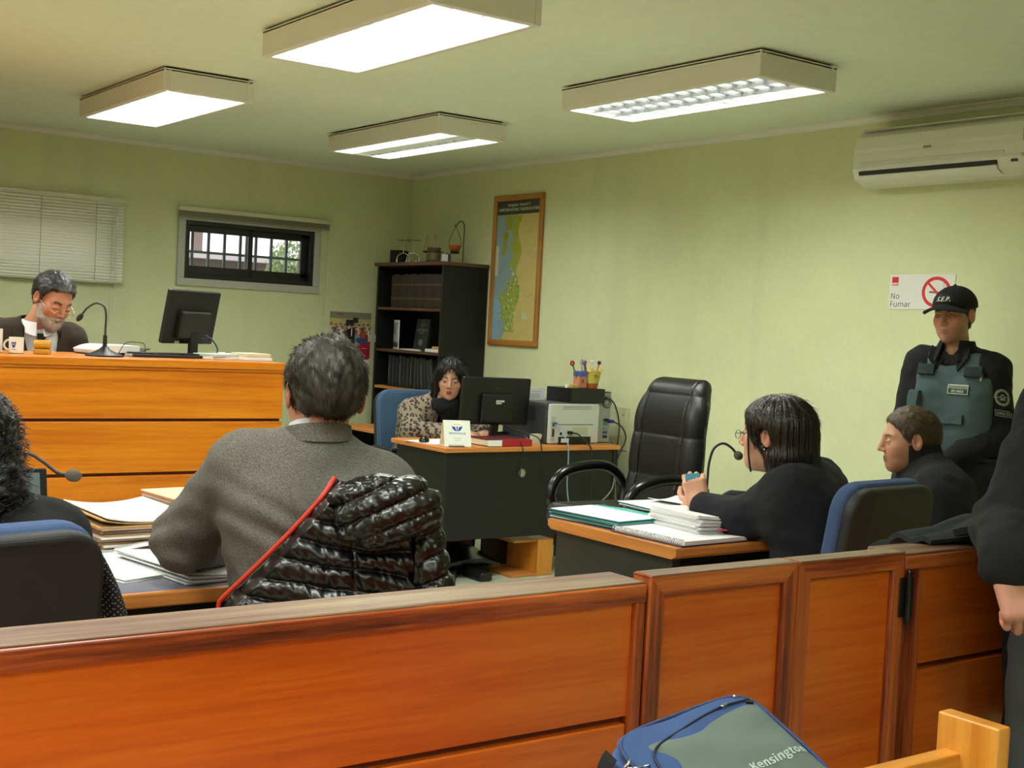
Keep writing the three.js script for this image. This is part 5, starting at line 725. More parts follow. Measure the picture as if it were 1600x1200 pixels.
  { const [t, y] = sheetStack('curled pile of blank white papers before the man in the grey jacket', 'paper_pile', 'papers', [-3.93, dy, 5.50], 0.14, 6, 0.25, 0.37, 0.003, [[M.paper, 'sheets'], [M.paperB, 'sheets']], 0.012, 0.008, 8); }
  { const [t, y] = sheetStack('flat white papers with a pale green margin beside the left chair', 'paper_pile', 'papers', [-4.10, dy, 5.44], 0.3, 3, 0.2, 0.33, 0.003, [[M.paper, 'sheets'], [std(0xdfe8d4, 0.8), 'sheets']], 0, 0.012, 9); }
  single('grey_folder', 'grey-blue cardboard folder under the white papers at the near desk edge', 'folder', boxAB([-0.22, 0, -0.14], [0.22, 0.0004, 0.14], 0), std(0x6e6f80, 0.8), [-4.0, 0.7501, 5.585], [0, 0.02, 0]);
  const fs = thing('file_stack', 'files with green and blue clips behind the arm of the man in grey', 'files', [-3.66, dy, 4.93], 0.1); [[0x35509a, 0.03, -0.02], [0x2f56c0, 0.016, -0.03], [0x7a9a3a, 0.014, 0.0], [0x49c22a, 0.01, 0.004], [0xb08a5c, 0.022, -0.01], [0xe2ddd0, 0.008, -0.008], [0xb5664c, 0.006, -0.012], [0xd6c79a, 0.005, -0.012]].reduce((y, [c, h, o]) => { P(fs, 'file', boxAB([-0.16 + o, y, -0.1], [0.12, y + h, 0.12], 0.002), std(c, 0.7)); return y + h + 0.0006; }, 0);
  // laptop on the left desk
  const lp = thing('laptop', 'open black laptop behind the curly-haired woman', 'laptop', [-4.37, dy - 0.0, 5.2], 0.05 + Math.PI); P(lp, 'keyboard_base', boxAB([-0.17, 0, -0.02], [0.17, 0.02, 0.22], 0.004), M.charcoal); const ld = P(lp, 'lid', box(0.34, 0.21, 0.01, 0.006), M.black, [0, 0.117, -0.04], [-0.2, 0, 0]); P(ld, 'screen', box(0.3, 0.18, 0.001, 0), std(0x6f8088, 0.2), [0, 0.003, 0.0055]);
  lp.rotation.y = 0.05; lp.children.forEach(() => {});
}

// ---------------------------------------------------------------- people
const mul = (c, k) => [c[0] * k, c[1] * k, c[2] * k], mix3 = (a, b, t) => [0, 1, 2].map((k) => lerp(a[k], b[k], t));
const L3 = (hex) => { const c = lin(hex); return [c.r, c.g, c.b]; };
const sub = (a, b) => [a[0] - b[0], a[1] - b[1], a[2] - b[2]], add = (a, b, t = 1) => [a[0] + b[0] * t, a[1] + b[1] * t, a[2] + b[2] * t];
const nrm = (a) => { const l = Math.hypot(...a) || 1; return [a[0] / l, a[1] / l, a[2] / l]; }, crs = (a, b) => [a[1] * b[2] - a[2] * b[1], a[2] * b[0] - a[0] * b[2], a[0] * b[1] - a[1] * b[0]];
const cranium = (p, t = 0) => ell(p, [0, 0.035, -0.014], [0.074 + t, 0.082 + t, 0.096 + t]);
const skinM = phys(0xffffff, 0.55, { vertexColors: true, sheen: 0.15 });
const hairMat = (r = 0.5) => phys(0xffffff, r, { vertexColors: true });

// head in its own frame: origin between the ears, +z forward, y up
function headGeo(o, neckTo) {
  const f = o.female ? 0.93 : 1, lidDown = o.lids ?? 0;
  const sdf = (p) => {
    const ax = Math.abs(p[0]), q = [ax, p[1], p[2]];
    let d = cranium(p);
    d = smin(d, ell(p, [0, -0.03, 0.024], [0.063 * f, 0.088, 0.066]), 0.03);
    d = smin(d, ell(p, [0, -0.07, 0.036], [0.05 * f, 0.04, 0.05]), 0.025);
    d = smin(d, sph(p, [0, -0.097, 0.067], 0.018 * f), 0.028);
    d = smin(d, sph(q, [0.041, -0.022, 0.056], 0.021), 0.03);
    d = smin(d, cap(q, [0, 0.028, 0.083], [0.042, 0.022, 0.066], 0.009, 0.008), 0.018);
    d = smax(d, -sph(q, [0.033, 0.001, 0.1005], 0.018), 0.016);
    d = smin(d, cap(p, [0, 0.016, 0.088], [0, -0.026, 0.107], 0.0075, 0.011 * f), 0.014);
    d = smin(d, sph(q, [0.012, -0.032, 0.097], 0.0075 * f), 0.008);
    d = smin(d, cap(q, [0, -0.058, 0.0915], [0.02, -0.0605, 0.081], 0.0052, 0.0035), 0.008);
    d = smin(d, cap(q, [0, -0.069, 0.0895], [0.017, -0.067, 0.081], 0.006, 0.0035), 0.008);
    d = smin(d, sph(q, [0.032, 0.0, 0.076], 0.0125), 0.004);
    d = smin(d, cap(q, [0.021, 0.003 - 0.004 * lidDown, 0.0865], [0.042, 0.004 - 0.004 * lidDown, 0.083], 0.0028 + 0.002 * lidDown, 0.0028 + 0.002 * lidDown), 0.004);
    const e = [ax - 0.073 - 0.25 * Math.max(0, -0.01 - p[2]), p[1] + 0.002, p[2] + 0.012];
    let ear = ell(e, [0.004, 0.0, -0.002], [0.0085, 0.033, 0.019]); ear = smax(ear, -ell(e, [0.012, 0.006, 0.001], [0.008, 0.02, 0.01]), 0.005);
    d = smin(d, ear, 0.008);
    if (neckTo) d = smin(d, cap(p, [0, -0.075, -0.022], neckTo, 0.05 * f, 0.058 * f), 0.03);
    return d;
  };
  const s = L3(o.skin), red = mix3(s, [s[0] * 1.1, s[1] * 0.62, s[2] * 0.6], 1), lip = L3(o.lips ?? 0xa06058), brow = L3(o.brow ?? 0x2a211c);
  const color = (p) => {
    const ax = Math.abs(p[0]); let c = s;
    const n = vn3(p[0] * 90, p[1] * 90, p[2] * 90) * 0.04 + vn3(p[0] * 30, p[1] * 30, p[2] * 30) * 0.05; c = mul(c, 1 + n);
    c = mix3(c, red, (o.flush ?? 0.25) * Math.exp(-((ax - 0.04) ** 2 + (p[1] + 0.025) ** 2) / 0.0006) * (p[2] > 0.03 ? 1 : 0) + 0.3 * (ax > 0.074 ? 1 : 0) + 0.25 * Math.exp(-(ax * ax + (p[1] + 0.028) ** 2) / 0.0003) * (p[2] > 0.09 ? 1 : 0));
    if (o.stubble) { const k = sstep(-0.035, -0.06, p[1]) * sstep(-0.02, 0.02, p[2]) * sstep(-0.15, -0.12, p[1]); c = mix3(c, L3(o.stubble), 0.45 * k); }
    if (p[2] > 0.07 && p[1] > -0.0775 && p[1] < -0.0545 && ax < 0.024) c = mix3(c, p[1] > -0.0655 && p[1] < -0.0625 ? mul(lip, 0.5) : lip, sstep(o.female ? 0.02 : 0.024, o.female ? 0.012 : 0.017, ax) * 0.9);
    const by = 0.026 - 0.25 * Math.abs(ax - 0.034); if (p[2] > 0.05 && ax > 0.014 && ax < 0.05 && Math.abs(p[1] - by) < (o.browT ?? 0.0042)) c = mix3(c, brow, 0.85);
    const ex = ax - 0.032, ey = p[1] + 0.001, ed = Math.hypot(ex, ey * 1.0);
    if (p[2] > 0.078 && Math.abs(ex) < 0.0105 && ey < 0.0036 - lidDown * 0.006 - ex * ex * 20 && ey > -0.0042 + ex * ex * 25) { c = ed < 0.0052 ? [0.012, 0.008, 0.006] : [0.55, 0.53, 0.5]; }
    else if (p[2] > 0.074 && Math.abs(ex) < 0.013 && Math.abs(ey - 0.0035 + lidDown * 0.006) < 0.0022) c = mix3(c, [0.02, 0.015, 0.012], o.female ? 0.85 : 0.5);
    return c;
  };
  return sdfGeo(sdf, [-0.105, -0.2, -0.125], [0.105, 0.135, 0.13], 0.0034, color);
}
// hand in its own frame: wrist at the origin, fingers along +y, back of the hand +z, thumb on the side given by s
function handGeo(skin, s = 1, curl = [0.5, 0.55, 0.6, 0.65], thumb = 0.4, spread = 0.05) {
  const segs = []; const len = [[0.04, 0.024, 0.02], [0.045, 0.028, 0.021], [0.042, 0.026, 0.02], [0.032, 0.02, 0.018]];
  for (let i = 0; i < 4; i++) { let p = [s * (0.029 - i * 0.0195), 0.088 - 0.004 * Math.abs(i - 1.2), 0], a = 0; const sp = s * (1.5 - i) * spread; for (let k = 0; k < 3; k++) { a += curl[i] * (k ? 1.15 : 0.8); const d = nrm([sp * Math.cos(a), Math.cos(a), -Math.sin(a)]), q = add(p, d, len[i][k]); segs.push([p, q, 0.0092 - 0.0008 * k, 0.0086 - 0.001 * k]); p = q; } }
  const tb = [s * 0.03, 0.022, -0.006], t1 = add(tb, nrm([s * 0.75, 0.7, -0.45 - thumb * 0.4]), 0.042), t2 = add(t1, nrm([s * (0.45 - thumb * 0.5), 0.85, -0.3 - thumb * 0.7]), 0.03), t3 = add(t2, nrm([s * (0.2 - thumb * 0.8), 0.9, -0.3 - thumb * 0.8]), 0.024);
  segs.push([tb, t1, 0.0135, 0.0105], [t1, t2, 0.0103, 0.0095], [t2, t3, 0.0095, 0.0078]);
  const sdf = (p) => { let d = smin(rbox(p, [0, 0.05, 0], [0.041, 0.045, 0.0145], 0.013), cap(p, [0, -0.05, 0], [0, 0.02, 0], 0.027, 0.026), 0.02); let f = 1; for (const g of segs) f = Math.min(f, cap(p, ...g)); return smin(d, f, 0.009); };
  const c = L3(skin); return sdfGeo(sdf, [-0.1, -0.09, -0.12], [0.1, 0.2, 0.05], 0.0036, (p) => mul(mix3(c, [c[0], c[1] * 0.7, c[2] * 0.65], p[1] > 0.08 ? 0.35 : 0.15), 1 + 0.05 * vn3(p[0] * 60, p[1] * 60, p[2] * 60)));
}
function frameM(at, dir, back) { const y = nrm(dir), x = nrm(crs(y, back)), z = crs(x, y); return new THREE.Matrix4().makeBasis(V(...x), V(...y), V(...z)).setPosition(...at); }
function headM4(at, yaw, pitch, roll, sc = 1) { return new THREE.Matrix4().compose(V(...at), new THREE.Quaternion().setFromEuler(new THREE.Euler(pitch, yaw, roll, 'YXZ')), V(sc, sc, sc)); }

// distance to the trunk, arms and legs of a skeleton J (joints relative to the person's base); R widens or narrows the parts
function trunk(J, R = {}) {
  const s = nrm(sub(J.LS, J.RS)), w = R.w ?? 1, g = R.g ?? 0, cw = 0.085 * w, hw = 0.078 * w, rc = (R.rc ?? 0.112) + g, rw = (R.rw ?? 0.108) + g, rh = (R.rh ?? 0.125) + g;
  const mid = J.waist ?? mix3(J.pelvis, J.chest, 0.5);
  const A = [1, -1].map((k) => [add(J.pelvis, s, k * hw), add(mid, s, k * hw * 0.92), add(J.chest, s, k * cw)]);
  const nb = J.neck, sL = mix3(nb, J.LS, 0.55), sR = mix3(nb, J.RS, 0.55);
  return (p) => {
    let d = 9; for (const [a, b, c] of A) d = smin(d, Math.min(cap(p, a, b, rh, rw), cap(p, b, c, rw, rc)), 0.06);
    d = smin(d, cap(p, J.LS, J.RS, (R.sh ?? 0.06) + g, (R.sh ?? 0.06) + g), 0.07);
    d = smin(d, cap(p, add(nb, [0, -0.015, 0]), add(sL, [0, -0.012, 0]), 0.05 + g, 0.05 + g), 0.05); d = smin(d, cap(p, add(nb, [0, -0.015, 0]), add(sR, [0, -0.012, 0]), 0.05 + g, 0.05 + g), 0.05);
    return d;
  };
}
const arm = (J, k, g, end = 1, ru = 0.052, re = 0.044, rw = 0.034) => { const S = J[k + 'S'], E = J[k + 'E'], W = mix3(J[k + 'E'], J[k + 'W'], end); return (p) => smin(cap(p, S, E, ru + g, re + g), cap(p, E, W, re + g, lerp(re, rw, end) + g), 0.03); };
const legs = (J, g, end = 1) => (p) => { let d = 9; for (const k of ['L', 'R']) { const A = mix3(J[k + 'K'], J[k + 'A'], end); d = Math.min(d, smin(cap(p, J[k + 'H'], J[k + 'K'], 0.085 + g, 0.06 + g), cap(p, J[k + 'K'], A, 0.058 + g, 0.042 + g), 0.04)); } return d; };
function boundsOf(pts, m) { const lo = [9, 9, 9], hi = [-9, -9, -9]; for (const p of pts) for (let k = 0; k < 3; k++) { lo[k] = Math.min(lo[k], p[k] - m); hi[k] = Math.max(hi[k], p[k] + m); } return [lo, hi]; }
// default lower body for somebody sitting and looking along dir
function seatedLegs(J, dir, knee = 0.42) { const s = nrm(sub(J.LS, J.RS)), d = nrm([dir[0], 0, dir[2]]); for (const [k, q] of [['L', 1], ['R', -1]]) { J[k + 'H'] = add(J.pelvis, s, q * 0.09); J[k + 'K'] = add(add([J.pelvis[0], 0.5 + (J.floor ?? 0), J.pelvis[2]], d, knee), s, q * 0.12); J[k + 'A'] = add(add([J.pelvis[0], 0.09 + (J.floor ?? 0), J.pelvis[2]], d, knee - 0.02), s, q * 0.12); } }
function shoesGeo(J, dir) { const d = nrm([dir[0], 0, dir[2]]); const f = (p) => { let r = 9; for (const k of ['L', 'R']) { const a = J[k + 'A']; r = Math.min(r, smax(cap(p, [a[0], a[1] - 0.045, a[2]], add([a[0], a[1] - 0.055, a[2]], d, 0.15), 0.045, 0.037), -(p[1] - (a[1] - 0.089)), 0.008)); } return r; }; const [lo, hi] = boundsOf([J.LA, J.RA, add(J.LA, d, 0.15), add(J.RA, d, 0.15)], 0.07); return sdfGeo(f, lo, hi, 0.011); }
function bodyGeo(J, o, head, hands) {
  const t = trunk(J, { g: -0.025, w: o.w }), aL = arm(J, 'L', -0.012), aR = arm(J, 'R', -0.012), lg = legs(J, -0.02), c = L3(o.skin);
  const f = (p) => Math.min(smin(smin(t(p), Math.min(aL(p), aR(p)), 0.04), lg(p), 0.03), cap(p, add(J.neck, [0, -0.05, 0]), J.neckTop, 0.05, 0.045));
  const [lo, hi] = boundsOf([J.pelvis, J.chest, J.LS, J.RS, J.LE, J.RE, J.LW, J.RW, J.LK, J.RK, J.LA, J.RA, J.neckTop], 0.15);
  return joinColored([sdfGeo(f, lo, hi, 0.02, () => c), head, ...hands]);
}
function hairStrands(base, n, dirAt, len, width, colorAt, lift = 0.35) {
  const p = base.attributes.position, nn = base.attributes.normal, pos = [], nor = [], col = [];
  for (let i = 0; i < n; i++) {
    const k = Math.floor(rnd() * p.count), q = [p.getX(k) + rr(-0.002, 0.002), p.getY(k) + rr(-0.002, 0.002), p.getZ(k) + rr(-0.002, 0.002)], N = [nn.getX(k), nn.getY(k), nn.getZ(k)];
    let d = dirAt(q, N); const dn = d[0] * N[0] + d[1] * N[1] + d[2] * N[2]; d = nrm(add(d, N, -dn)); d = nrm(add(add(d, N, lift * rr(0.3, 1.3)), [rr(-1, 1), rr(-1, 1), rr(-1, 1)], lift < 0.2 ? 0.05 : 0.18));
    const L = len * rr(0.6, 1.3), side = nrm(crs(d, N)), w = width * rr(0.7, 1.2), c = colorAt(q);
    const m = add(add(q, d, L * 0.5), N, -L * 0.03), e = add(add(q, d, L), N, -L * 0.16);
    const ring = (o2, ww) => [add(o2, side, ww), add(o2, side, -ww), add(o2, N, ww)];
    const A = ring(q, w), B = ring(m, w * 0.8); for (const [a, b] of [[0, 1], [1, 2], [2, 0]]) { for (const t of [[A[a], A[b], B[b]], [A[a], B[b], B[a]], [B[a], B[b], e]]) for (const v of t) { pos.push(...v); nor.push(...nrm(add(N, sub(v, q), 20))); col.push(...c); } }
  }
  const g = new THREE.BufferGeometry(); g.setAttribute('position', new THREE.Float32BufferAttribute(pos, 3)); g.setAttribute('normal', new THREE.Float32BufferAttribute(nor, 3)); g.setAttribute('color', new THREE.Float32BufferAttribute(col, 3)); return g;
}
// short hair; o.line moves the hairline, o.thin thins the crown
function shortHair(o) {
  const t = o.thick ?? 0.012, ear = (p) => ell([Math.abs(p[0]), p[1], p[2]], [0.08, 0.0, -0.012], [0.02, 0.034, 0.021]);
  const f = (p) => { let d = cranium(p, t) + 0.003 * vn3(p[0] * 60, p[1] * 40, p[2] * 40) + 0.002 * vn3(p[0] * 130, p[1] * 90, p[2] * 90); d = smin(d, cap(p, [0, -0.01, -0.062], [0, -0.045, -0.058], 0.048 + t * 0.4, 0.044), 0.03); d = smax(d, -(p[1] + (o.nape ?? 0.068) + 0.006 * vn3(p[0] * 90, 5, p[2] * 90)), 0.022); const side = Math.abs(p[0]) / 0.08; const edge = p[1] - 1.12 * p[2] + (o.line ?? 0.012) + 0.02 * sstep(0.75, 1, side) * (p[2] > 0 ? 1 : 0) - (o.recede ?? 0) * sstep(0.45, 0.75, side) * (p[2] > 0.02 ? 1 : 0); d = smax(d, -edge * 0.66, 0.008); return smax(d, -ear(p), 0.005); };
  const col = (p) => { const n = 0.5 + 0.5 * vn3(p[0] * 170, p[1] * 60, p[2] * 60), g = o.grey ? o.grey(p) : 0; return mul(mix3(o.dark, o.light, clamp(g * (0.5 + n), 0, 1)), 0.75 + 0.5 * n); };
  const b = sdfGeo(f, [-0.11, -0.13, -0.13], [0.11, 0.15, 0.12], 0.004, col);
  const dir = o.dir ?? ((p) => [p[0] * 2, -0.6 - (p[1] < 0.06 ? 0.6 : 0), -1]);
  return joinColored([b, hairStrands(b, o.n ?? 3500, dir, o.len ?? 0.02, 0.0007, col, o.lift ?? 0.3)]);
}
function longHair(f, lo, hi, o) {
  const col = (p) => { const a = Math.atan2(p[0], p[2] + 0.02); const n = 0.5 + 0.5 * vn3(a * 26, p[1] * 9, 3), m = 0.5 + 0.5 * vn3(a * 70, p[1] * 14, 7); return mul(mix3(o.dark, o.light, clamp(0.65 * n * m * 1.6, 0, 1)), 0.8 + 0.4 * m); };
  const b = sdfGeo((p) => { const a = Math.atan2(p[0], p[2] + 0.02); return f(p) + 0.0028 * vn3(a * 22 + p[1] * 4, p[1] * 7, 1) + 0.0014 * vn3(a * 60, p[1] * 12, 2); }, lo, hi, 0.0042, col);
  return joinColored([b, hairStrands(b, o.n ?? 3000, o.dir ?? ((p) => [p[0] * 0.8, -1, -0.15]), o.len ?? 0.06, 0.0007, col, o.lift ?? 0.1)]);
}
function garment(f, pts, m, cell, mat, name, parent, fold = 0.004) {
  const [lo, hi] = boundsOf(pts, m); const g = sdfGeo((p) => f(p) + fold * (vn3(p[0] * 13 + p[1] * 9, p[1] * 16, p[2] * 13) + 0.6 * vn3(p[0] * 30, p[1] * 34 + p[0] * 14, p[2] * 30)), lo, hi, cell); return P(parent, name, boxUV(g), mat);
}
function ring(at, n, rx, rz, r, tilt = 0) { const q = []; for (let i = 0; i < n; i++) { const a = i / n * 6.2832; q.push([at[0] + rx * Math.cos(a), at[1] + tilt * Math.sin(a), at[2] + rz * Math.sin(a)]); } return tube(q, r, n * 2, 8, true); }

const tweed = (() => { const t = dataTex(512, 512, (u, v) => { const n = pn2(u * 256, v * 256, 256, 256, 41), m = pn2(u * 128, v * 170, 128, 170, 42), h = Math.abs(((u * 64 + (Math.floor(v * 16) % 2 ? v * 64 : -v * 64)) % 2 + 2) % 2 - 1); const k = 98 + 60 * (n - 0.5) + 40 * (m - 0.5) + 22 * (h - 0.5); return [k * 1.02, k * 0.985, k * 0.93]; }); t.repeat.set(1 / 0.17, 1 / 0.17); return std(0xffffff, 0.95, { map: t }); })();
const leopard = (() => { seed = 4242; const N = 46, sp = []; for (let i = 0; i < N * 8 && sp.length < N; i++) { const q = [rnd(), rnd(), rr(0.04, 0.065), rr(0, 6.28), rr(0.75, 1.3)]; if (sp.every((s) => { let dx = Math.abs(s[0] - q[0]), dy = Math.abs(s[1] - q[1]); dx = Math.min(dx, 1 - dx); dy = Math.min(dy, 1 - dy); return Math.hypot(dx, dy) > 0.125; })) sp.push(q); }
  const t = dataTex(512, 512, (u, v) => { let best = 9, ins = 0; for (const s of sp) { let dx = u - s[0], dy = v - s[1]; dx -= Math.round(dx); dy -= Math.round(dy); const a = Math.atan2(dy, dx), r = Math.hypot(dx * s[4], dy / s[4]) + 0.008 * Math.sin(3 * a + s[3]) + 0.005 * Math.sin(5 * a); const ringD = Math.abs(r - s[2] * 0.78) - 0.021 * (0.75 + 0.5 * Math.sin(2 * a + s[3])); if (ringD < best) best = ringD; if (r < s[2] * 0.6) ins = 1; } const n = pn2(u * 200, v * 200, 200, 200, 9), k = 0.85 + 0.3 * n; if (best < 0) return [32 * k, 28 * k, 27 * k]; return ins ? [92 * k, 80 * k, 68 * k] : [134 * k, 122 * k, 104 * k]; }); t.repeat.set(1 / 0.2, 1 / 0.2); return std(0xffffff, 0.95, { map: t }); })();
const clothBlack = fabric(0x0d0e12, 0.06, 0.0008), clothNavy = fabric(0x10131c, 0.06, 0.0008), fleece = fabric(0x1c2226, 0.03, 0.0012), clothBrown = fabric(0x33271b, 0.05, 0.0008), vestM = fabric(0x4a5e62, 0.04, 0.0008), trouserM = fabric(0x25282a, 0.06, 0.0006), trouserGrey = fabric(0x3c3f40, 0.05, 0.0008);

function glassesOn(parent, M4, rimM, { r = 0.02, y = 0.0, z = 0.108, rect = false } = {}) {
  const g = new THREE.Group(); g.name = 'glasses'; g.applyMatrix4(M4); parent.add(g);
  for (const s of [-1, 1]) {
    P(g, 'rim', new THREE.TorusGeometry(r, 0.0012, 6, 24).scale(1.1, rect ? 0.72 : 0.85, 1), rimM, [s * 0.031, y, z]); P(g, 'lens', new THREE.CircleGeometry(r * 0.98, 20).scale(1.1, rect ? 0.72 : 0.85, 1), M.glass, [s * 0.031, y, z]);
    P(g, 'temple', tube([[s * 0.053, y + 0.004, z], [s * 0.074, y + 0.006, z - 0.03], [s * 0.079, y + 0.012, -0.01], [s * 0.078, y - 0.01, -0.03]], 0.0014, 20, 5), rimM);
  }
  P(g, 'bridge', tube([[-0.01, y + 0.004, z], [0, y + 0.008, z + 0.003], [0.01, y + 0.004, z]], 0.0013, 8, 5), rimM); return g;
}
// ---- 1. man in the grey tweed jacket, seen from behind
function greyMan() {
  const B = [-3.80, 0, 5.93], rel = (a) => sub(a, B);
  const J = { pelvis: rel([-3.80, 0.56, 5.99]), chest: rel([-3.84, 0.95, 5.97]), neck: rel([-3.835, 1.115, 5.96]), LS: rel([-3.985, 1.06, 5.89]), RS: rel([-3.675, 1.012, 5.99]), LE: rel([-4.04, 0.865, 5.70]), RE: rel([-3.5, 0.83, 5.83]), LW: rel([-3.86, 0.80, 5.50]), RW: rel([-3.64, 0.80, 5.56]) };
  const face = [0.22, 0, -0.97]; seatedLegs(J, face); J.neckTop = rel([-3.83, 1.2, 5.955]);
  const t = thing('person', 'seated man in a grey tweed jacket seen from behind, short greying hair', 'person', B);
  const H = headM4(rel([-3.822, 1.226, 5.955]), Math.PI - 0.28, 0.12, 0.05, 1.06), inv = H.clone().invert(), nt = V(...J.neck).applyMatrix4(inv).toArray();
  const o = { skin: 0xc58a72, flush: 0.5, w: 1.0 };
  const h = headGeo(o, nt).applyMatrix4(H);
  const hl = handGeo(o.skin, -1, [0.6, 0.7, 0.7, 0.75], 0.7).applyMatrix4(frameM(J.LW, sub(J.LW, J.LE), [0, 1, 0.2])), hr = handGeo(o.skin, 1, [0.5, 0.5, 0.5, 0.5], 0.5).applyMatrix4(frameM(J.RW, sub(J.RW, J.RE), [0, 1, 0.2]));
  P(t, 'body', bodyGeo(J, o, h, [hl, hr]), skinM);
  seed = 17;
  const hair = shortHair({ thick: 0.012, dark: L3(0x1f1a16), light: L3(0x8d857c), line: 0.03, nape: 0.048, grey: (p) => 0.12 + 0.75 * sstep(0.03, -0.07, p[1]) * sstep(0.03, 0.075, Math.abs(p[0])) + 0.12 * vn3(p[0] * 40, p[1] * 40, p[2] * 40), n: 9000, len: 0.02, lift: 0.25 }).applyMatrix4(H); P(t, 'hair', hair, hairMat(0.5));
  const tr = trunk(J, { g: 0.014, rc: 0.122, rw: 0.118, rh: 0.136, sh: 0.058 }), aL = arm(J, 'L', 0.02, 0.93, 0.056, 0.054, 0.036), aR = arm(J, 'R', 0.02, 0.93, 0.056, 0.054, 0.036), nk = J.neck;
  const fold = (p) => 0.010 * Math.exp(-(((p[1] - 0.72) / 0.012) ** 2)) * (p[0] > -0.15 ? 1 : 0) + 0.006 * Math.exp(-(((p[0] - (J.LS[0] + 0.045) + (p[1] - 1.0) * 0.15) / 0.006) ** 2)) * sstep(0.85, 0.95, p[1]);
  garment((p) => { let d = smin(tr(p), aL(p), 0.035); d = smin(d, aR(p), 0.035); d = smax(d, -(cap(p, add(nk, [0, 0.015, -0.01]), add(nk, [0.01, 0.2, -0.02]), 0.062, 0.08)), 0.01); d = smax(d, -(p[1] - 0.46), 0.01); const e = sub(p, J.LE), w = Math.exp(-(e[0] ** 2 + e[1] ** 2 + e[2] ** 2) / 0.02), q = sub(p, J.LS), w2 = Math.exp(-(q[0] ** 2 + q[1] ** 2 + q[2] ** 2) / 0.012); return d + fold(p) * 0.6 + 0.004 * w * Math.sin((p[1] * 1.2 + p[0] * 0.5 - p[2] * 0.6) * 85) + 0.005 * Math.exp(-(((p[0] - J.LS[0] + 0.01) / 0.07) ** 2) - (((p[1] - J.LS[1] + 0.09) / 0.07) ** 2)) * Math.sin(p[1] * 95 + p[0] * 60); }, [J.pelvis, J.chest, J.LS, J.RS, J.LE, J.RE, J.LW, J.RW, nk], 0.19, 0.0075, tweed, 'jacket', t, 0.003);
  const col = (r, y, th, h, mat, name, parent) => { const g = slab(60, 6, (u, v) => { const a = (u - 0.5) * 4.6 - 0.22, R = r + 0.004 * v; return [nk[0] + R * Math.sin(a), nk[1] + y + 0.012 + (h - 0.012) * (1 - v) * (0.45 + 0.55 * Math.cos((u - 0.5) * 4.2)), nk[2] - 0.004 + R * Math.cos(a) * 1.05]; }, th); return P(parent, name, boxUV(g), mat); };
  col(0.071, 0.0, 0.012, 0.056, tweed, 'jacket_collar', t); col(0.062, 0.012, 0.005, 0.056, std(0xd8dcea, 0.8), 'shirt_collar', t);
  garment((p) => smin(legs(J, 0.02, 0.97)(p), cap(p, J.LH, J.RH, 0.12, 0.12), 0.04), [J.LH, J.RH, J.LK, J.RK, J.LA, J.RA], 0.16, 0.014, trouserM, 'trousers', t); P(t, 'shoes', shoesGeo(J, face), M.black);
  // herringbone jacket's left arm rests on the desk
}
greyMan();
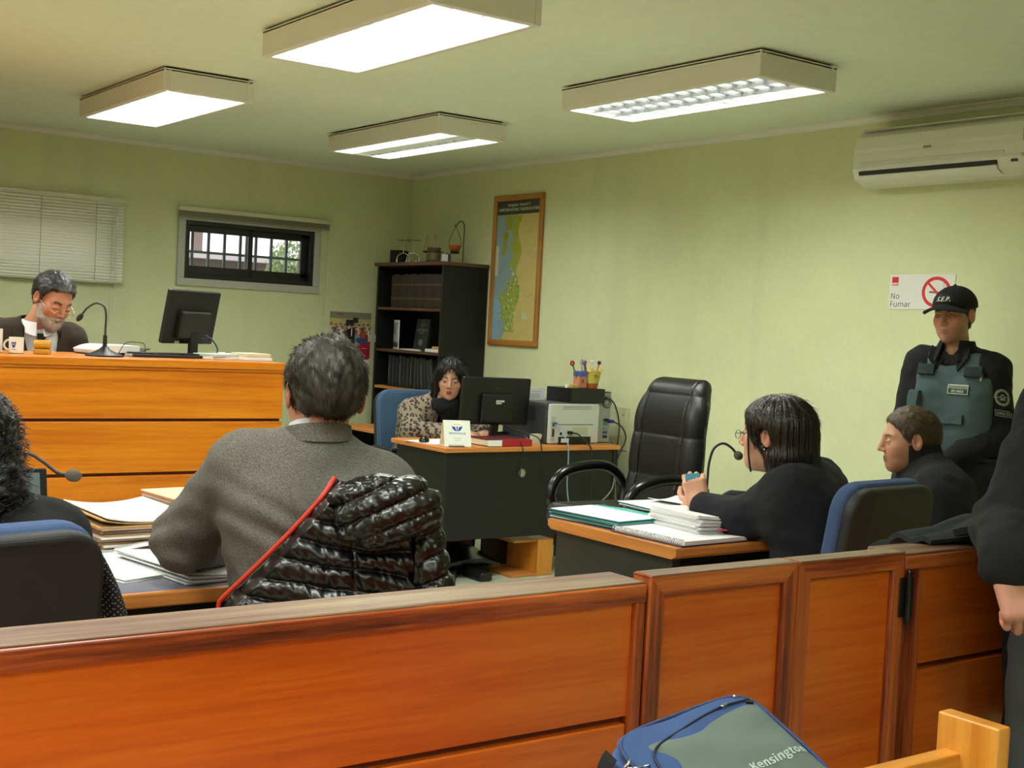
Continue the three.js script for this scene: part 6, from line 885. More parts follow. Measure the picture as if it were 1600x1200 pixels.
// ---- black quilted jacket hung on his chair
{
  const nyl = phys(0x0b0b0e, 0.3, { clearcoat: 0.25, clearcoatRoughness: 0.3, side: THREE.DoubleSide });
  const j = thing('quilted_jacket', 'glossy black quilted puffer jacket with red edge hung over a chair back', 'jacket', [-3.80, 0, 6.13], Math.PI - 0.42);
  // local frame as the chair's: the jacket hangs behind the backrest at negative z, +x to the left in the picture
  const baffle = (q) => Math.pow(Math.abs(Math.sin(q * Math.PI)), 0.6);
  const left = (v) => 0.07 + 0.235 * Math.min(1, v * 2.1) ** 1.1, right = (v) => -0.105 - 0.055 * sstep(0.0, 0.55, v);
  const shell = grid(230, 240, (u, v) => {
    const y0 = lerp(1.055, 0.46, v), x = lerp(right(v), left(v), u), xs = x - 0.0 + 0.03 * v;
    const band = v * 12.5 + 0.28 * Math.sin(xs * 11 + 0.6) + (xs > 0.1 ? (xs - 0.1) * 5 : 0) - (xs < -0.13 ? (xs + 0.13) * 6 : 0), q = Math.abs(Math.sin(band * Math.PI));
    const s1 = Math.exp(-(((xs - 0.035) / 0.008) ** 2)), s2 = Math.exp(-(((xs + 0.125) / 0.008) ** 2));
    const pucker = 0.0035 * vn3(xs * 75, band * 1.3, 1) * (1.2 - q) + 0.0028 * vn3(xs * 120 + band * 3, band * 2.2, 4) + 0.004 * vn3(xs * 24, v * 22, 7);
    const puff = 0.019 * baffle(band) * (1 - 0.55 * s1 - 0.55 * s2) + pucker;
    const z = -0.085 - puff + 0.7 * x * x + 0.055 * sstep(0.06, 0.0, v) + 0.035 * sstep(0.93, 1, u) + 0.06 * sstep(0.1, 0, u);
    return [x, y0 - 0.012 * Math.sin(u * 3.14) * (1 - v) + 0.006 * vn3(x * 9, v * 9, 3), z];
  });
  P(j, 'back_panel', shell, nyl);
  P(j, 'lining', grid(20, 20, (u, v) => { const x = lerp(left(v) - 0.004, right(v) + 0.01, u); return [x, lerp(1.05, 0.47, v), -0.066 + 0.7 * x * x + 0.03 * sstep(0.06, 0, v)]; }), std(0x101013, 0.7, { side: THREE.DoubleSide }));
  P(j, 'red_piping', tube(Array.from({ length: 30 }, (_, i) => { const v = i / 29, x = left(v); return [x + 0.002, lerp(1.058, 0.47, v), -0.058 + 0.7 * x * x + 0.03 * sstep(0.06, 0, v)]; }), 0.0055, 110, 8), std(0xd0381e, 0.6));
  P(j, 'hood', boxUV(sdfGeo((p) => {
    const x = p[0], y = p[1], z = p[2], sh = x + 0.075 + (y - 1.0) * 0.5; let d = ell([sh - 0.03, y, z], [0, 0.995, -0.125], [0.105, 0.07, 0.045]); d = smin(d, ell([x, y + 0.12 * x, z], [-0.01, 1.035, -0.1], [0.095, 0.036, 0.05]), 0.04);
    const q = (x * 0.5 + y * 1.0 + 0.4 * x * x) * 21, b = baffle(q); return d + 0.006 * (1 - 1.8 * b) + 0.0028 * vn3((x - y * 0.5) * 75, q * 1.3, 5) + 0.002 * vn3(x * 120, y * 120, z * 120);
  }, [-0.27, 0.9, -0.2], [0.16, 1.12, -0.01], 0.0042)), nyl);
  P(j, 'sleeve', boxUV(sdfGeo((p) => { const d = smin(cap(p, [-0.115, 0.96, -0.06], [-0.165, 0.75, -0.075], 0.046, 0.05), cap(p, [-0.165, 0.75, -0.075], [-0.18, 0.45, -0.07], 0.05, 0.045), 0.04); const b = p[1] * 19 + p[0] * 8; return d + 0.006 * (1 - 1.8 * baffle(b)) + 0.003 * vn3(p[0] * 75, b * 1.2, p[2] * 75) + 0.002 * vn3(p[0] * 130, p[1] * 130, p[2] * 130); }, [-0.34, 0.38, -0.17], [-0.1, 1.05, 0.02], 0.005)), nyl);
}
// ---- 2. woman with glasses at the right-hand desk
function lawyer() {
  const B = [-1.93, 0, 5.86], rel = (a) => sub(a, B), yaw = Math.atan2(-0.36, -0.93);
  const J = { pelvis: rel([-1.88, 0.55, 5.93]), chest: rel([-1.955, 0.86, 5.80]), neck: rel([-1.955, 0.985, 5.725]), LS: rel([-2.07, 0.925, 5.78]), RS: rel([-1.82, 0.93, 5.73]), LE: rel([-2.10, 0.812, 5.65]), RE: rel([-1.72, 0.80, 5.52]), LW: rel([-2.135, 0.835, 5.485]), RW: rel([-1.93, 0.82, 5.40]) };
  J.LS = rel([-2.075, 0.925, 5.83]); J.RS = rel([-1.80, 0.935, 5.70]);
  const face = [-0.5, 0, -0.86]; seatedLegs(J, face, 0.4); J.neckTop = rel([-1.97, 1.05, 5.69]);
  const t = thing('person', 'seated woman with dark shoulder-length hair and glasses in a black sweater', 'person', B);
  const H = headM4(rel([-1.985, 1.088, 5.655]), yaw, 0.02, 0.03, 1.0), nt = V(...J.neck).applyMatrix4(H.clone().invert()).toArray();
  const o = { skin: 0xd2a084, female: 1, flush: 0.3 }; const h = headGeo(o, nt).applyMatrix4(H);
  const hl = handGeo(o.skin, -1, [0.75, 0.85, 0.9, 0.95], 0.5).applyMatrix4(frameM(J.LW, [0.02, 0.9, -0.4], [-0.75, 0.1, 0.6])), hr = handGeo(o.skin, 1, [0.4, 0.45, 0.5, 0.5], 0.4).applyMatrix4(frameM(J.RW, sub(J.RW, J.RE), [0, 1, 0.2]));
  P(t, 'body', bodyGeo(J, o, h, [hl, hr]), skinM); seed = 23;
  const hf = (p) => { const ax = Math.abs(p[0]); let d = cranium(p, 0.022); d = smin(d, ell(p, [0, 0.02, -0.05], [0.092, 0.095, 0.085]), 0.03); d = smin(d, ell(p, [0, -0.06, -0.07], [0.098, 0.1, 0.065]), 0.04); d = smin(d, cap([ax, p[1], p[2]], [0.055, -0.08, -0.06], [0.07, -0.17, -0.075], 0.05, 0.025), 0.04); d = smin(d, cap(p, [0.0, -0.06, -0.09], [-0.02, -0.2, -0.15], 0.07, 0.035), 0.05); d = smin(d, ell(p, [0, 0.03, -0.055], [0.1, 0.1, 0.1]), 0.03); d = smax(d, -ell(p, [0, -0.035, 0.095], [0.085, 0.115, 0.075]), 0.015); d = smax(d, -ell([ax, p[1], p[2]], [0.09, -0.012, -0.004], [0.03, 0.038, 0.03]), 0.01); return d; };
  P(t, 'hair', longHair(hf, [-0.15, -0.27, -0.22], [0.15, 0.15, 0.13], { dark: L3(0x120d0b), light: L3(0x3c2a22), n: 6000, len: 0.034, lift: 0.02, dir: (p) => [p[0] * 0.6, p[1] > 0.06 ? -0.35 : -1, p[1] > 0.06 ? -0.5 : -0.15] }).applyMatrix4(H), hairMat(0.34));
  P(t, 'hair_lock', tube([[0.062, 0.03, 0.06], [0.07, -0.02, 0.055], [0.066, -0.08, 0.05], [0.058, -0.12, 0.045]], 0.0035, 20, 6).applyMatrix4(H), std(0x17110e, 0.5));
  glassesOn(t, H, std(0x201a28, 0.3), { r: 0.02, rect: true }); P(t, 'earring', new THREE.SphereGeometry(0.004, 8, 6), M.chrome, V(0.08, -0.042, -0.008).applyMatrix4(H).toArray());
  const tr = trunk(J, { g: 0.012, w: 1.08, rc: 0.122, rw: 0.128, rh: 0.145, sh: 0.062 }), aL = arm(J, 'L', 0.016, 0.86, 0.06, 0.055, 0.036), aR = arm(J, 'R', 0.016, 0.86, 0.058, 0.05, 0.034);
  garment((p) => { let d = smin(tr(p), Math.min(aL(p), aR(p)), 0.04); d = smax(d, -cap(p, add(J.neck, [-0.01, 0.03, -0.02]), add(J.neck, [-0.04, 0.2, -0.1]), 0.055, 0.07), 0.01); return smax(d, -(p[1] - 0.44), 0.01) + 0.006 * Math.sin(p[1] * 70 + 3 * vn3(p[0] * 5, p[1] * 5, p[2] * 5)) * sstep(0.86, 0.7, p[1]); }, [J.pelvis, J.chest, J.LS, J.RS, J.LE, J.RE, J.LW, J.RW, J.neck], 0.19, 0.009, clothNavy, 'sweater', t, 0.005);
  garment((p) => smin(legs(J, 0.022, 0.97)(p), cap(p, J.LH, J.RH, 0.125, 0.125), 0.04), [J.LH, J.RH, J.LK, J.RK, J.LA, J.RA], 0.16, 0.014, clothBlack, 'trousers', t); P(t, 'shoes', shoesGeo(J, face), M.black);
  single('blue_card', 'light blue card held up in the hand of the woman with glasses', 'card', box(0.05, 0.075, 0.0015, 0), std(0x5cb8dc, 0.6), [-2.138, 0.905, 5.452], [-0.1, -0.63, 0.05]);
}
lawyer();
// ---- 3. seated man in dark fleece
function defendant() {
  const B = [-1.02, 0, 5.66], rel = (a) => sub(a, B), yaw = Math.atan2(-0.74, -0.62);
  const J = { pelvis: rel([-0.99, 0.55, 5.72]), chest: rel([-1.03, 0.84, 5.62]), neck: rel([-1.06, 0.98, 5.575]), LS: rel([-1.16, 0.90, 5.72]), RS: rel([-0.93, 0.905, 5.47]), LE: rel([-1.26, 0.7, 5.66]), RE: rel([-0.95, 0.70, 5.34]), LW: rel([-1.36, 0.66, 5.47]), RW: rel([-1.18, 0.66, 5.36]) };
  J.LS = rel([-1.15, 0.885, 5.73]); J.LE = rel([-1.22, 0.66, 5.74]); J.LW = rel([-1.36, 0.62, 5.6]); J.RE = rel([-0.92, 0.66, 5.4]); J.RW = rel([-1.1, 0.62, 5.34]);
  const face = [-0.75, 0, -0.66]; seatedLegs(J, face, 0.4); J.neckTop = rel([-1.08, 1.04, 5.56]);
  const t = thing('person', 'seated man with short brown hair in a dark fleece with raised collar', 'person', B);
  const H = headM4(rel([-1.108, 1.055, 5.545]), yaw, 0.1, 0.0, 1.0), nt = V(...J.neck).applyMatrix4(H.clone().invert()).toArray();
  const o = { skin: 0xc99a80, flush: 0.3, stubble: 0x8a6a5a }; const h = headGeo(o, nt).applyMatrix4(H);
  const hl = handGeo(o.skin, -1).applyMatrix4(frameM(J.LW, sub(J.LW, J.LE), [0, 1, 0.2])), hr = handGeo(o.skin, 1).applyMatrix4(frameM(J.RW, sub(J.RW, J.RE), [0, 1, 0.2]));
  P(t, 'body', bodyGeo(J, o, h, [hl, hr]), skinM); seed = 29;
  P(t, 'hair', shortHair({ thick: 0.011, dark: L3(0x2c241c), light: L3(0x6e5c44), line: 0.006, grey: (p) => 0.35 + 0.3 * sstep(0.06, 0.11, p[1]), n: 4500, len: 0.016, lift: 0.45 }).applyMatrix4(H), hairMat(0.55));
  const tr = trunk(J, { g: 0.02, w: 1.05, rc: 0.12, rw: 0.125, rh: 0.14, sh: 0.066 }), aL = arm(J, 'L', 0.024, 0.95, 0.064, 0.056, 0.04), aR = arm(J, 'R', 0.024, 0.95, 0.064, 0.056, 0.04);
  garment((p) => { let d = smin(tr(p), Math.min(aL(p), aR(p)), 0.04); d = smax(d, -cap(p, add(J.neck, [-0.01, 0.02, -0.01]), add(J.neck, [-0.06, 0.2, -0.05]), 0.058, 0.08), 0.01); return smax(d, -(p[1] - 0.44), 0.01); }, [J.pelvis, J.chest, J.LS, J.RS, J.LE, J.RE, J.LW, J.RW, J.neck], 0.2, 0.01, fleece, 'fleece_jacket', t, 0.006);
  const c = J.neck; P(t, 'collar', boxUV(slab(48, 5, (u, v) => { const a = lerp(-2.75, 2.75, u) + yaw + Math.PI, R = 0.074 + 0.010 * (1 - v); return [c[0] - 0.022 * v + R * Math.sin(a), c[1] - 0.01 + 0.078 * v - 0.02 * v * Math.abs(u - 0.5), c[2] - 0.006 * v + R * Math.cos(a)]; }, 0.014)), clothBlack);
  garment((p) => smin(legs(J, 0.022, 0.97)(p), cap(p, J.LH, J.RH, 0.12, 0.12), 0.04), [J.LH, J.RH, J.LK, J.RK, J.LA, J.RA], 0.16, 0.014, trouserM, 'trousers', t); P(t, 'shoes', shoesGeo(J, face), M.black);
}
defendant();
// ---- 4. standing guard with cap and vest
function guard() {
  const B = [-0.47, 0, 5.30], rel = (a) => sub(a, B), yaw = Math.atan2(-0.98, 0.12), fwd = [-0.97, 0, 0.24], left = [0.24, 0, 0.97];
  const J = { pelvis: rel([-0.47, 0.92, 5.31]), chest: rel([-0.47, 1.22, 5.3]), neck: rel([-0.478, 1.405, 5.292]), LS: rel([-0.445, 1.33, 5.44]), RS: rel([-0.515, 1.34, 5.155]), LE: rel([-0.42, 1.06, 5.48]), RE: rel([-0.53, 1.06, 5.10]), LW: rel([-0.62, 0.95, 5.40]), RW: rel([-0.66, 0.97, 5.22]) };
  const t = thing('person', 'standing guard in a black cap and green-grey vest beside the No Fumar sign', 'person', B);
  for (const [k, q] of [['L', 1], ['R', -1]]) { J[k + 'H'] = add(J.pelvis, left, q * 0.09); J[k + 'K'] = add([0, 0.5, 0], left, q * 0.11); J[k + 'A'] = add([0.02, 0.09, 0], left, q * 0.12); }
  J.neckTop = rel([-0.49, 1.48, 5.29]);
  const H = headM4(rel([-0.505, 1.552, 5.285]), yaw, 0.08, 0.03, 0.95), nt = V(...J.neck).applyMatrix4(H.clone().invert()).toArray();
  const o = { skin: 0xc49478, flush: 0.75, stubble: 0x8f6c58, lids: 0.8, lips: 0xa8685c, browT: 0.005 }; const h = headGeo(o, nt).applyMatrix4(H);
  const hl = handGeo(o.skin, -1, [0.4, 0.45, 0.5, 0.5], 0.4).applyMatrix4(frameM(J.LW, [-0.35, -0.6, -0.55], [-0.8, 0.3, 0.3])), hr = handGeo(o.skin, 1, [0.4, 0.45, 0.5, 0.5], 0.4).applyMatrix4(frameM(J.RW, [-0.3, -0.6, 0.5], [-0.8, 0.3, -0.2]));
  P(t, 'body', bodyGeo(J, o, h, [hl, hr]), skinM); seed = 37;
  P(t, 'hair', shortHair({ thick: 0.006, dark: L3(0x1b1512), light: L3(0x3a2c24), line: 0.012, n: 2500, len: 0.008, lift: 0.3 }).applyMatrix4(H), hairMat(0.6));
  // cap in the head's frame
  const capG = new THREE.Group(); capG.name = 'cap'; capG.applyMatrix4(H); t.add(capG); const capM = fabric(0x0b0b0d, 0.03, 0.0006);
  P(capG, 'crown', boxUV(sdfGeo((p) => { let d = ell(p, [0, 0.045, -0.012], [0.092, 0.09, 0.113]); d = smax(d, -(p[1] - 0.033 - 0.02 * p[2]), 0.006); d = smax(d, -ell(p, [0, 0.04, -0.014], [0.084, 0.082, 0.105]), 0.002); return d + 0.0012 * Math.cos(Math.atan2(p[0], p[2]) * 6) ** 16; }, [-0.11, 0.01, -0.14], [0.11, 0.15, 0.12], 0.0042)), capM);
  P(capG, 'visor', boxUV(slab(24, 10, (u, v) => { const a = (u - 0.5) * 2.1, R = 0.097 + 0.068 * v * Math.cos(a * 0.85); return [Math.sin(a) * R * 0.86, 0.053 - 0.014 * v - 0.03 * Math.sin(a) ** 2 - 0.006 * v * v, Math.cos(a) * R + 0.0]; }, 0.004)), capM);
  P(capG, 'button', new THREE.SphereGeometry(0.007, 10, 8).scale(1, 0.5, 1), capM, [0, 0.137, -0.012]);
  const sep = canvasTex(256, 96, (c) => { c.fillStyle = '#0b0b0d'; c.fillRect(0, 0, 256, 96); c.fillStyle = '#c9cfb4'; c.font = 'italic bold 76px sans-serif'; c.textBaseline = 'middle'; c.textAlign = 'center'; c.fillText('S.E.P.', 128, 52, 236); });
  P(capG, 'lettering', grid(16, 4, (u, v) => { const a = (u - 0.5) * 1.0, y = 0.062 + 0.034 * v, k = Math.sqrt(Math.max(0.05, 1 - ((y - 0.045) / 0.0915) ** 2)); return [Math.sin(a) * 0.0942 * k, y, -0.012 + Math.cos(a) * 0.1152 * k]; }), std(0xffffff, 0.8, { map: sep }));
  // black shirt with sleeves and a stand-up collar
  const tr = trunk(J, { g: 0.004, rc: 0.108, rw: 0.105, rh: 0.115, sh: 0.06 }), aL = arm(J, 'L', 0.018, 0.97, 0.062, 0.052, 0.038), aR = arm(J, 'R', 0.018, 0.97, 0.062, 0.052, 0.038), pts = [J.pelvis, J.chest, J.LS, J.RS, J.LE, J.RE, J.LW, J.RW, J.neck];
  garment((p) => { let d = smin(tr(p), Math.min(aL(p), aR(p)), 0.03); d = smax(d, -cap(p, add(J.neck, [-0.02, 0.02, 0]), add(J.neck, [-0.05, 0.2, 0]), 0.055, 0.07), 0.01); return smax(d, -(p[1] - 0.9), 0.01); }, pts, 0.17, 0.009, clothBlack, 'shirt', t, 0.006);
  const c = J.neck, yf = Math.atan2(fwd[0], fwd[2]);
  P(t, 'collar', boxUV(slab(48, 5, (u, v) => { const a = yf + lerp(0.5, 5.78, u), R = 0.066 + 0.02 * (1 - v), fr = Math.cos(a - yf); return [c[0] + R * Math.sin(a) + 0.012 * (1 - v) * Math.sin(yf) * (fr > 0.3 ? 2.2 : 0), c[1] - 0.02 - 0.03 * (1 - v) * Math.max(0, fr) + 0.062 * v, c[2] + R * Math.cos(a)]; }, 0.01)), clothBlack);
  for (const s of [-1, 1]) P(t, 'collar_flap', boxUV(slab(8, 6, (u, v) => { const q = add(add(add(c, fwd, 0.062 + 0.035 * v), left, s * lerp(0.015 + 0.03 * v, 0.085, u)), [0, -0.012 - 0.075 * v * (1 - 0.35 * u) + 0.03 * u, 0]); return q; }, 0.008)), clothBlack);
  // armoured vest
  const vt = trunk(J, { g: 0.016, rc: 0.113, rw: 0.112, rh: 0.115, sh: 0.058 });
  garment((p) => { let d = vt(p); const l = p[0] * left[0] + p[2] * left[2] - 0.02; d = smax(d, -cap(p, add(c, fwd, 0.03), add(add(c, fwd, 0.1), [0, 0.12, 0]), 0.085, 0.12), 0.01); d = smax(d, Math.abs(l - 0.0) - (p[1] > 1.3 ? 0.125 : 0.165), 0.015); for (const k of ['L', 'R']) d = smax(d, -cap(p, add(J[k + 'S'], [0, -0.03, 0]), add(J[k + 'S'], left, k === 'L' ? 0.15 : -0.15), 0.07, 0.1), 0.01); return smax(smax(d, -(p[1] - 0.98), 0.01), p[1] - 1.40, 0.01); }, [J.pelvis, J.chest, J.LS, J.RS, c], 0.16, 0.009, vestM, 'vest', t, 0.003);
  const onFront = (l, y, out) => { let o2 = 0.30; for (let i = 0; i < 60; i++) { const q = add(add([0, y, 0.0], left, l), fwd, o2); if (vt(q) < out) break; o2 -= 0.004; } return add(add([0, y, 0], left, l), fwd, o2); };
  const patch = (name, l0, l1, y0, y1, mat, out = 0.004, th = 0.004, parent = t) => P(parent, name, slab(8, 6, (u, v) => onFront(lerp(l0, l1, u), lerp(y0, y1, v), out), th), mat);
  const gt = canvasTex(256, 112, (x) => { x.fillStyle = '#c4cbb4'; x.fillRect(0, 0, 256, 112); x.fillStyle = '#2e3c40'; x.fillRect(8, 8, 240, 96); x.fillStyle = '#9aa68e'; x.fillRect(12, 10, 232, 38); x.textAlign = 'center'; x.fillStyle = '#2e3c40'; x.font = 'bold 32px sans-serif'; x.fillText('GENDARMERIA', 128, 41, 222); x.fillStyle = '#c4cbb4'; x.font = 'bold 36px sans-serif'; x.fillText('DE CHILE', 128, 90, 160); });
  patch('name_patch', 0.005, 0.095, 1.225, 1.265, std(0xffffff, 0.8, { map: gt }), 0.006, 0.002);
  patch('chest_pouch', -0.155, -0.105, 1.10, 1.23, vestM, 0.014, 0.03); patch('shoulder_strap', -0.13, -0.06, 1.30, 1.345, fabric(0x2b3a3d, 0.04, 0.0008), 0.01, 0.014); patch('shoulder_strap', 0.07, 0.14, 1.30, 1.34, fabric(0x2b3a3d, 0.04, 0.0008), 0.01, 0.014); patch('pocket_flap', -0.02, 0.08, 1.10, 1.14, vestM, 0.008, 0.012); patch('pen_clip', 0.135, 0.142, 1.285, 1.31, std(0xb9c2a4, 0.5), 0.008, 0.003);
  // sleeve badge
  const bd = canvasTex(128, 128, (x) => { x.fillStyle = '#0d0e12'; x.fillRect(0, 0, 128, 128); x.fillStyle = '#8c9484'; x.beginPath(); x.arc(64, 64, 60, 0, 7); x.fill(); x.fillStyle = '#15181a'; x.beginPath(); x.arc(64, 64, 42, 0, 7); x.fill(); x.fillStyle = '#8c9484'; x.beginPath(); x.ellipse(64, 62, 16, 22, 0, 0, 7); x.fill(); x.fillRect(26, 58, 76, 8); x.fillRect(40, 76, 48, 8); x.fillStyle = '#23282a'; x.beginPath(); x.arc(64, 58, 8, 0, 7); x.fill(); });
  const bd2 = canvasTex(128, 48, (x) => { x.fillStyle = '#8a907f'; x.fillRect(0, 0, 128, 48); x.fillStyle = '#1b2022'; x.fillRect(5, 5, 118, 38); x.fillStyle = '#a9b09c'; x.font = 'bold 26px sans-serif'; x.fillText('CHILE', 10, 34, 60); x.fillStyle = '#5a6064'; x.fillRect(76, 12, 40, 24); });
  const dn = nrm([-0.55, 0.0, 0.83]), onSleeve = (a, y) => { const ax = mix3(J.LS, J.LE, clamp((J.LS[1] - y) / (J.LS[1] - J.LE[1]), 0, 1)), s2 = nrm(crs([0, 1, 0], dn)); let o2 = 0.16; for (let i = 0; i < 60; i++) { const q = add(add([ax[0], y, ax[2]], s2, a), dn, o2); if (aL(q) < 0.0065) break; o2 -= 0.002; } return add(add([ax[0], y, ax[2]], s2, a), dn, o2); };
  { const g = grid(14, 14, (u, v) => onSleeve((u - 0.5) * 0.07, 1.222 + (v - 0.5) * 0.075)); const idx = [], uv = g.attributes.uv; for (let i = 0; i < g.index.count; i += 3) { const k = [0, 1, 2].map((e) => g.index.getX(i + e)); if (k.every((q) => Math.hypot(uv.getX(q) - 0.5, uv.getY(q) - 0.5) < 0.52)) idx.push(...k); } g.setIndex(idx); P(t, 'sleeve_badge', g, std(0xffffff, 0.8, { map: bd, side: THREE.DoubleSide })); }
  P(t, 'rank_patch', grid(10, 5, (u, v) => onSleeve((u - 0.5) * 0.07, 1.16 + (v - 0.5) * 0.026 - 0.008 * u)), std(0xffffff, 0.8, { map: bd2, side: THREE.DoubleSide }));
  garment((p) => smin(legs(J, 0.026, 0.97)(p), trunk(J, { g: 0.008 })(p) > 0 || p[1] < 1.0 ? smax(trunk(J, { g: 0.01, rh: 0.118 })(p), p[1] - 0.97, 0.01) : 9, 0.03), [J.LH, J.RH, J.LK, J.RK, J.LA, J.RA, J.pelvis], 0.17, 0.013, trouserM, 'trousers', t); P(t, 'boots', shoesGeo(J, fwd), M.black);
  const bp = []; for (let i = 0; i < 28; i++) { const a = i / 28 * 6.2832; bp.push(add(add([J.pelvis[0], 0.955, J.pelvis[2]], left, Math.cos(a) * 0.205), fwd, Math.sin(a) * 0.14)); } const belt = P(t, 'belt', tube(bp, 0.017, 80, 8, true), M.blackGloss);
  P(belt, 'belt_pouch', box(0.05, 0.15, 0.06, 0.008), M.black, add(add([J.pelvis[0], 0.905, J.pelvis[2]], left, 0.235), fwd, -0.02)); P(belt, 'buckle', new THREE.SphereGeometry(0.008, 10, 8), M.steel, add(add([J.pelvis[0], 0.955, J.pelvis[2]], left, 0.1), fwd, 0.14));
}
guard();
// ---- 5. bearded man at the raised bench
function judge() {
  const B = [-3.40, 0.25, 2.10], rel = (a) => sub(a, B);
  const J = { floor: 0, pelvis: rel([-3.42, 0.80, 2.02]), chest: rel([-3.42, 1.13, 2.08]), neck: rel([-3.415, 1.295, 2.14]), LS: rel([-3.24, 1.235, 2.13]), RS: rel([-3.60, 1.245, 2.06]), LE: rel([-3.13, 1.04, 2.27]), RE: rel([-3.72, 1.03, 2.2]), LW: rel([-3.24, 1.215, 2.5]), RW: rel([-3.55, 1.215, 2.45]) };
  J.LE = rel([-3.17, 1.0, 2.14]); J.RE = rel([-3.70, 1.0, 2.10]); J.LW = rel([-3.28, 0.92, 2.3]); J.RW = rel([-3.56, 0.92, 2.28]);
  const face = [0.05, 0, 1]; seatedLegs(J, face, 0.38); J.neckTop = rel([-3.39, 1.38, 2.17]);
  const t = thing('person', 'grey-bearded man in a brown jacket and green tie reading at the raised bench', 'person', B);
  const H = headM4(rel([-3.352, 1.432, 2.225]), 0.3, 0.5, -0.1, 1.03), nt = V(...J.neck).applyMatrix4(H.clone().invert()).toArray();
  const o = { skin: 0xb98468, flush: 0.4, lids: 1, brow: 0x2a2624, browT: 0.006 }; const h0 = headGeo(o, nt);
  const h = h0.applyMatrix4(H), hl = handGeo(o.skin, -1).applyMatrix4(frameM(J.LW, [-0.3, -0.1, 0.9], [0, 1, 0])), hr = handGeo(o.skin, 1).applyMatrix4(frameM(J.RW, [0.3, -0.1, 0.9], [0, 1, 0]));
  P(t, 'body', bodyGeo(J, o, h, [hl, hr]), skinM); seed = 43;
  P(t, 'hair', shortHair({ thick: 0.015, dark: L3(0x1e1d1d), light: L3(0x9a9a9c), line: -0.004, recede: 0.02, grey: (p) => 0.05 + 0.75 * sstep(0.05, 0.1, p[2]) + 0.4 * sstep(0.03, -0.03, p[1]) * sstep(-0.05, 0.02, p[2]), n: 5000, len: 0.024, lift: 0.25 }).applyMatrix4(H), hairMat(0.45));
  const bf = (p) => { const ax = Math.abs(p[0]); let d = ell(p, [0, -0.075, 0.036], [0.06, 0.052, 0.062]); d = smin(d, sph(p, [0, -0.102, 0.067], 0.027), 0.03); d = smin(d, cap([ax, p[1], p[2]], [0.058, -0.012, 0.012], [0.05, -0.07, 0.035], 0.014, 0.02), 0.02); d = smax(d, -ell(p, [0, -0.058, 0.115], [0.028, 0.02, 0.03]), 0.01); d = smax(d, p[1] + 0.02 + 0.55 * Math.max(0, p[2] - 0.03), 0.01); d = smin(d, cap([ax, p[1], p[2]], [0, -0.049, 0.1], [0.026, -0.06, 0.085], 0.006, 0.005), 0.006); return d + 0.002 * vn3(p[0] * 90, p[1] * 90, p[2] * 90); };
  const bc = (p) => mul(L3(0xb9b2ac), 0.7 + 0.5 * Math.abs(vn3(p[0] * 120, p[1] * 60, p[2] * 120)) + 0.25 * sstep(-0.06, -0.1, p[1])); const bg = sdfGeo(bf, [-0.1, -0.15, -0.03], [0.1, 0.02, 0.13], 0.004, bc);
  P(t, 'beard', joinColored([bg, hairStrands(bg, 3000, (p) => [p[0] * 2, -1, 0.4], 0.012, 0.0006, bc, 0.3)]).applyMatrix4(H), hairMat(0.6)); glassesOn(t, H, std(0xb9b3a0, 0.25, { metalness: 0.8 }), { r: 0.019, y: -0.016, z: 0.112, rect: true });
  const tr = trunk(J, { g: 0.016, rc: 0.122, rw: 0.125, rh: 0.14, sh: 0.066 }), aL = arm(J, 'L', 0.022, 0.94, 0.062, 0.054, 0.038), aR = arm(J, 'R', 0.022, 0.94, 0.062, 0.054, 0.038), ax = (p) => p[0] - J.neck[0];
  const pts = [J.pelvis, J.chest, J.LS, J.RS, J.LE, J.RE, J.LW, J.RW, J.neck], trs = trunk(J, { g: 0.002, rc: 0.12, rw: 0.125, rh: 0.13 });
  const opening = (p) => (Math.abs(ax(p) - 0.02) - clamp((p[1] - 0.70) * 0.30, 0.0, 0.078)) * (p[2] > J.neck[2] - 0.02 ? 1 : 9) + (p[2] > J.neck[2] - 0.03 ? 0 : 9);
  garment((p) => { let d = smin(tr(p), Math.min(aL(p), aR(p)), 0.03); d = smax(d, -opening(p), 0.006); d = smax(d, -cap(p, add(J.neck, [0, 0.0, 0.02]), add(J.neck, [0.02, 0.2, 0.08]), 0.066, 0.09), 0.008); return smax(d, -(p[1] - 0.45), 0.01); }, pts, 0.18, 0.009, clothBrown, 'jacket', t, 0.0045);
  garment((p) => smax(smax(trs(p), -cap(p, add(J.neck, [0, 0.03, 0.02]), add(J.neck, [0.02, 0.2, 0.08]), 0.056, 0.07), 0.008), -(p[1] - 0.5), 0.01), [J.pelvis, J.chest, J.LS, J.RS, J.neck], 0.17, 0.01, std(0xe8eaf2, 0.75), 'shirt', t, 0.002);
  P(t, 'shirt_collar', boxUV(slab(40, 4, (u, v) => { const a = lerp(0.25, 6.03, u), R = 0.06 + 0.016 * (1 - v); return [J.neck[0] + 0.008 + R * Math.sin(a), J.neck[1] - 0.005 + 0.04 * v - 0.028 * Math.max(0, Math.cos(a)) * (1.4 - v), J.neck[2] + 0.014 + R * Math.cos(a)]; }, 0.006)), std(0xe8eaf2, 0.75));
  for (const s of [-1, 1]) P(t, 'lapel', boxUV(slab(6, 10, (u, v) => { const y = J.neck[1] - 0.005 - 0.3 * v, w = 0.082 * (1 - v) + 0.012, x = J.neck[0] + 0.02 + s * (w + u * (0.035 + 0.03 * Math.sin(v * 2.6))); let z = 0.35; for (let i = 0; i < 120; i++) { if (Math.min(tr([x, y, z]), trs([x, y, z])) < 0.007) break; z -= 0.004; } return [x, y, z]; }, 0.007)), clothBrown);
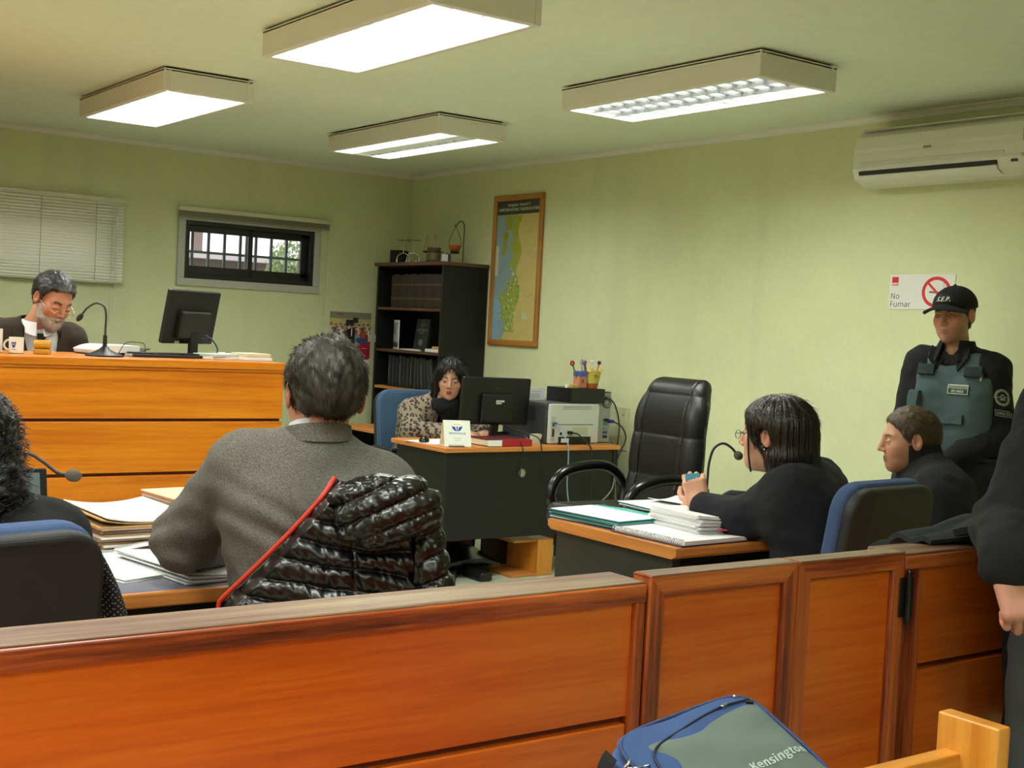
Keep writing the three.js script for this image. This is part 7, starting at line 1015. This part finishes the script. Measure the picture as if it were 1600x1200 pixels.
  const tieT = canvasTex(64, 256, (c) => { c.fillStyle = '#16302e'; c.fillRect(0, 0, 64, 256); c.fillStyle = '#9aa9a0'; for (let i = 0; i < 12; i++) { c.beginPath(); c.arc(18 + (i % 2) * 28, 14 + i * 22, 3, 0, 7); c.fill(); } });
  P(t, 'tie', slab(6, 20, (u, v) => { const y = J.neck[1] - 0.028 - 0.3 * v, w = v < 0.08 ? 0.02 : 0.014 + 0.024 * v, x = J.neck[0] + 0.016 + 0.02 * v + (u - 0.5) * 2 * w; let z = 0.35; for (let i = 0; i < 150; i++) { if (trs([x, y, z]) < 0.008) break; z -= 0.003; } return [x, y, z + 0.006 * (v < 0.08 ? 1 : 0.3)]; }, 0.006), std(0xffffff, 0.6, { map: tieT }));
  garment((p) => smin(legs(J, 0.02, 0.97)(p), cap(p, J.LH, J.RH, 0.12, 0.12), 0.04), [J.LH, J.RH, J.LK, J.RK, J.LA, J.RA], 0.16, 0.015, trouserM, 'trousers', t); P(t, 'shoes', shoesGeo(J, face), M.black);
}
judge();
taskChair('office chair behind the bearded man at the raised bench', [-3.43, 0.25, 1.97], 0.05, M.tealFabric, { arms: false, backH: 0.42 });
// ---- 6. woman in leopard print behind the monitor
function clerk() {
  const B = [-1.05, 0, 2.08], rel = (a) => sub(a, B), yaw = -0.62;
  const J = { pelvis: rel([-1.04, 0.55, 1.96]), chest: rel([-1.06, 0.80, 2.06]), neck: rel([-1.055, 0.955, 2.15]), LS: rel([-0.90, 0.885, 2.1]), RS: rel([-1.20, 0.885, 2.09]), LE: rel([-0.82, 0.745, 2.24]), RE: rel([-1.235, 0.775, 2.30]), LW: rel([-0.92, 0.785, 2.44]), RW: rel([-1.06, 0.79, 2.44]) };
  J.RE = rel([-1.26, 0.77, 2.2]); J.LE = rel([-0.82, 0.78, 2.24]);
  const face = [0, 0, 1]; seatedLegs(J, face, 0.36); J.neckTop = rel([-1.045, 1.02, 2.17]);
  const t = thing('person', 'woman with long black hair in a leopard-print cardigan behind the monitor', 'person', B);
  const H = headM4(rel([-1.02, 1.085, 2.22]), yaw, 0.12, -0.05, 0.98), nt = V(...J.neck).applyMatrix4(H.clone().invert()).toArray();
  const o = { skin: 0xc79a7c, female: 1, lips: 0xa8283c, flush: 0.25, browT: 0.0035 }; const h = headGeo(o, nt).applyMatrix4(H);
  const hl = handGeo(o.skin, -1, [0.3, 0.3, 0.35, 0.4], 0.3).applyMatrix4(frameM(J.LW, [-0.3, -0.1, 0.9], [0, 1, 0])), hr = handGeo(o.skin, 1, [0.3, 0.35, 0.4, 0.4], 0.3).applyMatrix4(frameM(J.RW, [0.4, -0.1, 0.8], [0, 1, 0]));
  P(t, 'body', bodyGeo(J, o, h, [hl, hr]), skinM); seed = 47;
  const hf = (p) => { const ax = Math.abs(p[0]); let d = cranium(p, 0.02); d = smin(d, ell(p, [0, 0.0, -0.04], [0.094, 0.11, 0.08]), 0.03); d = smin(d, cap([ax, p[1], p[2]], [0.078, 0.0, -0.005], [0.085, -0.22, 0.005], 0.03, 0.034), 0.035); d = smin(d, cap([ax, p[1], p[2]], [0.04, -0.05, -0.06], [0.05, -0.18, -0.05], 0.05, 0.04), 0.04); const fo = ell(p, [0.0, -0.028, 0.105], [0.06 - 0.25 * Math.max(0, p[1] - 0.03), 0.115, 0.085]); return smax(d, -fo, 0.012); };
  P(t, 'hair', longHair(hf, [-0.16, -0.28, -0.16], [0.16, 0.15, 0.13], { dark: L3(0x0c0a0a), light: L3(0x26201e), n: 4000, len: 0.06, dir: (p) => [p[0] * 0.8, p[1] > 0.08 ? -0.2 : -1, p[1] > 0.08 ? 0.5 : 0] }).applyMatrix4(H), hairMat(0.33));
  const tr = trunk(J, { g: 0.014, w: 0.95, rc: 0.108, rw: 0.105, rh: 0.125, sh: 0.058 }), aL = arm(J, 'L', 0.018, 0.94, 0.054, 0.048, 0.034), aR = arm(J, 'R', 0.018, 0.94, 0.054, 0.048, 0.034), pts = [J.pelvis, J.chest, J.LS, J.RS, J.LE, J.RE, J.LW, J.RW, J.neck];
  garment((p) => { let d = smin(tr(p), Math.min(aL(p), aR(p)), 0.035); const x = p[0] - J.neck[0] - 0.03; d = smax(d, -(Math.abs(x) - 0.055 + (p[2] > J.neck[2] - 0.03 ? 0 : 9)), 0.008); d = smax(d, -cap(p, add(J.neck, [0, 0.02, 0.02]), add(J.neck, [0.02, 0.2, 0.06]), 0.062, 0.08), 0.01); return smax(d, -(p[1] - 0.45), 0.01); }, pts, 0.17, 0.0085, leopard, 'cardigan', t, 0.005);
  const tr2 = trunk(J, { g: 0.004, w: 0.95, rc: 0.108, rw: 0.105, rh: 0.12 });
  garment((p) => smax(smax(tr2(p), -cap(p, add(J.neck, [0, 0.03, 0.03]), add(J.neck, [0.02, 0.2, 0.06]), 0.05, 0.06), 0.01), -(p[1] - 0.46), 0.01), [J.pelvis, J.chest, J.LS, J.RS, J.neck], 0.16, 0.01, clothBlack, 'top', t, 0.003);
  P(t, 'scarf', boxUV(sdfGeo((p) => { const c = add(J.neck, [0.01, 0.0, 0.035]); const q = [p[0] - c[0], p[1] - c[1], p[2] - c[2]]; const R = Math.hypot(q[0], q[2]) - 0.062; let d = Math.hypot(R * 1.2, (q[1] + 0.025) * 0.7) - 0.03; d = smin(d, cap(p, add(c, [0.02, -0.03, 0.04]), add(c, [0.04, -0.22, 0.03]), 0.05, 0.06), 0.05); return d + 0.004 * vn3(p[0] * 50, p[1] * 50, p[2] * 50); }, add(J.neck, [-0.13, -0.28, -0.1]), add(J.neck, [0.15, 0.06, 0.18]), 0.008)), fabric(0x08080a, 0.02, 0.002));
  P(t, 'cardigan_border', boxUV(slab(5, 16, (u, v) => { const y = J.neck[1] - 0.005 - 0.28 * v, x = J.neck[0] - 0.03 - 0.035 * u + 0.0 * v; let z = 0.32; for (let i = 0; i < 120; i++) { if (tr([x, y, z]) < 0.006) break; z -= 0.004; } return [x, y, z]; }, 0.012)), fabric(0x7d6e62, 0.03, 0.0008));
  garment((p) => smin(legs(J, 0.02, 0.97)(p), cap(p, J.LH, J.RH, 0.12, 0.12), 0.04), [J.LH, J.RH, J.LK, J.RK, J.LA, J.RA], 0.16, 0.015, clothBlack, 'trousers', t); P(t, 'shoes', shoesGeo(J, face), M.black);
}
clerk();
// ---- 7. curly-haired woman at the left edge
function curly() {
  const B = [-4.56, 0, 5.84], rel = (a) => sub(a, B), yaw = Math.PI - 0.15;
  const J = { pelvis: rel([-4.57, 0.54, 5.88]), chest: rel([-4.56, 0.85, 5.86]), neck: rel([-4.565, 1.0, 5.82]), LS: rel([-4.74, 0.925, 5.78]), RS: rel([-4.40, 0.915, 5.86]), LE: rel([-4.83, 0.80, 5.6]), RE: rel([-4.33, 0.70, 5.84]), LW: rel([-4.6, 0.79, 5.42]), RW: rel([-4.36, 0.66, 5.80]) };
  J.RE = rel([-4.32, 0.69, 5.82]); J.RW = rel([-4.36, 0.58, 5.64]);
  const face = [0.05, 0, -1]; seatedLegs(J, face, 0.38); J.neckTop = rel([-4.565, 1.06, 5.8]);
  const t = thing('person', 'woman with dark curly hair in black clothes, cut by the left photo edge', 'person', B);
  const H = headM4(rel([-4.567, 1.10, 5.79]), yaw, 0.15, 0, 0.98), nt = V(...J.neck).applyMatrix4(H.clone().invert()).toArray();
  const o = { skin: 0xc79a7c, female: 1 }; const h = headGeo(o, nt).applyMatrix4(H);
  P(t, 'body', bodyGeo(J, o, h, [handGeo(o.skin, -1).applyMatrix4(frameM(J.LW, sub(J.LW, J.LE), [0, 1, 0])), handGeo(o.skin, 1).applyMatrix4(frameM(J.RW, sub(J.RW, J.RE), [0, 1, 0]))]), skinM); seed = 53;
  const hf = (p) => { let d = smin(ell(p, [0, 0.03, -0.03], [0.108, 0.105, 0.11]), ell(p, [0, -0.09, -0.055], [0.12, 0.115, 0.085]), 0.05); d = smax(d, -ell(p, [0, -0.03, 0.1], [0.062, 0.11, 0.07]), 0.015); return d + 0.007 * vn3(p[0] * 40, p[1] * 40, p[2] * 40) + 0.004 * vn3(p[0] * 95, p[1] * 95, p[2] * 95); };
  const hc = (p) => mul(L3(0x120e0c), 0.6 + 0.9 * Math.abs(vn3(p[0] * 60, p[1] * 60, p[2] * 60))); const hg = sdfGeo(hf, [-0.17, -0.25, -0.19], [0.17, 0.17, 0.12], 0.006, hc);
  const curls = []; for (let i = 0; i < 1100; i++) { const k = Math.floor(rnd() * hg.attributes.position.count), q = V().fromBufferAttribute(hg.attributes.position, k), n = V().fromBufferAttribute(hg.attributes.normal, k), r = rr(0.006, 0.012), L = rr(0.03, 0.07), pts = []; const a0 = rr(0, 6.28); for (let s = 0; s < 12; s++) { const f = s / 11, a = a0 + f * 9; pts.push([q.x + n.x * (0.018 * f) + Math.cos(a) * r, q.y + n.y * 0.012 * f - L * f * 0.8, q.z + n.z * (0.018 * f) + Math.sin(a) * r]); } curls.push(tint(tube(pts, 0.0007, 18, 3), hc([q.x, q.y, q.z]))); }
  P(t, 'hair', joinColored([hg, ...curls]).applyMatrix4(H), hairMat(0.45));
  const tr = trunk(J, { g: 0.012, rc: 0.112, rw: 0.11, rh: 0.13 }), aL = arm(J, 'L', 0.016, 0.95), aR = arm(J, 'R', 0.016, 0.95), pts = [J.pelvis, J.chest, J.LS, J.RS, J.LE, J.RE, J.LW, J.RW, J.neck];
  garment((p) => { let d = smin(tr(p), Math.min(aL(p), aR(p)), 0.035); d = smax(d, -cap(p, add(J.neck, [0, 0.03, 0]), add(J.neck, [0, 0.2, -0.04]), 0.055, 0.07), 0.01); return smax(d, -(p[1] - 0.44), 0.01); }, pts, 0.17, 0.01, clothBlack, 'cardigan', t, 0.004);
  const knit = (() => { const k = dataTex(256, 256, (u, v) => { const a = Math.sin(u * 6.2832 * 10), b = Math.sin(v * 6.2832 * 10); const q = a * b > 0.55 ? 120 : 16; return [q, q, q * 0.97]; }); k.repeat.set(1 / 0.12, 1 / 0.12); return std(0xffffff, 0.95, { map: k }); })();
  P(t, 'knit_hem', boxUV(slab(24, 30, (u, v) => [0.12 + 0.2 * u * (0.35 + 0.65 * Math.min(1, v * 1.6)) + 0.006 * Math.sin(v * 9), lerp(0.925, 0.5, v), 0.16 + 0.1 * u - 0.05 * u * u + 0.012 * Math.sin(u * 15 + v * 4)], 0.006)), knit);
  garment((p) => smin(legs(J, 0.02, 0.97)(p), cap(p, J.LH, J.RH, 0.12, 0.12), 0.04), [J.LH, J.RH, J.LK, J.RK, J.LA, J.RA], 0.16, 0.015, clothBlack, 'trousers', t); P(t, 'shoes', shoesGeo(J, face), M.black);
}
curly();
// ---- 8. guard at the right edge, seen from behind with hands clasped
function guard2() {
  const B = [-2.54, 0, 7.12], rel = (a) => sub(a, B), fwd = nrm([0.1, 0, -1]), left = nrm([-1, 0, -0.1]);
  const J = { pelvis: rel([-2.545, 0.9, 7.12]), chest: rel([-2.53, 1.2, 7.12]), neck: rel([-2.53, 1.37, 7.12]), LS: rel([-2.68, 1.28, 7.10]), RS: rel([-2.36, 1.305, 7.13]), LE: rel([-2.76, 1.035, 7.06]), RE: rel([-2.34, 1.04, 7.2]), LW: rel([-2.90, 1.0, 7.14]), RW: rel([-2.6, 0.93, 7.34]) };
  for (const [k, q] of [['L', 1], ['R', -1]]) { J[k + 'H'] = add(J.pelvis, left, q * 0.09); J[k + 'K'] = add([0, 0.5, 0], left, q * 0.12); J[k + 'A'] = add([0, 0.09, 0.02], left, q * 0.13); }
  J.neckTop = rel([-2.53, 1.45, 7.12]);
  const t = thing('person', 'standing person in black jacket and grey trousers, only an arm visible at the right edge', 'person', B), o = { skin: 0xc58f7c };
  const H = headM4(rel([-2.53, 1.525, 7.12]), Math.atan2(fwd[0], fwd[2]), 0.05, 0, 1), nt = V(...J.neck).applyMatrix4(H.clone().invert()).toArray();
  const h = headGeo(o, nt).applyMatrix4(H), hl = handGeo(o.skin, -1, [0.95, 1.0, 1.05, 1.1], 0.8).applyMatrix4(frameM(add(J.LW, [-0.008, -0.03, 0.008]), [-0.02, -0.5, 0.22], [-0.6, 0.05, 0.75])), hr = handGeo(o.skin, 1, [0.5, 0.55, 0.6, 0.6], 0.5).applyMatrix4(frameM(J.RW, [-0.4, -0.35, 0.05], [0, 0, 1]));
  P(t, 'body', bodyGeo(J, o, h, [hl, hr]), skinM); seed = 59; P(t, 'hair', shortHair({ thick: 0.008, dark: L3(0x1b1512), light: L3(0x3a2c24), n: 1500, len: 0.01 }).applyMatrix4(H), hairMat(0.6));
  const tr = trunk(J, { g: 0.014, rc: 0.112, rw: 0.11, rh: 0.118 }), aL = arm(J, 'L', 0.026, 0.97, 0.064, 0.058, 0.042), aR = arm(J, 'R', 0.026, 0.97, 0.064, 0.058, 0.042);
  garment((p) => { let d = smin(tr(p), Math.min(aL(p), aR(p)), 0.03); d = smax(d, -cap(p, add(J.neck, [0, 0.03, 0]), add(J.neck, [0, 0.2, 0]), 0.055, 0.07), 0.01); return smax(d, -(p[1] - 0.9), 0.01); }, [J.pelvis, J.chest, J.LS, J.RS, J.LE, J.RE, J.LW, J.RW, J.neck], 0.18, 0.009, clothBlack, 'jacket', t, 0.007);
  garment((p) => smin(legs(J, 0.03, 0.97)(p), smax(trunk(J, { g: 0.006, rh: 0.12 })(p), p[1] - 0.96, 0.01), 0.03), [J.LH, J.RH, J.LK, J.RK, J.LA, J.RA, J.pelvis], 0.17, 0.011, trouserGrey, 'trousers', t, 0.006);
  garment((p) => { let d = 9; for (const k of ['L', 'R']) d = Math.min(d, cap(p, [J[k + 'K'][0], 0.5, J[k + 'K'][2]], J[k + 'A'], 0.095, 0.07)); return d; }, [J.LK, J.RK, J.LA, J.RA], 0.14, 0.012, clothBlack, 'lower_legs', t, 0.004); P(t, 'boots', shoesGeo(J, fwd), M.black);  // legs are black from the knees down, below the grey
  P(t, 'sleeve_patch', new THREE.SphereGeometry(0.026, 14, 10).scale(0.25, 1, 0.8), std(0xd6ded0, 0.6), rel([-2.775, 1.215, 7.14]), [0, 0.6, 0]);
}
guard2();
renderer.render(scene, camera);
